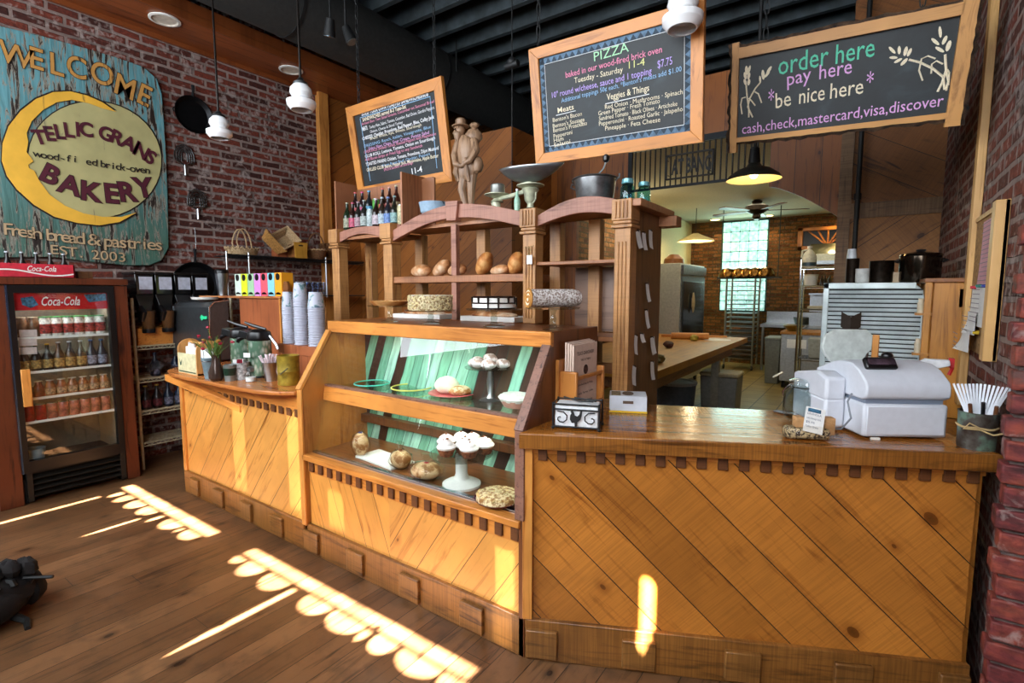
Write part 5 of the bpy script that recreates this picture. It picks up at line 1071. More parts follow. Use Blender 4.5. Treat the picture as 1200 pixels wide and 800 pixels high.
for i in range(240):
    a = R.uniform(PI, 2*PI+.3) if i % 3 else R.uniform(0, 2*PI); z = R.uniform(.005, hh); q = V(rr*math.cos(a), rr*math.sin(a), z) if i % 4 else V(rr*R.uniform(.3, 1)*math.cos(a), rr*R.uniform(.3, 1)*math.sin(a), hh)
    nb.ell(q, (.006, .006, .005), 5, 3)
o = obj('chopped_nuts', nb, plain('nut_cream', '#d9c896', .6, var=.3), t); o['kind'] = 'stuff'
obj('cream_top', MB().lathe([(rr*.9, hh), (rr*.9, hh+.002)], seg=36), m_white, t)
P3, s, r = cakestand(579, 383, 362, 66, 2.02, 'glass cake stand under the dark chocolate cake')
t = thing('chocolate_cake', 'round layered chocolate cake with white cream showing through glaze', 'cake', P3); rr, hh = 26*s, 15*s
obj('cream_layer', MB().lathe([(rr*.97, 0), (rr*.98, hh*.9)], seg=44), m_white, t); m_ch = plain('chocolate', '#1c0f0c', .2, var=.1)
m = MB().lathe([(rr*1.0, hh*.86), (rr*1.01, hh*.9), (rr*.97, hh*1.0), (.001, hh*1.02)], seg=44).lathe([(rr*1.0, hh*.42), (rr*1.0, hh*.52)], seg=44).lathe([(rr*1.0, 0), (rr*1.0, hh*.12)], seg=44); obj('chocolate_glaze', m, m_ch, t)
for i in range(26):
    a = 2*PI*i/26+R.uniform(-.05, .05); l = R.uniform(.3, .9)*hh
    if i % 2: obj('glaze_drip', MB().tube([(rr*1.0*math.cos(a), rr*1.0*math.sin(a), hh*.93), (rr*1.005*math.cos(a), rr*1.005*math.sin(a), hh*.93-l)], [.006, .004], 6), m_ch, t)
P4, s, r = cakestand(648, 387, 361, 64, 2.02, 'heavy clear pedestal stand under the rolled cake')
t = thing('rolled_cake', 'powdered rolled sponge cake showing its cream spiral end', 'cake', P4+V(.005, 0, 0)); R0 = 11*s; L0 = 62*s
m = MB(); 
rings = []
for i in range(9):
    x = -L0/2+L0*i/8; rings.append([V(x, R0*1.15*math.cos(2*PI*j/26)*(1 if i < 8 else .8), R0+R0*.95*math.sin(2*PI*j/26)*(1 if i < 8 else .8)) for j in range(26)])
rz_ = Matrix.Rotation(.92, 3, 'Z')
m.ring(rings); m.v = [rz_@q for q in m.v]; obj('sponge_roll', m, cakemat('sugared_crust', '#8a7468', '#e2dcd8', 120.), t)
e = MB().lathe([(R0*.97, 0), (R0*.97, .003)], (-L0/2-.001, 0, R0), 28, (-1, 0, 0)); e.v = [rz_@q for q in e.v]; obj('cut_end', e, plain('cream_fill', '#efe6cf', .5, var=.04), t)
sp = MB().tube([(-L0/2-.005, (.15+.72*i/34)*R0*math.cos(i*.33)*1.1, R0+(.15+.72*i/34)*R0*math.sin(i*.33)*.95) for i in range(35)], .0045, 6); sp.v = [rz_@q for q in sp.v]; obj('sponge_spiral', sp, plain('sponge_tan', '#b07a34', .7), t)
sp = MB().tube([(-L0/2-.003, R0*1.12*math.cos(2*PI*i/26), R0+R0*.94*math.sin(2*PI*i/26)) for i in range(26)], .005, 6, closed=True); sp.v = [rz_@q for q in sp.v]; obj('sponge_ring', sp, plain('sponge_tan', '#b07a34', .7), t)
# paper lined trays below the loaves
for px0, px1, lab in ((469, 524, 'white paper lined tray behind the nut cake'), (548, 611, 'white paper lined tray behind the chocolate cake')):
    a, b = atY(px0, 372, 2.42).x, atY(px1, 372, 2.42).x; t = thing('paper_tray', lab, 'tray', ((a+b)/2, 2.45, 1.378), group='paper lined trays')
    w_ = (b-a)/2; obj('tray_body', MB().b2((-w_, -.10, 0), (w_, .10, .03)), m_white, t, bevel=.003); obj('flat_bread', MB().ell((0, -.02, .035), (w_*.85, .07, .022), 20, 8, jit=.1), cr1, t)
# hanging tags
q = atY(621, 302, 2.33)
t = thing('price_tag', 'white paper tag tied with twine to the fluted shelf post', 'tag', (q.x, 2.325, q.z)); obj('card', MB().box((0, 0, -.01), (.034, .002, .048)), m_paper, t); obj('twine', MB().tube([(0, -.002, .014), (-.012, -.004, .04), (0, -.004, .055), (.014, -.004, .04), (.002, -.002, .014)], .0018, 5).tube([(-.03, -.005, .056), (0, -.006, .055), (.03, -.005, .062)], .0018, 5), plain('twine', '#8a7a50', .8, var=0), t)
for i, (px, py, w, h, r_) in enumerate(((746, 281, 7, 20, .2), (753, 283, 6, 20, .05), (761, 281, 6, 21, -.15), (757, 343, 5, 21, .1), (756, 374, 5, 21, .12), (744, 404, 5, 22, -.25), (751, 396, 6, 10, 0), (763, 405, 7, 20, .1), (742, 440, 6, 22, -.3), (763, 434, 6, 21, -.1))):
    q = atX(px, py, -.95); s = (q-CP).dot(fw)/FPX
    pl_ = ['topmost row near the post', 'topmost row middle', 'topmost row far edge', 'upper far edge', 'middle height far edge', 'long one in the lower row near post', 'short square one', 'lower row far edge', 'curled one at the bottom near post', 'bottom far edge'][i]
    t = thing('order_slip', 'white paper slip on the shelf side board, %s' % pl_, 'paper slip', (-.948, q.y, q.z+h*s/2), group='paper slips hooked on the side board')
    w_ = w*s*2.0; m = MB().grid(lambda a, b: V(.004+.012*b*b, (a-.5)*w_, -h*s*b), 1, 6); mt = Matrix.Rotation(r_, 3, 'X'); m.v = [mt@v for v in m.v]; obj('slip', m, m_paper, t); obj('hook', MB().tube([(-.008, 0, .004), (.008, 0, .004), (.010, 0, -.004)], .002, 5), m_blackm, t)
# ================================================================ hanging chalkboards
m_fr = wood('sign_frame_fir', '#96561e', '#cf883e', 'x', .4, .7); m_frz = wood('sign_frame_fir_up', '#96561e', '#cf883e', 'z', .4, .7)
def chalk_mat():
    t = NT('chalkboard'); p = t.obj(); n = t.noise(t.scl(p, (2, 2, 3)), 3., 5., .6)
    t.put(t.b.inputs['Base Color'], t.ramp(n, [(.35, '#0e1316'), (.6, '#182024'), (.75, '#2a343a')])); t.b.inputs['Roughness'].default_value = .55; return t.m
m_cb = chalk_mat()
CH = {k: plain('chalk_'+k, c, .8, var=.1, vs=200.) for k, c in dict(white='#e6e8ea', pink='#e08aa8', teal='#5fc7a4', cream='#e8dcc0', lilac='#b8a0e0', blue='#8fb8dc', yellow='#d8d890', green='#a8d8b0', orchid='#dca8dc').items()}
class Plane:
    def __init__(s, x, Y, z, w, h, tilt, roll, yw):
        u = V(math.cos(yw), math.sin(yw), 0); n = V(math.sin(yw), -math.cos(yw), 0); v = V(0, 0, 1)
        v2 = v*math.cos(tilt)+n*math.sin(tilt); s.n = n*math.cos(tilt)-v*math.sin(tilt)
        s.u = u*math.cos(roll)+v2*math.sin(roll); s.v = -u*math.sin(roll)+v2*math.cos(roll); s.o = V(x, Y, z); s.w, s.h = w, h
    def at(s, a, b, c=0.): return s.o+s.u*a+s.v*b+s.n*c
    def px(s, x, y, c=.0):   # where a line of sight meets the board
        r = fw+rt*((x-600)/FPX)-upv*((y-400)/FPX); q = s.o+s.n*c; return CP+r*((q-CP).dot(s.n)/r.dot(s.n))
    def slab(s, a0, a1, b0, b1, c0, c1):
        m = MB(); vs = [s.at(a, b, c) for a in (a0, a1) for b in (b0, b1) for c in (c0, c1)]
        return m.add(vs, [(0, 1, 3, 2), (4, 6, 7, 5), (0, 4, 5, 1), (2, 3, 7, 6), (0, 2, 6, 4), (1, 5, 7, 3)])
    def poly(s, pts, c0, t):
        m = MB(); k = len(pts); m.add([s.at(a, b, c0) for a, b in pts]+[s.at(a, b, c0+t) for a, b in pts], [tuple(range(k)), tuple(range(2*k-1, k-1, -1))]+[(i, i+k, (i+1) % k+k, (i+1) % k) for i in range(k)]); return m
    def write(s, mb, body, p0, p1, h, c=.004, **k):
        a, b = s.px(*p0, c), s.px(*p1, c); u = (b-a).normalized(); v = s.n.cross(u).normalized(); sc = (a-CP).dot(fw)/FPX
        write(mb, body, h*sc*1.4, a, u, v, fit=(b-a).length, **k); return mb
def board_sign(P, name, lab, fwid, cat='sign'):
    t = thing(name, lab, cat, P.o); w, h = P.w/2, P.h/2; f = fwid
    wobj('chalk_panel', P.slab(-w+f*.8, w-f*.8, -h+f*.8, h-f*.8, -.012, .0), m_cb, t)
    for nm, pts, m in (('frame_rail', [(-w, h), (w, h), (w-f, h-f), (-w+f, h-f)], m_fr), ('frame_rail', [(-w, -h), (w, -h), (w-f, -h+f), (-w+f, -h+f)], m_fr), ('frame_stile', [(-w, -h), (-w, h), (-w+f, h-f), (-w+f, -h+f)], m_frz), ('frame_stile', [(w, -h), (w, h), (w-f, h-f), (w-f, -h+f)], m_frz)):
        wobj(nm, P.poly(pts, -.015, .03), m, t, bevel=.002)
    return t
def chain(P, t, a, b=None, top=4.33):
    p = P.at(a, P.h/2 if b is None else b, 0); n = 26; m = MB()
    for i in range(n):
        z = p.z+(top-p.z)*(i+.5)/n; L = (top-p.z)/n*.62; d = V(.011, 0, 0) if i % 2 else V(0, .011, 0)
        m.tube([V(p.x, p.y, z)+d*math.cos(k*PI/4)+V(0, 0, L*math.sin(k*PI/4)) for k in range(8)], .0028, 5, closed=True)
    wobj('chain', m, m_blackm, t)
PM = Plane(-2.927, 2.7, 2.65, 1.021, .676, .151, .001, -.011)
tm = board_sign(PM, 'menu_board', 'pine framed chalkboard crowded with the sandwich menu beside the wooden statue', .075)
LM = [('BUILD YOUR OWN TOASTED SANDWICHES/SUB', (424, 136), (502, 112), 4.2, 'white', .03), ('SANDWICHES served 8-3 Tues-Sat', (425, 142.5), (476, 126.5), 4, 'cream', .03),
      ('Artisan Bun: Two Salad Greens, Cucumber on Seasonal Bread', (424, 147), (509, 120), 3, 'pink', 0), ('MEATS:', (425, 153.5), (431, 151.5), 4.4, 'white', .04), ('Turkey Ham, Salami, Tomato, Cucumber, Red Onion, Giardini Peppers', (433, 151), (509, 127.5), 3.4, 'white', 0),
      ('Onions, Cheese & Sliced Turkey', (434, 156), (472, 144.5), 3, 'white', 0), ('CHEESES: Cheddar, Provolone, Red Pepper, Bleu, Colby Jack', (425, 164.5), (509, 138.5), 3.6, 'white', .03),
      ('Bread: White, Rye, Wheat, Sourdough', (434, 164), (494, 147.5), 3, 'cream', 0), ('DRESSING: Ranch, Italian, Vinaigrette, Blue', (427, 173), (505, 150), 3.2, 'blue', 0), ('Sides: Slaw, Chips, Sour Cream, Potato Salad', (432, 176), (503, 156.5), 3.2, 'orchid', 0),
      ('OPEN FACE: Smoked Turkey, Roasted Peppers with Mayonnaise', (427, 180), (511, 158), 3.2, 'pink', 0), ('CLUB ROLL: Lettuce, Tomato, Onion on Sourdough', (428, 185), (510, 163), 3.4, 'white', .02),
      ('Add Bacon Strips or Fried Egg to any Sandwich', (428, 189), (495, 172), 3.2, 'pink', 0), ('TOASTED PANINI: Chicken, Tomato, Provolone, Dijon Mustard', (429, 194.5), (514, 175), 3.6, 'white', .02),
      ('Warm Roast Beef, Cheddar, Peppers', (447, 196), (504, 181.5), 3, 'blue', 0), ('GRILLED CLUB: Bacon, Pepper Jack, Mayonnaise, Apple Butter', (430, 201), (514, 184), 3.6, 'cream', .02), ('SPICE & Sandwich on Sourdough', (450, 200.5), (484, 192), 3, 'pink', 0), ('11-4', (483, 204), (495, 201), 6.5, 'white', .02)]
for body, a, b, h, c, bo in LM: wobj('chalk_lettering', PM.write(MB(), body, a, b, h, bold=bo), CH[c], tm)
m = MB()
for a, b in (((422, 138), (504, 113)), ((504, 113), (512, 197)), ((422, 139), (434, 212))):
    m.tube([PM.px(*a, .003), PM.px(*b, .003)], .003, 4)
wobj('chalk_border', m, CH['blue'], tm)
chain(PM, tm, .44); chain(PM, tm, -.36)
PP = Plane(-1.14, 2.5, 2.56, .933, .597, .183, -.031, -.021)
tp_ = board_sign(PP, 'pizza_board', 'pine framed chalkboard headed PIZZA with a zigzag chalk border', .058)
q4 = lambda x, y: (600+x/4, y/4)
LP = [('PIZZA', (385, 288), (548, 240), 10, 'green', 0), ('baked in our wood-fired brick oven', (252, 365), (703, 245), 6.6, 'pink', .01), ('Tuesday - Saturday', (292, 390), (520, 337), 6, 'cream', 0), ('11-4', (548, 322), (622, 305), 8, 'yellow', 0),
      ('10" round w/cheese, sauce and 1 topping', (188, 460), (655, 345), 6.4, 'lilac', .01), ('$7.75', (683, 320), (752, 300), 8.5, 'lilac', 0), ('Additional toppings 50¢ each, *Benton\'s meats add $1.00', (232, 482), (795, 333), 5, 'blue', 0),
      ('Veggies & Things', (445, 470), (643, 425), 7, 'cream', .01), ('Meats', (215, 530), (290, 512), 6, 'cream', .01), ("Benton's Bacon", (192, 573), (328, 541), 4.6, 'cream', 0), ("Benton's Sausage", (192, 600), (340, 568), 4.6, 'cream', 0),
      ("Benton's Prosciutto", (194, 621), (352, 585), 4.6, 'cream', 0), ('Pepperoni', (196, 648), (283, 627), 4.6, 'cream', 0), ('Ham', (197, 668), (242, 657), 4.6, 'cream', 0), ('Salami', (198, 690), (274, 671), 4.6, 'cream', 0),
      ('Red Onion · Mushrooms · Spinach', (436, 512), (800, 440), 5, 'cream', 0), ('Green Pepper · Fresh Tomato', (405, 542), (693, 482), 5, 'cream', 0), ('Sundried Tomato · Black Olives · Artichoke', (408, 566), (775, 495), 4.8, 'cream', 0),
      ('Pepperoncini · Roasted Garlic · Jalapeño', (408, 590), (800, 520), 4.8, 'cream', 0), ('Pineapple · Feta Cheese', (437, 612), (695, 570), 5, 'cream', 0)]
for body, a, b, h, c, bo in LP: wobj('chalk_lettering', PP.write(MB(), body, q4(*a), q4(*b), h, bold=bo), CH[c], tp_)
for a, b in (((438, 487), (643, 441)), ((207, 541), (298, 519))): wobj('chalk_underline', MB().tube([PP.px(*q4(*a), .003), PP.px(*q4(*b), .003)], .0022, 5), CH['white'], tp_)
w, h, f = .933/2, .597/2, .058; iw, ih = w-f, h-f; bw = .032
bd = PP.slab(-iw, iw, ih-bw, ih, 0, .001); 
for args in ((-iw, iw, -ih, -ih+bw), (-iw, -iw+bw*.9, -ih, ih), (iw-bw*.9, iw, -ih, ih)):
    x = PP.slab(*args, 0, .001); bd.add(x.v, x.f)
wobj('chalk_border', bd, plain('border_slate_blue', '#5f7a92', .8, var=.3, vs=40.), tp_)
zg = MB(); n = 22
for i in range(n):
    a0, a1 = -iw+2*iw*i/n, -iw+2*iw*(i+1)/n
    for b0, sg in ((ih-bw, 1), (-ih+bw, -1)):
        zg.add([PP.at(a0, b0, .002), PP.at((a0+a1)/2, b0+sg*bw*.85, .002), PP.at(a1, b0, .002)], [(0, 1, 2)])
n = 13
for i in range(n):
    a0, a1 = -ih+2*ih*i/n, -ih+2*ih*(i+1)/n
    for b0, sg in ((iw-bw*.9, 1), (-iw+bw*.9, -1)):
        zg.add([PP.at(b0, a0, .002), PP.at(b0+sg*bw*.8, (a0+a1)/2, .002), PP.at(b0, a1, .002)], [(0, 1, 2)])
o = wobj('chalk_zigzag', zg, plain('zigzag_dark', '#2c3b48', .8, var=.2), tp_); o['kind'] = 'stuff'
bl = MB(); e = bw
for a, b in (((-iw+e, ih-e), (iw-e, ih-e)), ((iw-e, ih-e), (iw-e, -ih+e)), ((iw-e, -ih+e), (-iw+e, -ih+e)), ((-iw+e, -ih+e), (-iw+e, ih-e))): bl.tube([PP.at(*a, .002), PP.at(*b, .002)], .0018, 4)
wobj('chalk_line', bl, CH['white'], tp_)
chain(PP, tp_, -.41); chain(PP, tp_, .41)
PO = Plane(-.188, 3.0, 2.55, .878, .396, .255, -.034, .032)
to = thing('order_here_board', 'bark edged chalkboard reading order here pay here be nice here', 'sign', PO.o)
wobj('chalk_panel', PO.slab(-.445, .445, -.20, .20, -.015, .0), m_cb, to)
m_lv = wood('live_edge_face', '#8a5a28', '#c99250', 'x', .5, .8); m_lvz = wood('live_edge_face_up', '#8a5a28', '#c99250', 'z', .5, .8); m_bark = plain('bark', '#4a3626', .95, var=.6, vs=28., bump=.8)
def live(a0, a1, b0, b1, out, vert, name='bark_rail'):
    """sawn face on the board side, ragged bark outside"""
    n = 26; E1 = []; E2 = []; E3 = []
    for i in range(n+1):
        t = i/n; wv = R.uniform(-.004, .007)
        if vert: E1.append((a0, b0+(b1-b0)*t)); E2.append((a1+out*wv*.4, b0+(b1-b0)*t)); E3.append((a1+out*(.016+wv*1.4), b0+(b1-b0)*t))
        else: E1.append((a0+(a1-a0)*t, b0)); E2.append((a0+(a1-a0)*t, b1+out*wv*.4)); E3.append((a0+(a1-a0)*t, b1+out*(.014+wv*1.4)))
    r = wobj(name, PO.poly(E1+E2[::-1], -.02, .045), m_lvz if vert else m_lv, to); m = MB(); k = n+1
    vs = []
    for e, c in ((E2, .022), (E3, .008), (E3, -.018), (E2, -.022)): vs += [PO.at(a+R.uniform(-.001, .001), b, c+R.uniform(-.003, .003)) for a, b in e]
    fs = [(q*k+i, q*k+i+1, ((q+1) % 4)*k+i+1, ((q+1) % 4)*k+i) for q in range(4) for i in range(n)]; m.add(vs, fs); wobj('bark', m, m_bark, r)
live(-.44, .44, -.19, -.215, -1, False); live(-.44, .44, .19, .238, 1, False); live(-.438, -.470, -.265, .265, -1, True); live(.432, .485, -.25, .36, 1, True)
q5 = lambda x, y: (840+x/4, y/4)
for body, a, b, h, c in (('order', (288, 352), (522, 303), 21, 'teal'), ('here', (556, 300), (738, 263), 21, 'teal'), ('pay', (330, 402), (442, 376), 15, 'orchid'), ('here', (480, 372), (632, 342), 16, 'orchid'), ('be', (276, 508), (348, 493), 17, 'cream'), ('nice', (385, 487), (505, 467), 17, 'cream'), ('here', (530, 463), (685, 437), 17, 'cream'),
                         ('*', (240, 508), (266, 504), 20, 'orchid'), ('*', (700, 426), (732, 420), 20, 'orchid'), ('cash,check,mastercard,visa,discover', (118, 628), (1060, 496), 11, 'orchid')):
    wobj('chalk_lettering', PO.write(MB(), body, q5(*a), q5(*b), h, bold=.004), CH[c], to)
def leafp(cx, cy, l, w, ang): return [q5(cx+l*math.cos(t)*math.cos(ang)-w*math.sin(t)*math.sin(ang), cy+l*math.cos(t)*math.sin(ang)+w*math.sin(t)*math.cos(ang)) for t in [2*PI*i/10 for i in range(10)]]
wlL, wlR = MB(), MB()
def plate(pts):
    vs = [PO.px(x, y, .004) for x, y in pts]; (wlL if pts[0][0] < 950 else wlR).add(vs, [tuple(range(len(vs)))])
for a in ((1047, 150, 28, 8, 1.5), (1024, 195, 24, 9, .7), (1068, 188, 24, 9, -1.1), (1045, 232, 24, 9, .5), (1086, 215, 28, 11, -1.2), (822, 235, 22, 8, .8), (855, 235, 20, 8, 1.6), (885, 240, 24, 9, -1.3), (828, 270, 20, 7, .0), (850, 284, 22, 7, -.5), (878, 290, 24, 8, -.8), (903, 245, 22, 8, -1.1),
          (140, 330, 22, 8, 1.5), (152, 325, 20, 6, -1.3), (133, 355, 18, 7, 1.4), (150, 355, 18, 7, -1.4), (133, 385, 16, 7, 1.3), (150, 385, 16, 7, -1.4), (217, 350, 24, 8, 1.5), (245, 328, 22, 7, -1.0), (236, 348, 20, 6, -.9), (203, 372, 18, 5, 1.5)):
    plate(leafp(*a))
def strokes(pts, w=.0035): (wlL if pts[0][0] < 500 else wlR).tube([PO.px(*q5(x, y), .003) for x, y in pts], w, 5)
strokes([(1070, 255), (1075, 330), (1055, 390), (1035, 430)], .005); strokes([(1075, 330), (1085, 380), (1075, 425)], .004); strokes([(900, 280), (950, 292), (1010, 320), (1060, 360), (1068, 420)], .005); strokes([(1025, 275), (990, 262), (960, 275), (948, 330), (965, 378)]); strokes([(1060, 300), (1030, 285), (1008, 300), (1005, 345)]); strokes([(1080, 325), (1090, 340), (1086, 400)])
strokes([(138, 400), (142, 450), (150, 510), (150, 550)], .004); strokes([(205, 385), (180, 415), (155, 460), (145, 500), (168, 550)], .004); strokes([(178, 430), (195, 440), (210, 482)]); strokes([(135, 455), (118, 460), (112, 490), (118, 535)]); strokes([(150, 460), (165, 475), (180, 495)])

wobj('chalk_wheat', wlL, CH['cream'], to); wobj('chalk_wheat', wlR, CH['cream'], to)
chain(PO, to, -.32); chain(PO, to, .30)
# ================================================================ hanging lamps and things on the ceiling
m_opal = NT('opal_glass'); m_opal.b.inputs['Base Color'].default_value = (.86, .87, .88, 1); m_opal.b.inputs['Roughness'].default_value = .12; m_opal.b.inputs['Subsurface Weight'].default_value = .3; m_opal.b.inputs['Subsurface Radius'].default_value = (.05, .05, .05); m_opal = m_opal.m
def depthpt(px, py, d): return CP+(fw+rt*((px-600)/FPX)-upv*((py-400)/FPX))*d
for i, (px, py, d, w, lab) in enumerate(((257, 152, 3.5, 28, 'white opal glass pendant lamp in front of the iron skillet'), (353, 117, 3.1, 33, 'white opal glass pendant lamp left of the sandwich menu board'), (800, 17, 2.2, 47, 'white opal glass pendant lamp overlapping the pizza board'))):
    p = depthpt(px, py, d); r = w/2*d/FPX; t = thing('pendant_lamp', lab, 'lamp', p, group='white opal pendant lamps')
    obj('glass_shade', MB().lathe([(r*.5, r*1.0), (r*.72, r*.75), (r*.76, r*.45), (r*.60, r*.18), (r*.72, r*.05), (r*1.0, -r*.12), (r*.98, -r*.4), (r*.72, -r*.72), (r*.66, -r*.72), (r*.9, -r*.4), (r*.9, -r*.14), (r*.55, r*.1)], seg=36, cap=False), m_opal, t)
    obj('fitter', MB().lathe([(r*.25, r*.95), (r*.52, r*1.0), (r*.5, r*1.15), (r*.25, r*1.3), (r*.15, r*1.5)], seg=20), m_steeld if i else m_blackm, t)
    obj('rod', MB().cyl((0, 0, r*1.3), (0, 0, 4.45-p.z), .007 if i < 2 else .005, seg=8), plain('bronze_rod', '#1e1814', .4, .6, var=0), t)
p = depthpt(883, 211, 3.7); r = 30*3.7/FPX
t = thing('barn_lamp', 'grey metal barn pendant lamp with a glowing underside by the kitchen opening', 'lamp', p)
obj('metal_shade', MB().lathe([(r*.22, r*.62), (r*.30, r*.5), (r*.62, r*.38), (r*.92, r*.16), (r, 0)], seg=40, cap=False), plain('barn_grey', '#4c4e48', .45, .3, var=.1), t)
sh = obj('inner_reflector', MB().lathe([(r*.2, r*.45), (r*.6, r*.30), (r*.9, r*.12), (r*.985, .004)], seg=40, cap=False), plain('warm_reflector', '#f0dfa8', .5, var=0), t)
obj('bulb', MB().ell((0, 0, r*.25), (r*.16, r*.16, r*.2), 14, 8), glow('bulb_glow', '#ffdf9a', 14.), t)
obj('socket', MB().lathe([(r*.2, r*.6), (r*.22, r*.7), (r*.17, r*1.2), (r*.1, r*1.25)], seg=20), m_blackm, t)
obj('chain', MB().cyl((0, 0, r*1.2), (0, 0, 4.4-p.z), .012, seg=6), m_blackm, t)
point('barn_bulb', p+V(0, 0, r*.12), 6, (1, .75, .4), .03)
for px, py, lab in ((193, 23, 'round white recessed ceiling light above the welcome sign'), (341, 82, 'round white recessed ceiling light beyond the second pendant lamp')):
    q = atZ(px, py, 3.895); t = thing('recessed_light', lab, 'light', (q.x, q.y, 3.885), group='recessed lights in the wooden soffit')
    obj('trim_ring', MB().lathe([(.10, 0), (.12, .004), (.12, .012), (.085, .012)], seg=30, cap=False), m_white, t); obj('reflector', MB().lathe([(.10, .002), (.09, .011), (.001, .0112)], seg=30, cap=False), plain('downlight_inner', '#d8cfc0', .4), t)
q = atX(500, 60, -4.28)
t = thing('air_duct', 'long round black air duct running under the ceiling joists', 'duct', (-4.28, 3.6, 4.05)); obj('duct_pipe', MB().cyl((0, -2.6, 0), (0, 4.6, 0), .28, seg=30), plain('duct_black', '#2c2d2c', .7, var=.15), t)
for y in (-.8, 1.0, 2.8): obj('hanger_strap', MB().tube([(-.29, y, 0), (-.29, y, .54)], .008, 6), m_blackm, t); obj('hanger_strap', MB().tube([(.29, y, 0), (.29, y, .54)], .008, 6), m_blackm, t)
for y in (-.9, .9, 2.7): obj('seam_band', MB().cyl((0, y, 0), (0, y+.03, 0), .286, seg=30), m_blackm, t)
for px, py, i in ((387, 22, 0), (405, 32, 1)):
    p = depthpt(px, py, 4.2); t = thing('track_spotlight', 'black track spotlight head under the duct, %s of the pair' % ('left one' if i == 0 else 'right one'), 'spotlight', p, group='track spotlights'); a = V(.35, .2, -.9) if i else V(-.3, .1, -.95)
    obj('lamp_head', MB().cyl((0, 0, 0), tuple(a*.13), .035, .05, 16), m_blackm, t); obj('bracket', MB().tube([(0, 0, 0), (0, 0, .08), (0, 0, 4.33-p.z if 4.33 > p.z else .1)], .010, 6), m_blackm, t); obj('lens', MB().cyl(tuple(a*.128), tuple(a*.133), .044, seg=16), plain('lens_grey', '#7d8f98', .2, .5), t)
p = atY(600, 76, 2.9); t = thing('hook_pulley', 'black pulley block and thin cord hanging beside the pizza board', 'pulley', p); obj('block', MB().cyl((-.05, 0, 0), (.05, 0, 0), .022).ell((0, 0, .02), (.03, .03, .03)), m_blackm, t); obj('hanger', MB().cyl((0, 0, 0), (0, 0, 4.33-p.z), .004, seg=6), m_blackm, t); obj('cord', MB().cyl((0, 0, 0), (0, 0, 2.22-p.z), .0035, seg=6), m_blackm, t)
# ================================================================ inside the display case
area('case_fill', (-1.9, 1.96, 1.345), (1.3, .04), 2.5, (1, .95, .85), (-1.9, 2.02, 1.0))  # added fill strip to brighten the upper case, no fixture built
area('case_fill_lower', (-1.9, 1.90, .950), (1.3, .04), 2.5, (1, .95, .85), (-1.9, 1.95, .6))  # added fill under the middle rail, brightens the lower case
zs1, zs0 = .974, .601
def cs(px, py, z): p = atZ(px, py, z); return p, (p-CP).dot(fw)/FPX
def plate_obj(px, py, w, z, col, lab, name='plate', y=None):
    p, s = cs(px, py, z); r = w*s/2; t = thing(name, lab, 'plate', (p.x, p.y, z)); obj('dish', MB().lathe([(r*.5, 0), (r*.6, .004), (r, .016), (r*.98, .019), (r*.6, .007), (.001, .006)], seg=40), glass('plate_glass', (.85, .93, .88, 1), .05, 1.5, thin=True), t)
    obj('coloured_rim', MB().tube([(r*math.cos(2*PI*i/44), r*math.sin(2*PI*i/44), .018) for i in range(44)], .004, 6, closed=True), plain('rim_'+col, col, .3, var=0), t); return p, s, r
plate_obj(436, 452, 40, zs1, '#4fd8c0', 'clear plate with a turquoise rim on the upper case shelf')
plate_obj(482, 457, 46, zs1, '#e2e06a', 'clear plate with a yellow rim on the upper case shelf')
m_mer = cakemat('meringue', '#efe8cc', '#f6f2e0', 12., .4); m_pk = plain('plate_pink', '#d46a6a', .4)
p, s = cs(531, 462, zs1)
t = thing('cream_pie', 'cream topped pie on a pink rimmed plate in the upper case', 'pie', (p.x, p.y, zs1)); r = 29*s
obj('plate', MB().lathe([(r*.6, 0), (r, .012), (r*.98, .015), (r*.5, .005)], seg=32), m_pk, t); 
obj('filling', MB().ell((-r*.28, 0, .05), (r*.55, r*.55, .05), 20, 10, jit=.06), m_mer, t); obj('crust', MB().ell((r*.40, 0, .03), (r*.5, r*.5, .028), 18, 8, jit=.12), cakemat('streusel', '#b87c3c', '#ead8b0', 45.), t)
p, s = cs(575, 468, zs1)
t = thing('cookie_stand', 'small glass pedestal stand piled with powdered rolls', 'cake stand', (p.x, p.y, zs1)); r = 30*s; h = 38*s
obj('foot', MB().lathe([(r*.45, 0), (r*.2, .01), (r*.12, .03), (r*.15, h*.6), (r*.1, h*.9)], seg=24), m_steel, t); obj('plate', MB().lathe([(r*.2, h-.004), (r, h), (r, h+.004), (r*.2, h)], seg=32), m_cs, t)
m_pw = cakemat('powdered_roll', '#a8938a', '#f2eef0', 40.); stp = (p.x, p.y, zs1+h+.004)
for i in range(7):
    a = i*2*PI/6; rr = r*.6 if i < 6 else 0; tag(obj('powdered_roll', MB().ell((0, 0, .024), (.045, .036, .026), 14, 8, jit=.15), m_pw, None, (stp[0]+rr*math.cos(a), stp[1]+rr*math.sin(a), stp[2]+(.0 if i < 6 else .022))), 'powdered roll on the small pedestal, %s' % ['right rim', 'back right', 'back left', 'left rim', 'front left', 'front right', 'top of the pile'][i], 'pastry', 'powdered rolls on the pedestal')
p, s = cs(606, 476, zs1)
t = thing('white_pie', 'broad white topped pie with a crimped edge at the case end', 'pie', (p.x, p.y+.02, zs1)); r = 29*s*.85
obj('pie_dish', MB().lathe([(r*.75, 0), (r*.95, .035), (r*.85, .03)], seg=36), plain('dish_red_white', '#d09a8a', .4), t); tp0 = [(r*1.0*(1+.03*math.cos(14*2*PI*j/84)), 0) for j in range(84)]
obj('cream_top', MB().ring([[V(k*r*(1+.03*math.cos(12*2*PI*j/72))*math.cos(2*PI*j/72), k*r*(1+.03*math.cos(12*2*PI*j/72))*math.sin(2*PI*j/72), z) for j in range(72)] for k, z in ((.92, .03), (1., .045), (.9, .058), (.5, .064), (.05, .065))]), plain('whipped_white', '#eef2ea', .5, bump=.3), t)
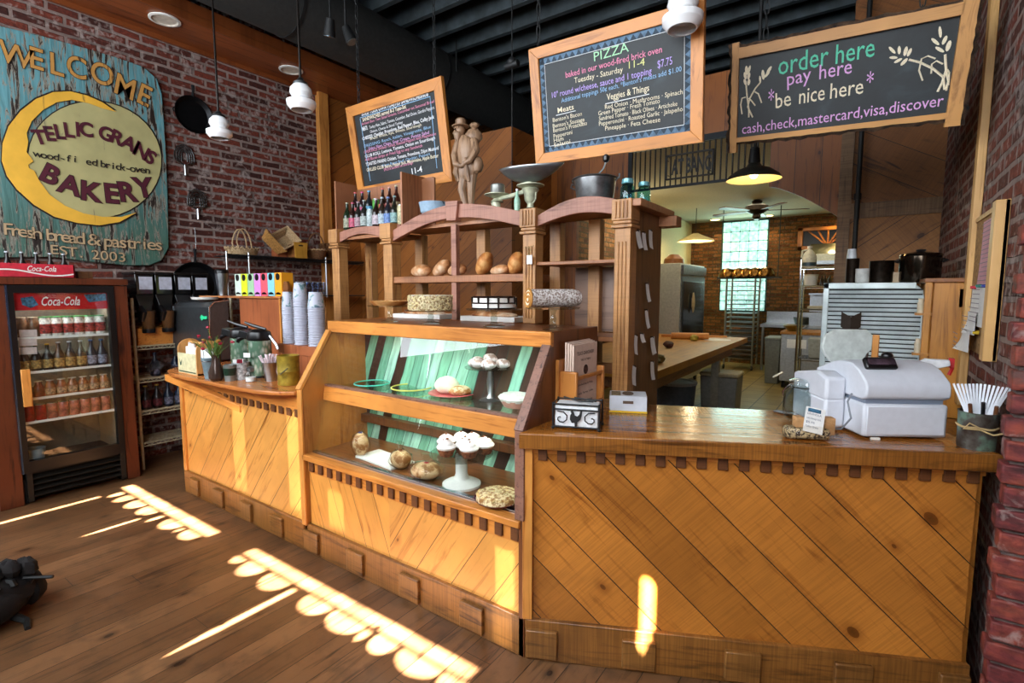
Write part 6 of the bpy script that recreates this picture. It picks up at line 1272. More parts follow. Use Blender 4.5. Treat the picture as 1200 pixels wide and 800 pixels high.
# cupcakes
p, s = cs(541, 568, zs0)
t = thing('cupcake_stand', 'white footed cake stand with a glass plate in the lower case', 'cake stand', (p.x, p.y, zs0)); h = 46*s*.8; r = 37*s
obj('foot', MB().lathe([(25*s*.9, 0), (25*s*.9, .012), (20*s*.9, .022), (10*s*.9, .035), (7*s, .06), (7*s, h)], seg=32), m_white, t); obj('plate', MB().lathe([(r*.3, h), (r, h+.002), (r, h+.008), (r*.3, h+.006)], seg=40), m_cs, t)
cz = zs0+h+.009; m_br = cakemat('cupcake_brown', '#5a2e18', '#8a5230', 60.); m_ic = plain('icing_white', '#f0eeea', .45, bump=.4)
cup0 = None
for i, (dx, dy, lab) in enumerate(((-.095, -.005, 'leftmost on the glass plate'), (-.03, -.075, 'front middle of the plate'), (.02, .0, 'centre of the plate'), (.075, -.03, 'right front of the plate'), (.10, .06, 'right rear of the plate'), (.0, .09, 'rearmost, topped with a nut'), (-.06, .07, 'behind the leftmost one'))):
    nm = 'white iced brown cupcake, %s' % lab
    if cup0 is None:
        cup0 = thing('cupcake', nm, 'cupcake', (p.x+dx, p.y+dy, cz), group='cupcakes on the white footed stand'); obj('cake', MB().lathe([(.031, 0), (.046, .034), (.040, .038)], seg=20), m_br, cup0)
        obj('icing', MB().lathe([(.043, .034), (.048, .044), (.041, .053), (.036, .055), (.034, .064), (.022, .073), (.008, .08), (.001, .082)], seg=24), m_ic, cup0); obj('nut_bits', MB().ell((.004, -.004, .083), (.008, .006, .005), 8, 5, jit=.3).ell((-.012, .006, .076), (.005, .006, .004), 8, 5), m_br, cup0)
    else: dup(cup0, (p.x+dx, p.y+dy, cz), i, nm)
p, s = cs(582, 590, zs0)
t = thing('crumble_pie', 'crumble topped pie in a dark plum dish in the lower case corner', 'pie', (p.x, p.y+.01, zs0)); r = 31*s*.85
obj('dish', MB().lathe([(r*.7, 0), (r*1.05, .022), (r*1.07, .026), (r*.9, .02)], seg=40), plain('plum_dish', '#5a1830', .2, var=0), t)
obj('crumble', MB().lathe([(r*.98, .022), (r*.96, .04), (r*.8, .05), (.001, .054)], seg=40), cakemat('crumble_top', '#9a6a34', '#ecd9a8', 60.), t)
nb = MB()
for i in range(200): a = R.uniform(0, 2*PI); q = r*.93*math.sqrt(R.random()); nb.ell((q*math.cos(a), q*math.sin(a), .048-.008*(q/r)**2), (.008, .008, .007), 5, 3)
o = obj('crumbs', nb, plain('crumb_gold', '#d9b878', .7, var=.35), t); o['kind'] = 'stuff'
m_bagp = glass('cello', (.95, .93, .9, 1), .2, 1.22, thin=True)
for px, py, w, h, lab in ((423, 534, 16, 24, 'cellophane wrapped loaf standing at the far end of the lower case'), (470, 548, 22, 18, 'cellophane wrapped brown roll in the middle of the lower case'), (500, 560, 30, 16, 'cellophane wrapped pale loaf with red bow beside the cupcake stand')):
    p, s = cs(px, py, zs0); t = thing('wrapped_bread', lab, 'bread', (p.x, p.y, zs0), R.uniform(-.4, .4), 'wrapped breads in the lower case'); a, b = w*s*.58, h*s*.58
    obj('bread', MB().ell((0, 0, b), (a*1.1, a*.9, b), 18, 12, jit=.05), cakemat('wrapped_crust', '#94602c', '#d9b98c', 25.), t); obj('wrapper', MB().ell((0, 0, b*1.05), (a*1.35, a*1.1, b*1.08), 12, 7, jit=.25), m_bagp, t); obj('gathered_top', MB().lathe([(.006, b*1.9), (.01, b*2.05), (.035, b*2.05+.045)], seg=9, squash=.4), m_bagp, t); obj('ribbon', MB().tube([(.012*math.cos(i), .008*math.sin(i), b*2.0) for i in range(6)], .004, 5, closed=True), plain('bow_red', '#b03038' if px == 500 else '#3a3e7c' if px == 423 else '#a05a34', .4), t)
p, s = cs(455, 540, zs0)
single('acrylic_tray', MB().box((0, 0, .005), (.34, .16, .01)), m_paper, 'white paper sheet under the wrapped breads in the lower case', 'paper', (p.x-.03, p.y, zs0), rz=-.1)
# ================================================================ on the service counter
ZR = .990
def ftr(px, py): return ft(px, py, ZR)
# iron napkin holder with a rooster
a, b = ftr(648, 502)[0], ftr(702, 506)[0]; ang = math.atan2((b-a).y, (b-a).x); W_ = (b-a).length
t = thing('napkin_holder', 'black wrought iron napkin holder with a rooster on its front', 'napkin holder', a, ang)
D_, H_ = .115, .105; m = MB()
def rod(*pts, r=.0035, to=None): (to or m).tube(pts, r, 6)
rod((0, 0, .012), (W_, 0, .012), (W_, D_, .012), (0, D_, .012), (0, 0, .012)); rod((0, 0, H_*.80), (W_, 0, H_*.80)); rod((0, 0, H_), (W_, 0, H_), (W_, D_, H_), (0, D_, H_), (0, 0, H_))
obj('wire_frame', m, m_blackm, t)
for x, y in ((0, 0), (W_, 0), (0, D_), (W_, D_)): obj('corner_post', MB().tube([(x, y, 0), (x, y, H_+.006)], .0045, 6).ell((x, y, .006), (.008, .008, .006), 8, 5), m_blackm, t)
sc_ = MB()
for sg, xc in ((1, W_*.17), (-1, W_*.83)):
    sc_.tube([(xc+sg*(.004+.0036*k)*math.cos(k*.75+1.5), -.002, H_*.45+(.004+.0030*k)*math.sin(k*.75+1.5)) for k in range(10)], .0028, 6)
obj('scroll', sc_, m_blackm, t); xc = W_*.5
ro = MB().prism([(xc-.016, .03), (xc-.024, .045), (xc-.022, .062), (xc-.018, .070), (xc-.022, .078), (xc-.014, .082), (xc-.008, .074), (xc-.004, .062), (xc+.006, .058), (xc+.014, .066), (xc+.018, .080), (xc+.026, .084), (xc+.024, .062), (xc+.018, .045), (xc+.006, .035), (xc+.004, .016), (xc-.004, .016), (xc-.004, .032)], .003, (0, -.002, 0))
obj('rooster', ro, m_blackm, t); obj('weight_arm', MB().tube([(W_*.15, D_*.8, H_+.012), (W_*.5, D_*.5, H_+.004), (W_*.85, D_*.2, H_+.012)], .003, 6).tube([(W_*.4, D_*.7, H_+.014), (W_*.9, D_*.5, H_+.006)], .003, 6), m_blackm, t)
np_ = tag(obj('napkins', MB().box((W_/2, D_/2, H_/2+.004), (W_*.93, D_*.9, H_*.85)), plain('napkin_white', '#e2e4e6', .7, var=.1, vs=60.), None, a, rz=ang, bevel=.004), 'stack of white paper napkins in the rooster holder', 'napkins')
# glove box
a, b = ftr(714, 483)[0], ftr(758, 485)[0]; ang = math.atan2((b-a).y, (b-a).x); W_ = (b-a).length; D_, H_ = .13, .080
t = thing('glove_box', 'white and grey cardboard glove box with a yellow base stripe', 'box', a, ang)
obj('carton', MB().box((W_/2, D_/2, H_/2), (W_, D_, H_)), plain('carton_white', '#c9ced6', .6, var=.1, vs=12.), t, bevel=.002)
obj('yellow_stripe', MB().box((W_/2, D_/2, .006), (W_+.002, D_+.002, .009)), plain('stripe_yellow', '#e0b828', .5, var=0), t)
obj('oval_slot', MB().lathe([(W_*.13, 0), (W_*.13, .001)], (0, 0, 0), 20), plain('slot_brown', '#5c4a3c', .8, var=0), t); s_ = [o for o in COL.objects if o.name.startswith('oval_slot')][-1]; s_.location = (W_/2, D_/2, H_+.0005); s_.scale = (1.2, 2.2, 1)
obj('front_slot', MB().b2((W_*.36, -.001, H_*.55), (W_*.64, .001, H_*.72)), plain('slot_brown', '#5c4a3c', .8, var=0), t); obj('printed_panel', MB().b2((W_*.05, .01, H_), (W_*.3, D_*.85, H_+.001)).b2((-.001, .02, H_*.3), (0, D_*.6, H_*.8)), plain('print_brown', '#8a7a5a', .7, var=.4, vs=80.), t)
# wooden menu holder against the case side
t = thing('menu_holder', 'honey wood rack holding paper menus against the case side', 'rack', (-1.07, 2.08, ZR)); mh = wood('menu_rack_wood', '#8a4c1c', '#c98440', 'z', .35)
zt1 = atX(668, 437, -1.04).z
for y in (1.945, 2.215): wobj('side_board', MB().b2((-1.112, y, ZR), (-1.02, y+.022, zt1 if y < 2 else zt1)), mh, t, bevel=.006)
wobj('back_board', MB().b2((-1.116, 1.93, ZR), (-1.100, 2.235, zt1+.05)), mh, t)
for z in (zt1-.03, ZR+.05): wobj('cross_rail', MB().b2((-1.034, 1.96, z-.008), (-1.022, 2.225, z+.008)), mh, t, bevel=.002)
zt2 = atX(668, 401, -1.075).z
pm = plain('menu_paper', '#dfc6b4', .7, var=.05)
t = thing('menu_stack', 'stack of pinkish paper menus standing in the honey wood rack', 'menus', (-1.075, 2.08, ZR+.01))
for k in range(4): wobj('menu_sheet', MB().b2((-1.093+.012*k, 1.972, ZR+.01), (-1.085+.012*k, 2.205, zt2-.004*k)), pm, t)
tx = MB(); xx = -1.0485
for body, z, w, c in (('TELLICO GRAINS BAKERY', zt2-.060, .17, 0), ('TAKE OUT MENU', zt2-.088, .10, 0), ('Sandwiches & Pizza', zt2-.20, .15, 0), ('Breads  Pastries  Coffee', zt2-.24, .16, 0), ('Open Tuesday - Saturday', zt2-.28, .15, 0), ('8 - 3', zt2-.32, .05, 0)):
    write(tx, body, .022 if z > zt2-.07 else .014, (xx, 2.088-w/2, z), (0, 1, 0), (0, 0, 1), fit=w, bold=.02)
wobj('print', tx, plain('menu_ink', '#3a2420', .7, var=0), t); em = MB().lathe([(.022, 0), (.022, .001)], (xx, 2.088, zt2-.13), 20, (1, 0, 0)).b2((xx, 2.04, zt2-.165), (xx+.001, 2.135, zt2-.16)); wobj('emblem', em, plain('menu_ink2', '#5a3c34', .7, var=.5, vs=90.), t)
# cash register
a, b, c = ftr(1010, 514)[0], ftr(1109, 516)[0], ftr(968, 489)[0]; u = (b-a).normalized(); ang = math.atan2(u.y, u.x); W_ = (b-a).length; D_ = .36
t = thing('cash_register', 'off-white electronic cash register with a dark customer display', 'cash register', a, ang)
mr = plain('register_white', '#d3d6de', .4, var=.03); mr2 = plain('register_shadow', '#7a8494', .5, var=0)
obj('cash_drawer', MB().b2((0, 0, .008), (W_, D_+.03, .135)), mr, t, bevel=.010)
obj('drawer_front', MB().b2((.012, -.004, .018), (W_-.012, .002, .128)), mr, t, bevel=.003)
obj('neck', MB().b2((.012, .015, .13), (W_-.012, D_, .165)), mr2, t)
prof = [(-.004, .160), (-.008, .175), (-.008, .205), (.0, .222), (.05, .262), (.10, .282), (.17, .285), (.24, .270), (.33, .235), (D_, .225), (D_, .150), (.02, .150)]
bod = MB(); n = 8; k = len(prof); vs = []
for i in range(n+1):
    x = W_*i/n; kk = 1 if 0 < i < n else .985; vs += [V(x, y, .15+(z-.15)*kk) for y, z in prof]
bod.add(vs, [(i*k+j, (i+1)*k+j, (i+1)*k+(j+1) % k, i*k+(j+1) % k) for i in range(n) for j in range(k)]+[tuple(range(k)), tuple(reversed(range(n*k, n*k+k)))])
obj('body_shell', bod, mr, t, bevel=.006)
obj('left_wing', MB().prism([(.12, .15), (.12, .215), (.20, .235), (D_+.04, .20), (D_+.04, .12), (.12, .12)], .08, (-.08, 0, 0), (0, 1, 0), (0, 0, 1)).b2((-.08, .12, .008), (.0, D_+.04, .13)), mr, t, bevel=.012)
dr = Matrix.Rotation(-.62, 3, 'X'); d_ = obj('display_housing', MB().box((.085, .062, .283), (.115, .022, .050), rot=dr), m_blackp, t, bevel=.006)
obj('display_window', MB().box((.085, .052, .291), (.10, .006, .024), rot=dr), plain('display_mauve', '#4a3a44', .08, var=.4, vs=30.), t)
tx = MB(); o_ = V(.055, .0435, .262); write(tx, 'SHARP', .014, (o_.x+.008, .0435, .2665), (1, 0, 0), dr@V(0, 0, 1), fit=.048, bold=.05); obj('maker_lettering', tx, m_white, t)
obj('foot', MB().b2((.03, -.012, 0), (.06, .0, .008)), m_white, t)
obj('power_cable', MB().tube([(-.03, .03, .17), (-.05, .02, .14), (-.045, .0, .08), (-.06, .03, .03), (-.10, .10, .006)], .004, 6), plain('cable_grey', '#8a8f98', .5), t)
pz = a+V(0, 0, 0); 
rp = V(math.cos(ang), math.sin(ang), 0); bp = V(-rp.y, rp.x, 0)
t = thing('rear_display_pole', 'off-white eight-sided plate standing up behind the cash register', 'display', a+rp*.06+bp*(D_-.06)+V(0, 0, .235), ang)
q = .075; obj('plate', MB().prism([(-.10, .03), (-.075, .0), (-.05, -.02), (.05, -.02), (.075, .03), (.095, .05), (.095, .11), (.07, .135), (-.06, .135), (-.10, .11), (-.11, .06)], .02, (.03, 0, .03)), plain('plate_off_white', '#c4cbc6', .5), t, bevel=.004); obj('stem', MB().b2((.0, .0, -.01), (.05, .03, .03)), m_blackm, t)
t = thing('desk_microphone', 'round black knob stalk beside the register plate', 'knob', a+rp*.235+bp*(D_-.10)+V(0, 0, .23)); obj('ball', MB().ell((0, 0, .06), (.022, .022, .018), 14, 10), m_blackp, t); obj('stalk', MB().tube([(0, 0, 0), (-.015, 0, .03), (-.02, 0, .055), (0, 0, .05)], .007, 8), m_blackp, t)
# glass canister with scoop
m_jar = glass('canister_glass', (.86, .92, .92, 1), .02, 2.1, thin=True)
p, s = ftr(943, 490); r = 26*s*.92
t = thing('glass_canister', 'big clear glass canister with a wire bail lid beside the register', 'jar', p)
obj('glass_body', MB().lathe([(r*.8, 0), (r*.98, .015), (r, .05), (r*.95, 30*s), (r*.72, 36*s), (r*.72, 40*s), (r*.68, 40*s), (r*.68, 36*s), (r*.92, 30*s), (r*.96, .05), (r*.78, .008)], seg=36), m_jar, t)
obj('lid', MB().lathe([(r*.74, 40*s), (r*.78, 41*s), (r*.76, 44*s), (r*.5, 47*s), (.001, 47.5*s)], seg=32), m_jar, t)
obj('wire_bail', MB().tube([(r*.76*math.cos(2*PI*i/30), r*.76*math.sin(2*PI*i/30), 38*s) for i in range(30)], .002, 5, closed=True).tube([(-r*.76, 0, 38*s), (-r*1.0, -.02, 30*s), (-r*.95, -.03, 26*s)], .003, 6), m_chrome, t)
sp = MB().tube([(-r*1.05, .0, .20), (-r*1.5, .02, .17)], .0045, 8); obj('spoon_handle', sp, plain('spoon_cream', '#c9c0a8', .4), t)
p2 = ftr(915, 484)[0]; t = thing('metal_tongs', 'dark metal tong handles lying beside the glass canister', 'tongs', p2); obj('arm', MB().tube([(-.02, .02, .006), (.03, .0, .008), (.07, -.01, .006)], .005, 6), m_steeld, t); obj('arm', MB().tube([(-.03, .0, .006), (.03, -.02, .006), (.07, -.02, .006)], .005, 6), m_steeld, t)
# bag of biscotti with a card
p, s = ftr(947, 514)
t = thing('granola_bag', 'clear bag of seeded granola with tan paper on the counter edge', 'bag', p, CA); obj('granola', MB().b2((-.085, -.03, .003), (.07, .04, .045)), cakemat('seeded', '#3a2c22', '#c9b48a', 110., .8), t, bevel=.014); obj('paper_wrap', MB().b2((-.05, -.01, .045), (-.02, .03, .085)).b2((.055, -.01, .02), (.09, .03, .085)), plain('kraft_tan', '#c99a68', .7), t, bevel=.003)
obj('wrapper', MB().ell((0, 0, .035), (.11, .055, .045), 12, 7, jit=.2), m_bagp, t)
t = thing('price_card', 'white printed card leaning on the granola bag', 'card', p+V(.0, -.035, .035), CA); rr = Matrix.Rotation(-.35, 3, 'X')@Matrix.Rotation(.22, 3, 'Y'); obj('card', MB().box((.02, 0, .045), (.068, .002, .095), rot=rr), m_paper, t)
o_ = V(.02, 0, .045); tx = MB()
for k, (body, w) in enumerate((('GRANOLA', .05), ('oats honey nuts', .05), ('$5.95', .03), ('Tellico Grains', .045))): write(tx, body, .011, o_+rr@V(-.028, -.003, .018-.016*k), rr@V(1, 0, 0), rr@V(0, 0, 1), fit=w)
obj('print', tx, plain('card_ink', '#50586a', .7, var=0), t); obj('picture', MB().box(o_+rr@V(-.004, -.002, .036), (.045, .001, .014), rot=rr), m_bl, t)
# pot of straws with twine
p, s = ftr(1143, 524); r = 19*s
t = thing('utensil_pot', 'patinated metal pot tied with twine at the wall end of the counter', 'pot', p)
mp = NT('patina'); o_ = mp.obj(); mp.put(mp.b.inputs['Base Color'], mp.ramp(mp.noise(o_, 16., 5.), [(.35, '#3a2c22'), (.5, '#55504a'), (.62, '#6f8a78')])); mp.b.inputs['Metallic'].default_value = .5; mp.b.inputs['Roughness'].default_value = .45
obj('pot_body', MB().lathe([(r*.9, 0), (r*.92, .01), (r*.96, 42*s), (r*1.0, 43*s), (r*.92, 43*s), (r*.85, .012)], seg=30), mp.m, t)
tw = plain('twine_tan', '#b59a6a', .8, var=.2); obj('twine', MB().tube([(r*.98*math.cos(2*PI*i/28), r*.98*math.sin(2*PI*i/28), 26*s+.002*math.sin(i)) for i in range(28)], .004, 6, closed=True), tw, t)
obj('bow', MB().tube([(.005, -r*1.02, 26*s), (-.03, -r*1.15, 32*s), (-.045, -r*1.1, 25*s), (.0, -r*1.03, 25*s), (.035, -r*1.1, 21*s), (.07, -r*1.0, 25*s), (.11, -r*.8, 23*s)], .003, 6), tw, t)
for i in range(15):
    f = i/14-.5; pl = MB().box((0, 0, 0), (.0065, .003, .13), rot=Matrix.Rotation(f*.75, 3, 'Y')@Matrix.Rotation(-.05, 3, 'X')); pl.v = [q+V(f*.105, -.012+.012*math.cos(f*9), 43*s+.035) for q in pl.v]; obj('white_stick', pl, plain('stick_white', '#dfe3ea', .4, var=0), t)
for i in range(4): obj('dark_pen', MB().cyl((-.02+.03*i, -.02, .10), (-.03+.035*i, -.04, 43*s+.03+.01*(i % 2)), .006, seg=8), m_blackp if i % 2 else m_dent, t)
# spray bottle behind the register
q = atY(1092, 430, 2.95); 
t = thing('spray_bottle', 'spray bottle with white and red trigger head behind the register', 'bottle', (q.x, 2.95, .99-.0))
H_ = q.z-.99; obj('bottle_body', MB().lathe([(.035, 0), (.036, .10), (.014, H_-.06), (.014, H_-.03)], seg=18), plain('spray_white', '#d8d8da', .4), t); obj('collar', MB().lathe([(.018, H_-.03), (.018, H_)], seg=14), plain('spray_red', '#c01c22', .35, var=0), t)
obj('spray_head', MB().prism([(-.05, 0), (-.06, .02), (-.03, .04), (.055, .04), (.06, .015), (.02, .0)], .03, (0, -.015, H_)), plain('spray_white', '#d8d8da', .4), t, bevel=.004); obj('trigger', MB().tube([(.05, 0, H_+.03), (.07, 0, H_+.0), (.06, 0, H_-.03)], .008, 6).b2((.055, -.016, H_+.005), (.075, .016, H_+.045)), plain('spray_red', '#c01c22', .35, var=0), t)
for i, (px, dx) in enumerate(((998, 0), (1004, 0))):
    pass
# ---- louvred steel machine behind
lx0, lx1, ly, lz = -.235, .275, 3.7, 1.605
t = thing('louvred_cabinet', 'tall steel cabinet with a louvred back panel behind the register', 'cabinet', ((lx0+lx1)/2, 3.9, 0))
ms_ = plain('galvanised', '#ccd8d8', .35, .25, var=.15, vs=8.)
wobj('steel_housing', MB().prism([(lx0, 0), (lx1, 0), (lx1, lz-.07), (lx1-.07, lz), (lx0, lz)], -.5, (0, ly+.01, 0)), ms_, t, bevel=.004)
wobj('frame_strip', MB().b2((lx0, ly-.02, .3), (lx0+.03, ly+.01, lz)).b2((lx1-.03, ly-.02, .3), (lx1, ly+.01, lz-.07)).b2((lx0, ly-.02, lz-.035), (lx1-.06, ly+.01, lz)), ms_, t, bevel=.003)
wobj('dark_backing', MB().b2((lx0+.03, ly-.004, .35), (lx1-.03, ly+.0, lz-.035)), m_blackm, t)
for k in range(24): wobj('louvre', MB().box(((lx0+lx1)/2, ly-.012, lz-.055-.026*k), (lx1-lx0-.06, .004, .019), rot=Matrix.Rotation(-.45, 3, 'X')), ms_, t)
qq = atY(997, 377, ly-.03); wobj('folded_bracket', MB().add([V(qq.x-.05, ly-.03, qq.z+.06), V(qq.x, ly-.05, qq.z+.03), V(qq.x+.05, ly-.03, qq.z+.06), V(qq.x+.05, ly-.03, qq.z-.03), V(qq.x, ly-.05, qq.z-.07), V(qq.x-.05, ly-.03, qq.z-.03)], [(0, 1, 4, 5), (1, 2, 3, 4)]), plain('bracket_brown', '#3c3026', .5, .4), t)
# wooden items and small jars in front of the louvres
q = atY(1012, 407, 3.2)
t = thing('seasoning_tray', 'small wooden tray with two dark shakers behind the white plate', 'tray', (q.x, 3.2, 1.20)); obj('wooden_board', MB().b2((-.06, 0, -.02), (.04, .06, .0)).b2((.035, 0, 0), (.065, .05, .13)), m_honey, t, bevel=.003)
for dx in (-.015, .012): obj('dark_shaker', MB().lathe([(.011, 0), (.011, .07), (.009, .085)], (dx, .03, 0), 12), m_brown if dx < 0 else m_steeld, t)
wsingle('tray_pedestal', MB().b2((q.x-.05, 3.18, 0), (q.x+.05, 3.30, 1.18)), m_dtrim, 'dark wooden post carrying the small tray of shakers', 'stand')
# pots on the cabinet
zc_ = lz+.003
def pot(px, pb, pt, w, y, name, lab, mat, lid=False, cat='pot', z=None, knob=True):
    q = atY(px, pb, y); s = (q-CP).dot(fw)/FPX; r = w*s/2; h = (pb-pt)*s; t = thing(name, lab, cat, (q.x, y, z if z is not None else zc_))
    obj('pot_body', MB().lathe([(r*.95, 0), (r, .01), (r, h*(.78 if lid else .97)), (r*1.04, h*(.8 if lid else 1.)), (r*.97, h*(.8 if lid else 1.)), (r*.9, .02)], seg=28), mat, t)
    if lid:
        obj('lid', MB().lathe([(r*1.05, h*.8), (r*1.0, h*.86), (r*.4, h*.92), (.001, h*.93)], seg=28), mat, t); obj('lid_knob', MB().lathe([(r*.15, h*.92), (r*.25, h*.97), (r*.2, h)], seg=14), m_blackm, t); obj('side_handle', MB().tube([(-r, 0, h*.62), (-r*1.25, 0, h*.66), (-r, 0, h*.7)], .008, 6), m_blackm, t); obj('side_handle', MB().tube([(r, 0, h*.62), (r*1.25, 0, h*.66), (r, 0, h*.7)], .008, 6), m_blackm, t)
    return t
m_dst = plain('dark_copper', '#2f261f', .3, .8, var=.3); 
pot(1077, 327, 289, 40, 3.85, 'stockpot', 'large dark shiny stockpot with a lid near the right brick wall', plain('pot_dark_steel', '#4c4238', .15, .95, var=.4, vs=10.), True)
pot(1032, 331, 306, 24, 3.85, 'dark_pan', 'dark round metal pan between the white cup and the stockpot', m_dst)
pot(998, 332, 304, 13, 3.85, 'copper_can', 'tall dark copper can at the left end above the louvred cabinet', m_dst, cat='can')
pot(1010, 332, 316, 14, 3.78, 'paper_tub', 'white paper tub standing on the louvred cabinet', plain('tub_white', '#cfd0cc', .5), cat='tub')
q = atY(998, 304, 3.85); hx = (332-304)*(q-CP).dot(fw)/FPX
wsingle('plastic_cups', MB().lathe([(.028, zc_+hx), (.022, zc_+hx+.06), (.018, zc_+hx+.06)], (q.x, 3.85, 0), 16), plain('cup_frost', '#b9bcc0', .3), 'upturned clear plastic cup on the tall copper can', 'cup')
q = atY(1050, 326, 3.85); wsingle('paper_box', MB().box((q.x, 3.85, zc_+.03), (.05, .05, .06)), plain('box_tan', '#b9a080', .6), 'small tan box beside the dark stockpot', 'box')
# wall cabinet of honey wood
t = thing('wall_cabinet', 'honey pine cabinet with little side shelves against the right brick wall', 'cabinet', (.33, 3.6, .9))
m_h2 = wood('wall_cab_pine', '#8a5418', '#c98a36', 'z', .4, .8)
wobj('front_board', MB().b2((.27, 3.42, .9), (.415, 3.44, 1.60)), m_h2, t, bevel=.003); wobj('side_board', MB().b2((.25, 3.42, .9), (.27, 3.95, 1.60)), m_h2, t, bevel=.003); wobj('top_board', MB().b2((.23, 3.40, 1.60), (.418, 3.98, 1.622)), wood('wall_cab_top', '#5c3014', '#8f5a2c', 'y', .4), t, bevel=.003)
wobj('edge_post', MB().b2((.235, 3.40, .9), (.265, 3.43, 1.60)), m_h2, t, bevel=.003)
for z in (1.43, 1.22): wobj('small_ledge', MB().b2((.20, 3.39, z), (.27, 3.44, z+.012)), m_h2, t)
for z, px in ((1.442, 0), (1.232, 1)): single('spice_jar', MB().lathe([(.014, 0), (.015, .05), (.010, .06), (.012, .075)], seg=14), plain('jar_cream', '#c9b89a', .4), 'small cream jar on the %s ledge of the honey cabinet' % ('upper' if not px else 'lower'), 'jar', (.222, 3.41, z), 'cream jars on the ledges')
wsingle('wooden_shelf', MB().b2((.02, 4.23, 1.58), (.26, 4.45, 1.605)).b2((.02, 4.43, 0), (.26, 4.45, 1.58)), m_h2, 'honey pine shelf behind the dark stockpot', 'shelf')
wsingle('counter_cabinet', MB().b2((.20, 3.0, 0), (.415, 3.41, .9)), m_h2, 'honey pine base cupboard below the wall cabinet', 'cupboard')
# notice board and papers
t = thing('notice_board', 'tall pine framed cork notice board on the right brick wall', 'notice board', (.41, 3.0, 1.4))
m_nb = wood('notice_pine', '#a8743a', '#deb06e', 'z', .45, .8)
yA, yB = 2.68, 3.42; zT1, zB1 = 1.90, 1.28
wobj('cork_panel', MB().b2((.405, yA, zB1), (.418, yB, zT1)), plain('cork', '#a07a4c', .9, var=.3, vs=60.), t)
wobj('frame_stile', MB().b2((.375, yA, zB1-.0), (.418, yA+.07, zT1+.0)), m_nb, t, bevel=.003)
wobj('frame_stile', MB().b2((.385, yB-.10, .99), (.418, yB-.02, 3.0)), m_nb, t, bevel=.003)
wobj('frame_rail', MB().b2((.398, yA+.07, zT1-.02), (.418, yB-.10, zT1)), m_nb, t)
def sheet_on(x, y0, y1, z0, z1, name, lab, mat, curl=.02, lines=0, cat='paper', grp=None):
    t = thing(name, lab, cat, (x, (y0+y1)/2, z0), group=grp); m = MB().grid(lambda a, b: V(-curl*(b-.2)**2*a, (y1-y0)*(a-.5), (z1-z0)*(1-b)), 6, 8); obj('sheet', m, mat, t)
    if lines:
        l = MB()
        for k in range(lines): zz = (z1-z0)*(1-(k+1)/(lines+1)); l.b2((-.004-curl*.7, -(y1-y0)*.4, zz), (-.0035-curl*.7, (y1-y0)*R.uniform(.1, .4), zz+.003))
        obj('printed_lines', l, plain('faint_ink', '#8a8088', .7, var=0), t)['kind'] = 'stuff'
    return t
sheet_on(.400, 2.80, 3.10, 1.58, 1.86, 'pink_poster', 'pink printed poster pinned high on the notice board', plain('poster_pink', '#cf9aa4', .7, var=.05), .01, 14, 'poster')
sheet_on(.396, 2.88, 3.22, 1.40, 1.58, 'white_notice', 'white printed notice pinned below the pink poster', m_paper, .015, 8)
sheet_on(.385, 2.98, 3.20, 1.36, 1.46, 'receipt_strip', 'white receipt strip overlapping the white notice', m_paper, .03, 4)
sheet_on(.375, 3.02, 3.24, 1.28, 1.38, 'curled_receipt', 'curled receipt hanging lowest from the notice board', m_paper, .05, 4)
for y, z, c, nm in ((2.84, 1.575, '#20388c', 'blue'), (2.98, 1.577, '#1c6a5c', 'green'), (3.12, 1.572, '#b82030', 'red'), (2.95, 1.375, '#c9a820', 'yellow')): single('push_pin', MB().cyl((0, 0, 0), (-.02, 0, 0), .008, .006, 10), plain('pin_'+nm, c, .3, var=0), '%s push pin in the notice board' % nm, 'pin', (.395, y, z))
t = thing('card_reader', 'small black box fixed beside the white notice on the brick wall', 'box', (.40, 3.45, 1.47)); obj('case', MB().b2((-.03, -.03, 0), (.0, .04, .10)), m_blackm, t, bevel=.004)
t = thing('black_bin', 'small black wire cup hanging under the white notice', 'cup', (.40, 3.50, 1.30)); obj('case', MB().lathe([(.02, 0), (.035, .08)], (-.03, 0, 0), 14), m_blackm, t)
t = thing('floor_pipe', 'thin black iron pipe running up the rough boarded wall', 'pipe', (atY(1007, 200, 5.1).x, 5.1, 1.3)); obj('pipe', MB().cyl((0, 0, .2), (0, 0, 3.2), .018, seg=14), m_blackm, t); obj('coupling', MB().cyl((0, 0, 1.0), (0, 0, 1.05), .026, seg=14), m_blackm, t)
# backpack on the floor
p = atZ(-16, 728, 0)
t = thing('backpack', 'dark maroon backpack lying on the floor at the picture edge', 'backpack', p, .3); m_bp = plain('pack_maroon', '#0c0505', .95, var=.4, vs=20., bump=.4)
obj('main_bag', MB().ell((0, 0, .13), (.17, .20, .13), 26, 16, jit=.10), m_bp, t); obj('front_pocket', MB().ell((.09, -.03, .10), (.10, .14, .09), 20, 12, jit=.04), m_bp, t)
for k in range(5): obj('folded_flap', MB().ell((.02+.025*k, -.11+.055*k, .235+.012*(k % 2)), (.06, .035, .045), 14, 8, jit=.25), m_bp, t)
obj('side_pocket', MB().ell((.03, .14, .10), (.11, .07, .09), 16, 10, jit=.12), m_bp, t)
for k in range(4): obj('buckle_strap', MB().tube([(.04+.03*k, -.12+.07*k, .25-.02*k), (.10+.02*k, -.10+.07*k, .24-.02*k), (.15, -.08+.06*k, .20-.01*k)], .014, 6), m_blackm, t)
obj('logo_patch', MB().box((.185, -.06, .11), (.006, .035, .022), rz=-.3), plain('patch_tan', '#b98a5a', .6), t); obj('strap_end', MB().tube([(.12, .03, .04), (.20, .05, .012), (.26, .02, .006)], [.02, .016, .012], 6), m_blackm, t); obj('strap_end', MB().tube([(.15, .08, .20), (.20, .12, .19), (.25, .14, .19)], .008, 6), m_blackm, t)
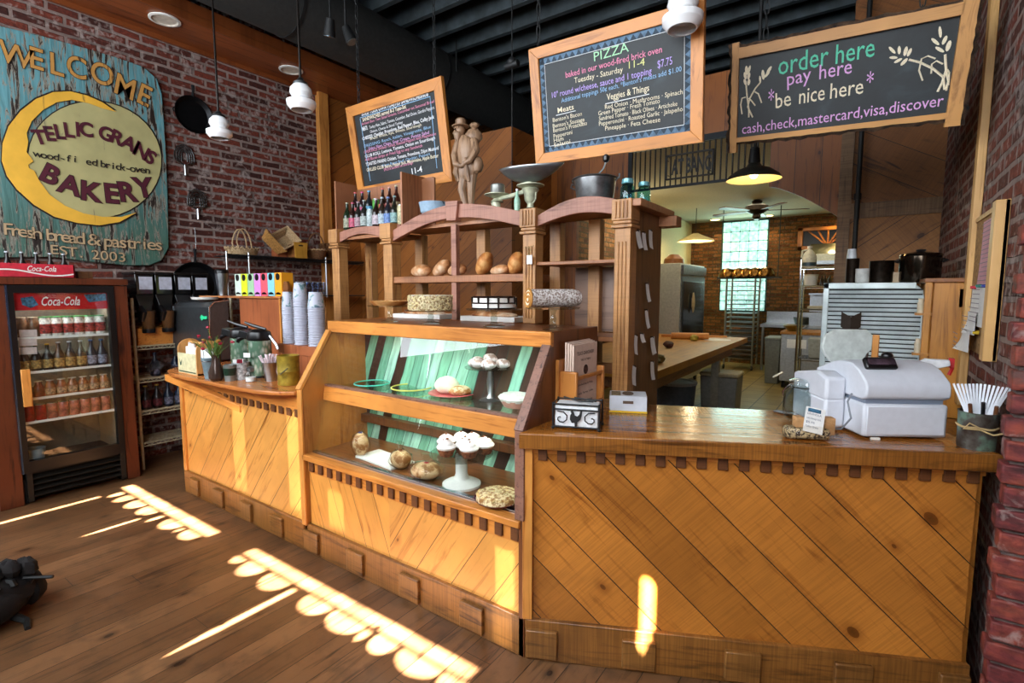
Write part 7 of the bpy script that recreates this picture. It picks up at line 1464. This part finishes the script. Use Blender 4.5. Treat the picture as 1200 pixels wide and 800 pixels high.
# ================================================================ kitchen
t = thing('iron_transom_grille', 'black iron bar grille with scroll lettering above the kitchen opening', 'grille', (-1.45, 5.2, 2.59))
gx0, gx1, gz0, gz1 = -2.12, -.80, 2.60, 3.02
wobj('frame', MB().b2((gx0, 5.17, gz1-.03), (gx1, 5.21, gz1+.03)).b2((gx0, 5.18, gz0-.012), (gx1, 5.2, gz0+.012)).b2((gx0-.02, 5.17, gz0-.5), (gx0+.02, 5.21, gz1+.03)), plain('iron_blue_black', '#15181c', .5, .5, var=.1), t)
n = 25
for i in range(1, n): x = gx0+(gx1-gx0)*i/n; wobj('bar', MB().cyl((x, 5.19, gz0), (x, 5.19, gz1), .008, seg=6), m_blackm, t)
sx0, sx1 = atY(780, 200, 5.16).x, atY(836, 200, 5.16).x; sz0, sz1 = 2.66, 2.90
wobj('name_frame', MB().b2((sx0, 5.15, sz0), (sx0+.015, 5.17, sz1)).b2((sx1-.015, 5.15, sz0), (sx1, 5.17, sz1)).b2((sx0, 5.15, sz0), (sx1, 5.17, sz0+.014)).b2((sx0, 5.15, sz1-.014), (sx1, 5.17, sz1)), m_blackm, t)
tx = MB(); write(tx, 'AT BANG', .20, (sx0+.06, 5.155, sz0+.05), (1, 0, 0), (0, 0, 1), fit=sx1-sx0-.08, bold=.05); wobj('iron_lettering', tx, m_blackm, t)
sc_ = MB()
for xx, zz in ((sx0+.03, sz0+.03), (sx0+.03, sz1-.03), (sx1-.03, sz0+.03), (sx1-.03, sz1-.03)): sc_.tube([(xx+(.006+.004*k)*math.cos(k*.8), 5.158, zz+(.006+.004*k)*math.sin(k*.8)) for k in range(7)], .004, 5)
wobj('scroll', sc_, m_blackm, t)
# glass block window
def blockmat():
    m_ = NT('glass_block'); m_.b.inputs['Base Color'].default_value = rgb('#9fd0c4'); m_.b.inputs['Emission Color'].default_value = rgb('#c0f2ea'); m_.b.inputs['Roughness'].default_value = .15
    v = m_.add('ShaderNodeTexVoronoi'); m_.put(v.inputs['Vector'], m_.pos()); v.inputs['Scale'].default_value = 16.; m_.put(m_.b.inputs['Emission Strength'], m_.math('MULTIPLY_ADD', v.outputs['Distance'], -1.4, 1.75)); return m_.m
wx0, wx1 = atY(846, 300, 11.98).x, atY(899, 300, 11.98).x; wz1 = 3.06; wz0 = 1.15
wn = bpy.data.objects.new('window_1', None); COL.objects.link(wn); wn.location = ((wx0+wx1)/2, 11.9, wz0); wn['kind'] = 'structure'
nb_ = 5; nh = 9; bwx = (wx1-wx0)/nb_; bhz = (wz1-wz0)/nh; gm = blockmat(); bk0 = None
for i in range(nb_):
    for j in range(nh):
        c = V(wx0+bwx*(i+.5), 11.96, wz0+bhz*(j+.5))-Vector(wn.location)
        if bk0 is None: bk0 = obj('glass_block', MB().box((0, 0, 0), (bwx*.93, .08, bhz*.93)), gm, wn, c, bevel=.012)
        else: k = bk0.copy(); COL.objects.link(k); k.parent = wn; k.location = c
wobj('mortar_grid', MB().b2((wx0-.02, 11.97, wz0-.02), (wx1+.02, 11.99, wz1+.02)), plain('mortar_teal', '#2c4a44', .8), wn)
area('window_glow', ((wx0+wx1)/2, 11.85, 2.1), (1.0, 1.8), 30, (.65, 1., .9), (-1.8, 6, 1.2))
# worktable
tw_ = thing('worktable', 'long maple topped worktable running into the kitchen', 'table', (-2.0, 5.6, 0)); m_mp = boards('maple_top', (1, 0, 0), (0, 1, 0), .07, '#7a4a0c', '#b47a1c', rough=.5, knots=0, vary=.2, seam=.001)
wobj('tabletop', MB().b2((-2.75, 4.0, .83), (-1.40, 7.9, .90)), m_mp, tw_, bevel=.004); wobj('apron', MB().b2((-2.7, 4.1, .72), (-1.46, 7.2, .83)), wood('table_apron', '#4a2810', '#7c4a20', 'y', .5), tw_)
for x, y in ((-1.52, 4.15), (-1.52, 6.6), (-2.65, 4.15), (-2.65, 7.1)): wobj('leg', MB().box((x, y, .41), (.09, .09, .82)), plain('leg_grey', '#8a867a', .6), tw_, bevel=.004)
p, s = ft(822, 396, .90); t = thing('rolling_pin', 'wooden rolling pin lying on the maple worktable', 'rolling pin', (-1.98, 7.2, .90+.045), .35); t.scale = (1.3, 1.3, 1.3); obj('roller', MB().cyl((-.22, 0, 0), (.16, 0, 0), .035, seg=18), m_honeyx, t); obj('handle', MB().cyl((.16, 0, 0), (.34, 0, 0), .012, seg=10), m_honeyx, t); obj('handle', MB().cyl((-.22, 0, 0), (-.32, 0, 0), .014, seg=10), m_honeyx, t)
p, s = ft(840, 398, .90); single('flour_dusting', MB().lathe([(.18, 0), (.12, .006), (.001, .008)], seg=20), m_paper, 'white flour patch beside the rolling pin', 'flour', (p.x, p.y, .901))
# plants / peppers near table end seen past the shelf side
for i, (px, py, c, lab) in enumerate(((773, 397, '#a89428', 'yellow green pepper at the near corner of the worktable'), (776, 407, '#4a2418', 'dark pot at the near corner of the worktable'), (772, 425, '#6a5a28', 'olive bunch lying below the dark pot'))):
    p, s = ft(px, py, .90); single(['pepper', 'small_pot', 'herb_bunch'][i], MB().ell((0, 0, .04), (.06, .06, .04), 12, 8, jit=.3), plain('tbl_'+str(i), c, .6, var=.3), lab, ['vegetable', 'pot', 'herbs'][i], (max(p.x, -1.9)-.0, p.y, .90))
# bins
t = thing('flour_bin', 'grey plastic bin with a cream lid under the worktable corner', 'bin', (-1.42, 6.75, 0)); m_gb = plain('bin_grey', '#7c7c78', .5)
x0, x1 = atY(826, 450, 6.7).x, atY(863, 450, 6.7).x; obj('bin_body', MB().ring([[V(-.2, -.16, 0), V(.2, -.16, 0), V(.2, .16, 0), V(-.2, .16, 0)], [V(-.22, -.18, .5), V(.22, -.18, .5), V(.22, .18, .5), V(-.22, .18, .5)]]), m_gb, t, bevel=.01); obj('lid', MB().box((0, 0, .53), (.46, .38, .05)), plain('lid_cream', '#b5a888', .5), t, bevel=.02); t.location = ((x0+x1)/2, 6.75, 0)
for i, (px, py, w, lab) in enumerate(((790, 478, 48, 'round white tub with a lid under the near end of the worktable'), (778, 462, 30, 'blue grey tub further under the worktable'))):
    p = atZ(px, py+(6 if i else 0), 0); t = thing('ingredient_tub', lab, 'tub', p, group=None); r = .2 if i else .27; obj('tub_body', MB().lathe([(r*.9, 0), (r, .33), (r*1.02, .34)], seg=28), plain('tub_blue_grey', '#6c7684', .5), t); obj('lid', MB().lathe([(r*1.05, .34), (r*1.05, .37), (r*.85, .372), (r*.8, .36), (.001, .36)], seg=28), plain('tub_lid', '#c6c8cc', .5), t)
# stainless refrigerator
t = thing('reach_in_refrigerator', 'steel reach-in refrigerator against the cream kitchen wall', 'refrigerator', (-2.8, 8.7, 0)); wobj('cabinet', MB().b2((-3.35, 8.0, .1), (-2.42, 9.4, 2.0)), plain('fridge_steel', '#b4b4a8', .4, .2, var=.1), t, bevel=.01)
wobj('glass_door', MB().b2((-2.42, 8.12, .3), (-2.39, 9.3, 1.72)), plain('door_dark', '#2c3236', .12, .3, var=.3, vs=3.), t, bevel=.004); wobj('door_frame', MB().b2((-2.42, 8.04, .2), (-2.40, 9.38, 1.80)), m_steeld, t); wobj('top_grille', MB().b2((-2.42, 8.04, 1.83), (-2.38, 9.38, 1.97)), m_steeld, t)
for k in range(4): wobj('caster', MB().cyl((-3.2+(.7 if k % 2 else 0), 8.15+(1.1 if k > 1 else 0), .05), (-3.16+(.7 if k % 2 else 0), 8.15+(1.1 if k > 1 else 0), .05), .05, seg=12), m_blackm, t)
p = atX(843, 340, -2.38); single('work_glove', MB().ell((0, 0, .0), (.02, .07, .16), 12, 8, jit=.3), plain('glove_tan', '#b09a78', .7), 'tan glove hanging on the dark refrigerator door', 'glove', (-2.36, 8.55, 1.38))
p = atY(795, 308, 8.4); single('proofing_basket', MB().lathe([(.16, 0), (.15, .08), (.08, .15), (.001, .16)], seg=20), m_brown, 'upturned brown bowl on top of the steel refrigerator', 'bowl', (-2.62, 8.3, 2.0))
# baking sheet rack
p = (-2.10, 10.9, 0); t = thing('sheet_pan_rack', 'tall rolling rack full of baking sheets in front of the glass block window', 'rack', p)
rx0, rx1 = atY(849, 400, 10.9).x-p[0], atY(882, 400, 10.9).x-p[0]
for x in (rx0, rx1):
    for y in (0, .5): obj('upright', MB().tube([(x, y, .08), (x, y, 1.85)], .02, 8), m_steel, t)
obj('top_hoop', MB().tube([(rx0, 0, 1.85), (rx0+.04, 0, 1.9), (rx1-.04, 0, 1.9), (rx1, 0, 1.85)], .02, 8), m_steel, t)
for k in range(18): obj('baking_sheet', MB().b2((rx0, 0, .22+.09*k), (rx1, .5, .237+.09*k)), m_steel if k % 3 else m_steeld, t)
for x in (rx0, rx1): obj('caster', MB().cyl((x-.015, 0, .05), (x+.015, 0, .05), .05, seg=12), m_blackm, t)
# bins and cabinets at the back
a = atY(895, 447, 9.6); b = atY(913, 447, 9.6); t = thing('slim_trash_can', 'slim grey rubbish bin in the middle of the kitchen', 'bin', ((a.x+b.x)/2, 9.75, 0)); w_ = (b.x-a.x)/2; obj('bin_body', MB().ring([[V(-w_*.85, -.2, 0), V(w_*.85, -.2, 0), V(w_*.85, .2, 0), V(-w_*.85, .2, 0)], [V(-w_, -.25, .76), V(w_, -.25, .76), V(w_, .25, .76), V(-w_, .25, .76)]]), plain('trash_grey', '#75776f', .5), t, bevel=.01); obj('rim', MB().box((0, 0, .77), (w_*2.1, .54, .04)), plain('trash_grey', '#75776f', .5), t, bevel=.01)
a = atY(913, 440, 9.2); b = atY(962, 440, 9.2); t = thing('prep_cooler', 'white and steel prep cooler behind the wire rack', 'cooler', ((a.x+b.x)/2, 9.5, 0)); wobj('cabinet', MB().b2((a.x, 9.2, .12), (b.x, 9.9, .88)), plain('prep_white', '#a8acb0', .4, .3), t, bevel=.01); wobj('board_top', MB().b2((a.x-.01, 9.17, .88), (b.x+.01, 9.9, .92)), m_mp, t); wobj('door_seam', MB().b2(((a.x+b.x)/2-.01, 9.19, .2), ((a.x+b.x)/2+.01, 9.2, .85)), m_blackm, t); wobj('paper_note', MB().b2((a.x+.09, 9.185, .66), (a.x+.36, 9.2, .80)), m_paper, t)
for q in (a.x+.05, b.x-.05): wobj('caster', MB().cyl((q-.02, 9.3, .06), (q+.02, 9.3, .06), .06, seg=12), m_blackm, t)
p = atY(930, 388, 9.4); single('brass_bowl', MB().lathe([(.08, 0), (.16, .09), (.13, .10)], seg=20), plain('brass_dull', '#8a7a40', .3, .8), 'dull brass bowl on top of the prep cooler', 'bowl', (p.x, 9.4, .92))
t = thing('sink_table', 'steel sink table under the glass block window', 'sink', (-1.35, 11.4, 0)); wobj('top', MB().b2((-1.75, 11.1, .86), (-.7, 11.9, .92)), m_steel, t); wobj('splash_back', MB().b2((-1.75, 11.86, .92), (-.7, 11.9, 1.15)), m_steel, t)
for x in (-1.70, -.75): wobj('leg', MB().cyl((x, 11.15, 0), (x, 11.15, .86), .025, seg=10), m_steel, t)
p = atY(912, 376, 11.4); single('steel_pan', MB().lathe([(.12, 0), (.16, .14), (.15, .14)], seg=18), m_steeld, 'steel pan standing on the sink table', 'pan', (-1.05, 11.4, .92))
# wire rack with jug and tub
ax_, bx_ = atY(934, 400, 8.1).x, -.12
t = thing('metro_rack', 'chrome wire rack with a milk jug at the edge of the kitchen opening', 'shelving', ((ax_+bx_)/2, 8.3, 0))
for x in (ax_, bx_):
    for y in (8.1, 8.5): wobj('upright', MB().cyl((x, y, 0), (x, y, 2.0), .016, seg=10), m_chrome, t)
zz_ = [atY(945, py, 8.1).z for py in (313, 335, 363, 420)]
for z in zz_:
    m = MB()
    for k in range(9): m.cyl((ax_, 8.1+.4*k/8, z), (bx_, 8.1+.4*k/8, z), .006, seg=5)
    m.cyl((ax_, 8.09, z-.03), (bx_, 8.09, z-.03), .007, seg=6); wobj('wire_shelf', m, m_chrome, t)
p = atY(948, 312, 8.25); s = 7.2/FPX
t = thing('milk_jug', 'cloudy white plastic gallon jug on the top of the wire rack', 'jug', (p.x, 8.25, zz_[0]+.01)); obj('jug_body', MB().lathe([(.085, 0), (.09, .02), (.09, .14), (.06, .20), (.028, .235), (.028, .265)], seg=20), plain('jug_white', '#d8d4c4', .4), t); obj('jug_handle', MB().tube([(-.03, -.02, .235), (-.085, -.03, .22), (-.09, -.03, .13)], .014, 8), plain('jug_white', '#d8d4c4', .4), t); obj('cap', MB().lathe([(.031, .26), (.031, .285)], seg=14), m_white, t)
obj('liquid_band', MB().lathe([(.0905, .01), (.0915, .06)], seg=20, cap=False), plain('jug_liquid', '#2c4450', .3, var=0), t)
p = atY(950, 334, 8.25); t = thing('yogurt_tub', 'round white tub on the second shelf of the wire rack', 'tub', (p.x, 8.25, zz_[1]+.01)); obj('tub_body', MB().lathe([(.075, 0), (.085, .13)], seg=20), m_white, t); obj('lid', MB().lathe([(.09, .13), (.09, .15)], seg=20), plain('lid_ivory', '#d9d2bc', .4), t)
for i, dx in enumerate((.13, .17, .22)): single('dark_bottle', MB().lathe([(.018, 0), (.018, .08), (.008, .10), (.008, .13)], seg=12), plain('bottle_brown', '#3a2a18', .2), 'small dark bottle right of the white tub, %s of three' % ord_[i], 'bottle', (p.x+dx, 8.25, zz_[1]+.01), 'small dark bottles on the wire rack')
p = atY(950, 362, 8.25); single('sheet_tray', MB().box((0, 0, .02), (.5, .3, .03)), plain('tray_paper', '#c9bf9c', .6), 'tray with paper on the third shelf of the wire rack', 'tray', (-.45, 8.3, zz_[2]+.012)); single('clear_bin', MB().ring([[V(-.2, -.15, 0), V(.2, -.15, 0), V(.2, .15, 0), V(-.2, .15, 0)], [V(-.22, -.16, .26), V(.22, -.16, .26), V(.22, .16, .26), V(-.22, .16, .26)]]), plain('bin_frost', '#a8a898', .4), 'frosted storage bin at the bottom of the wire rack', 'bin', (-.45, 8.3, zz_[3]+.012))
# oven hood and transom
t = thing('range_hood', 'steel range hood catching the light behind the wire rack', 'hood', (-.2, 10.5, 1.9)); hx0 = atY(946, 305, 10.2).x; wobj('hood_box', MB().prism([(10.2, 2.05), (10.2, 2.2), (10.6, 2.4), (11.2, 2.4), (11.2, 2.05)], .9, (hx0, 0, 0), (0, 1, 0), (0, 0, 1)), plain('hood_steel', '#b9b090', .3, .8), t, bevel=.004); wobj('hood_lip', MB().b2((hx0-.02, 10.15, 2.02), (hx0+.92, 10.2, 2.08)), m_steel, t)
point('hood_light', (hx0+.35, 10.3, 2.3), 6, (1, .85, .55), .05)
t = thing('stove', 'steel stove below the range hood', 'stove', (0., 10.8, 0)); wobj('body', MB().b2((hx0, 10.3, 0), (hx0+.9, 11.1, .92)), m_steeld, t); wobj('back_guard', MB().b2((hx0, 11.1, .92), (hx0+.9, 11.15, 1.5)), m_steel, t); wobj('shelf', MB().b2((hx0, 10.8, 1.5), (hx0+.9, 11.15, 1.53)), m_steel, t)
a, b = atY(934, 293, 11.9), atY(986, 264, 11.9)
t = thing('transom_light', 'wooden transom frame with fan glazing bars on the back kitchen brick', 'transom', ((a.x+b.x)/2, 11.9, a.z)); x0, x1, z0, z1 = a.x, b.x+.2, a.z, b.z
wobj('frame', MB().b2((x0, 11.88, z0), (x1, 11.98, z0+.07)).b2((x0, 11.88, z1-.07), (x1, 11.98, z1)).b2((x0, 11.88, z0), (x0+.09, 11.98, z1)), m_honeyx, t, bevel=.004); wobj('dark_glass', MB().b2((x0, 11.96, z0), (x1, 11.97, z1)), m_blackp, t); xm = x0+(x1-x0)*.56
for dx in (-.35, -.18, 0, .18, .35): wobj('glazing_bar', MB().cyl((xm, 11.93, z0+.06), (xm+dx, 11.93, z1-.06), .016, seg=6), m_honeyx, t)
# hanging pans by the window
t = thing('pot_shelf', 'dark rail shelf of hanging copper pans in front of the glass blocks', 'shelf', (-1.9, 10.4, 1.95)); q0, q1 = atY(842, 325, 10.4), atY(915, 325, 10.4); wobj('rail', MB().b2((q0.x, 10.3, q0.z-.03), (q1.x, 10.55, q0.z)), m_blackm, t); 
for x in (q0.x+.05, q1.x-.05): wobj('hanger_rod', MB().cyl((x, 10.4, q0.z), (x, 10.4, ZK), .008, seg=6), m_blackm, t)
for i, px in enumerate((852, 865, 874, 884, 896)):
    q = atY(px, 322, 10.35); single('copper_pan', MB().lathe([(.17, 0), (.165, .06), (.12, .15), (.001, .20)], seg=22), plain('copper_bronze', '#6a4a22', .15, .9, var=.5, vs=12.), 'upturned bronze pan, %s along the kitchen pot shelf' % ord_[i], 'pan', (q.x, 10.42, q0.z+.002), 'bronze pans on the kitchen pot shelf')
# ceiling fan and pendants
p = depthpt(887, 243, 8.6); t = thing('ceiling_fan', 'dark bladed ceiling fan below the cream kitchen ceiling', 'fan', (p.x, p.y, p.z))
obj('downrod', MB().cyl((0, 0, .0), (0, 0, ZK-p.z), .02, seg=10), m_dst, t); obj('canopy', MB().lathe([(.06, ZK-p.z-.08), (.09, ZK-p.z-.03), (.05, ZK-p.z)], seg=20), m_dst, t); obj('motor', MB().lathe([(.06, -.12), (.10, -.10), (.18, -.05), (.18, .02), (.08, .06)], seg=24), m_dst, t); obj('light_hub', MB().lathe([(.04, -.2), (.07, -.16), (.06, -.12)], seg=18), m_dst, t)
for k in range(5):
    a = k*2*PI/5+.35; bl_ = MB().prism([(.16, -.02), (.30, -.06), (.75, -.075), (.80, 0), (.75, .075), (.30, .06), (.16, .02)], .012, (0, 0, -.06), (math.cos(a), math.sin(a), .0), (-math.sin(a), math.cos(a), .12)); obj('fan_blade', bl_, wood('blade_walnut', '#2c1a10', '#54321c', 'x', .4), t)
for px, py, d, r, lab in ((768, 262, 9., .22, 'shallow cream pendant half hidden by the shelf side'), (815, 283, 9.5, .33, 'flat grey kitchen pendant in front of the back brick')):
    p = depthpt(px, py, d); t = thing('kitchen_pendant', lab, 'lamp', p); obj('metal_shade', MB().lathe([(.05, r*.45), (r*.5, r*.28), (r*.95, .03), (r, 0)], seg=28, cap=False), plain('cream_enamel', '#c9b884', .4), t); obj('lit_disc', MB().lathe([(r*.9, .008), (.001, .02)], seg=28, cap=False), glow('pendant_glow', '#ffe6a8', 2.2), t); obj('cord', MB().cyl((0, 0, r*.4), (0, 0, ZK-p.z), .006, seg=6), m_blackm, t); point('kitchen_bulb', p-V(0, 0, .05), 14, (1, .80, .48), .1)
for i, (px, py) in enumerate(((838, 257.5), (900, 252.5), (984, 250))):
    q = atY(px, py, 11.6); t = thing('kitchen_downlight', 'small lit downlight, %s along the back kitchen ceiling' % ord_[i], 'light', (q.x, 11.6, ZK-.012), group='kitchen downlights'); obj('ring', MB().lathe([(.10, 0), (.10, .012)], seg=20, cap=False), m_white, t); obj('lens', MB().lathe([(.09, .003), (.001, .003)], seg=20, cap=False), glow('lens_glow', '#ffdf90', 12.), t); point('downlight_beam', (q.x, 11.6, ZK-.06), 22, (1, .68, .28), .06, 2.2, (q.x, 11.85, 0))
point('refrigerator_wall_wash', (-3.0, 7.6, 2.5), 12, (1, .88, .55), .1)
area('kitchen_ceiling_fill', (-1.6, 8.2, ZK-.05), (2.0, 3.0), 38, (1, .86, .58), (-1.6, 8.2, 0))  # added general fill below the kitchen ceiling, no light panel there
for px, py in ((798, 227), (826, 237), (829, 245)):
    pass
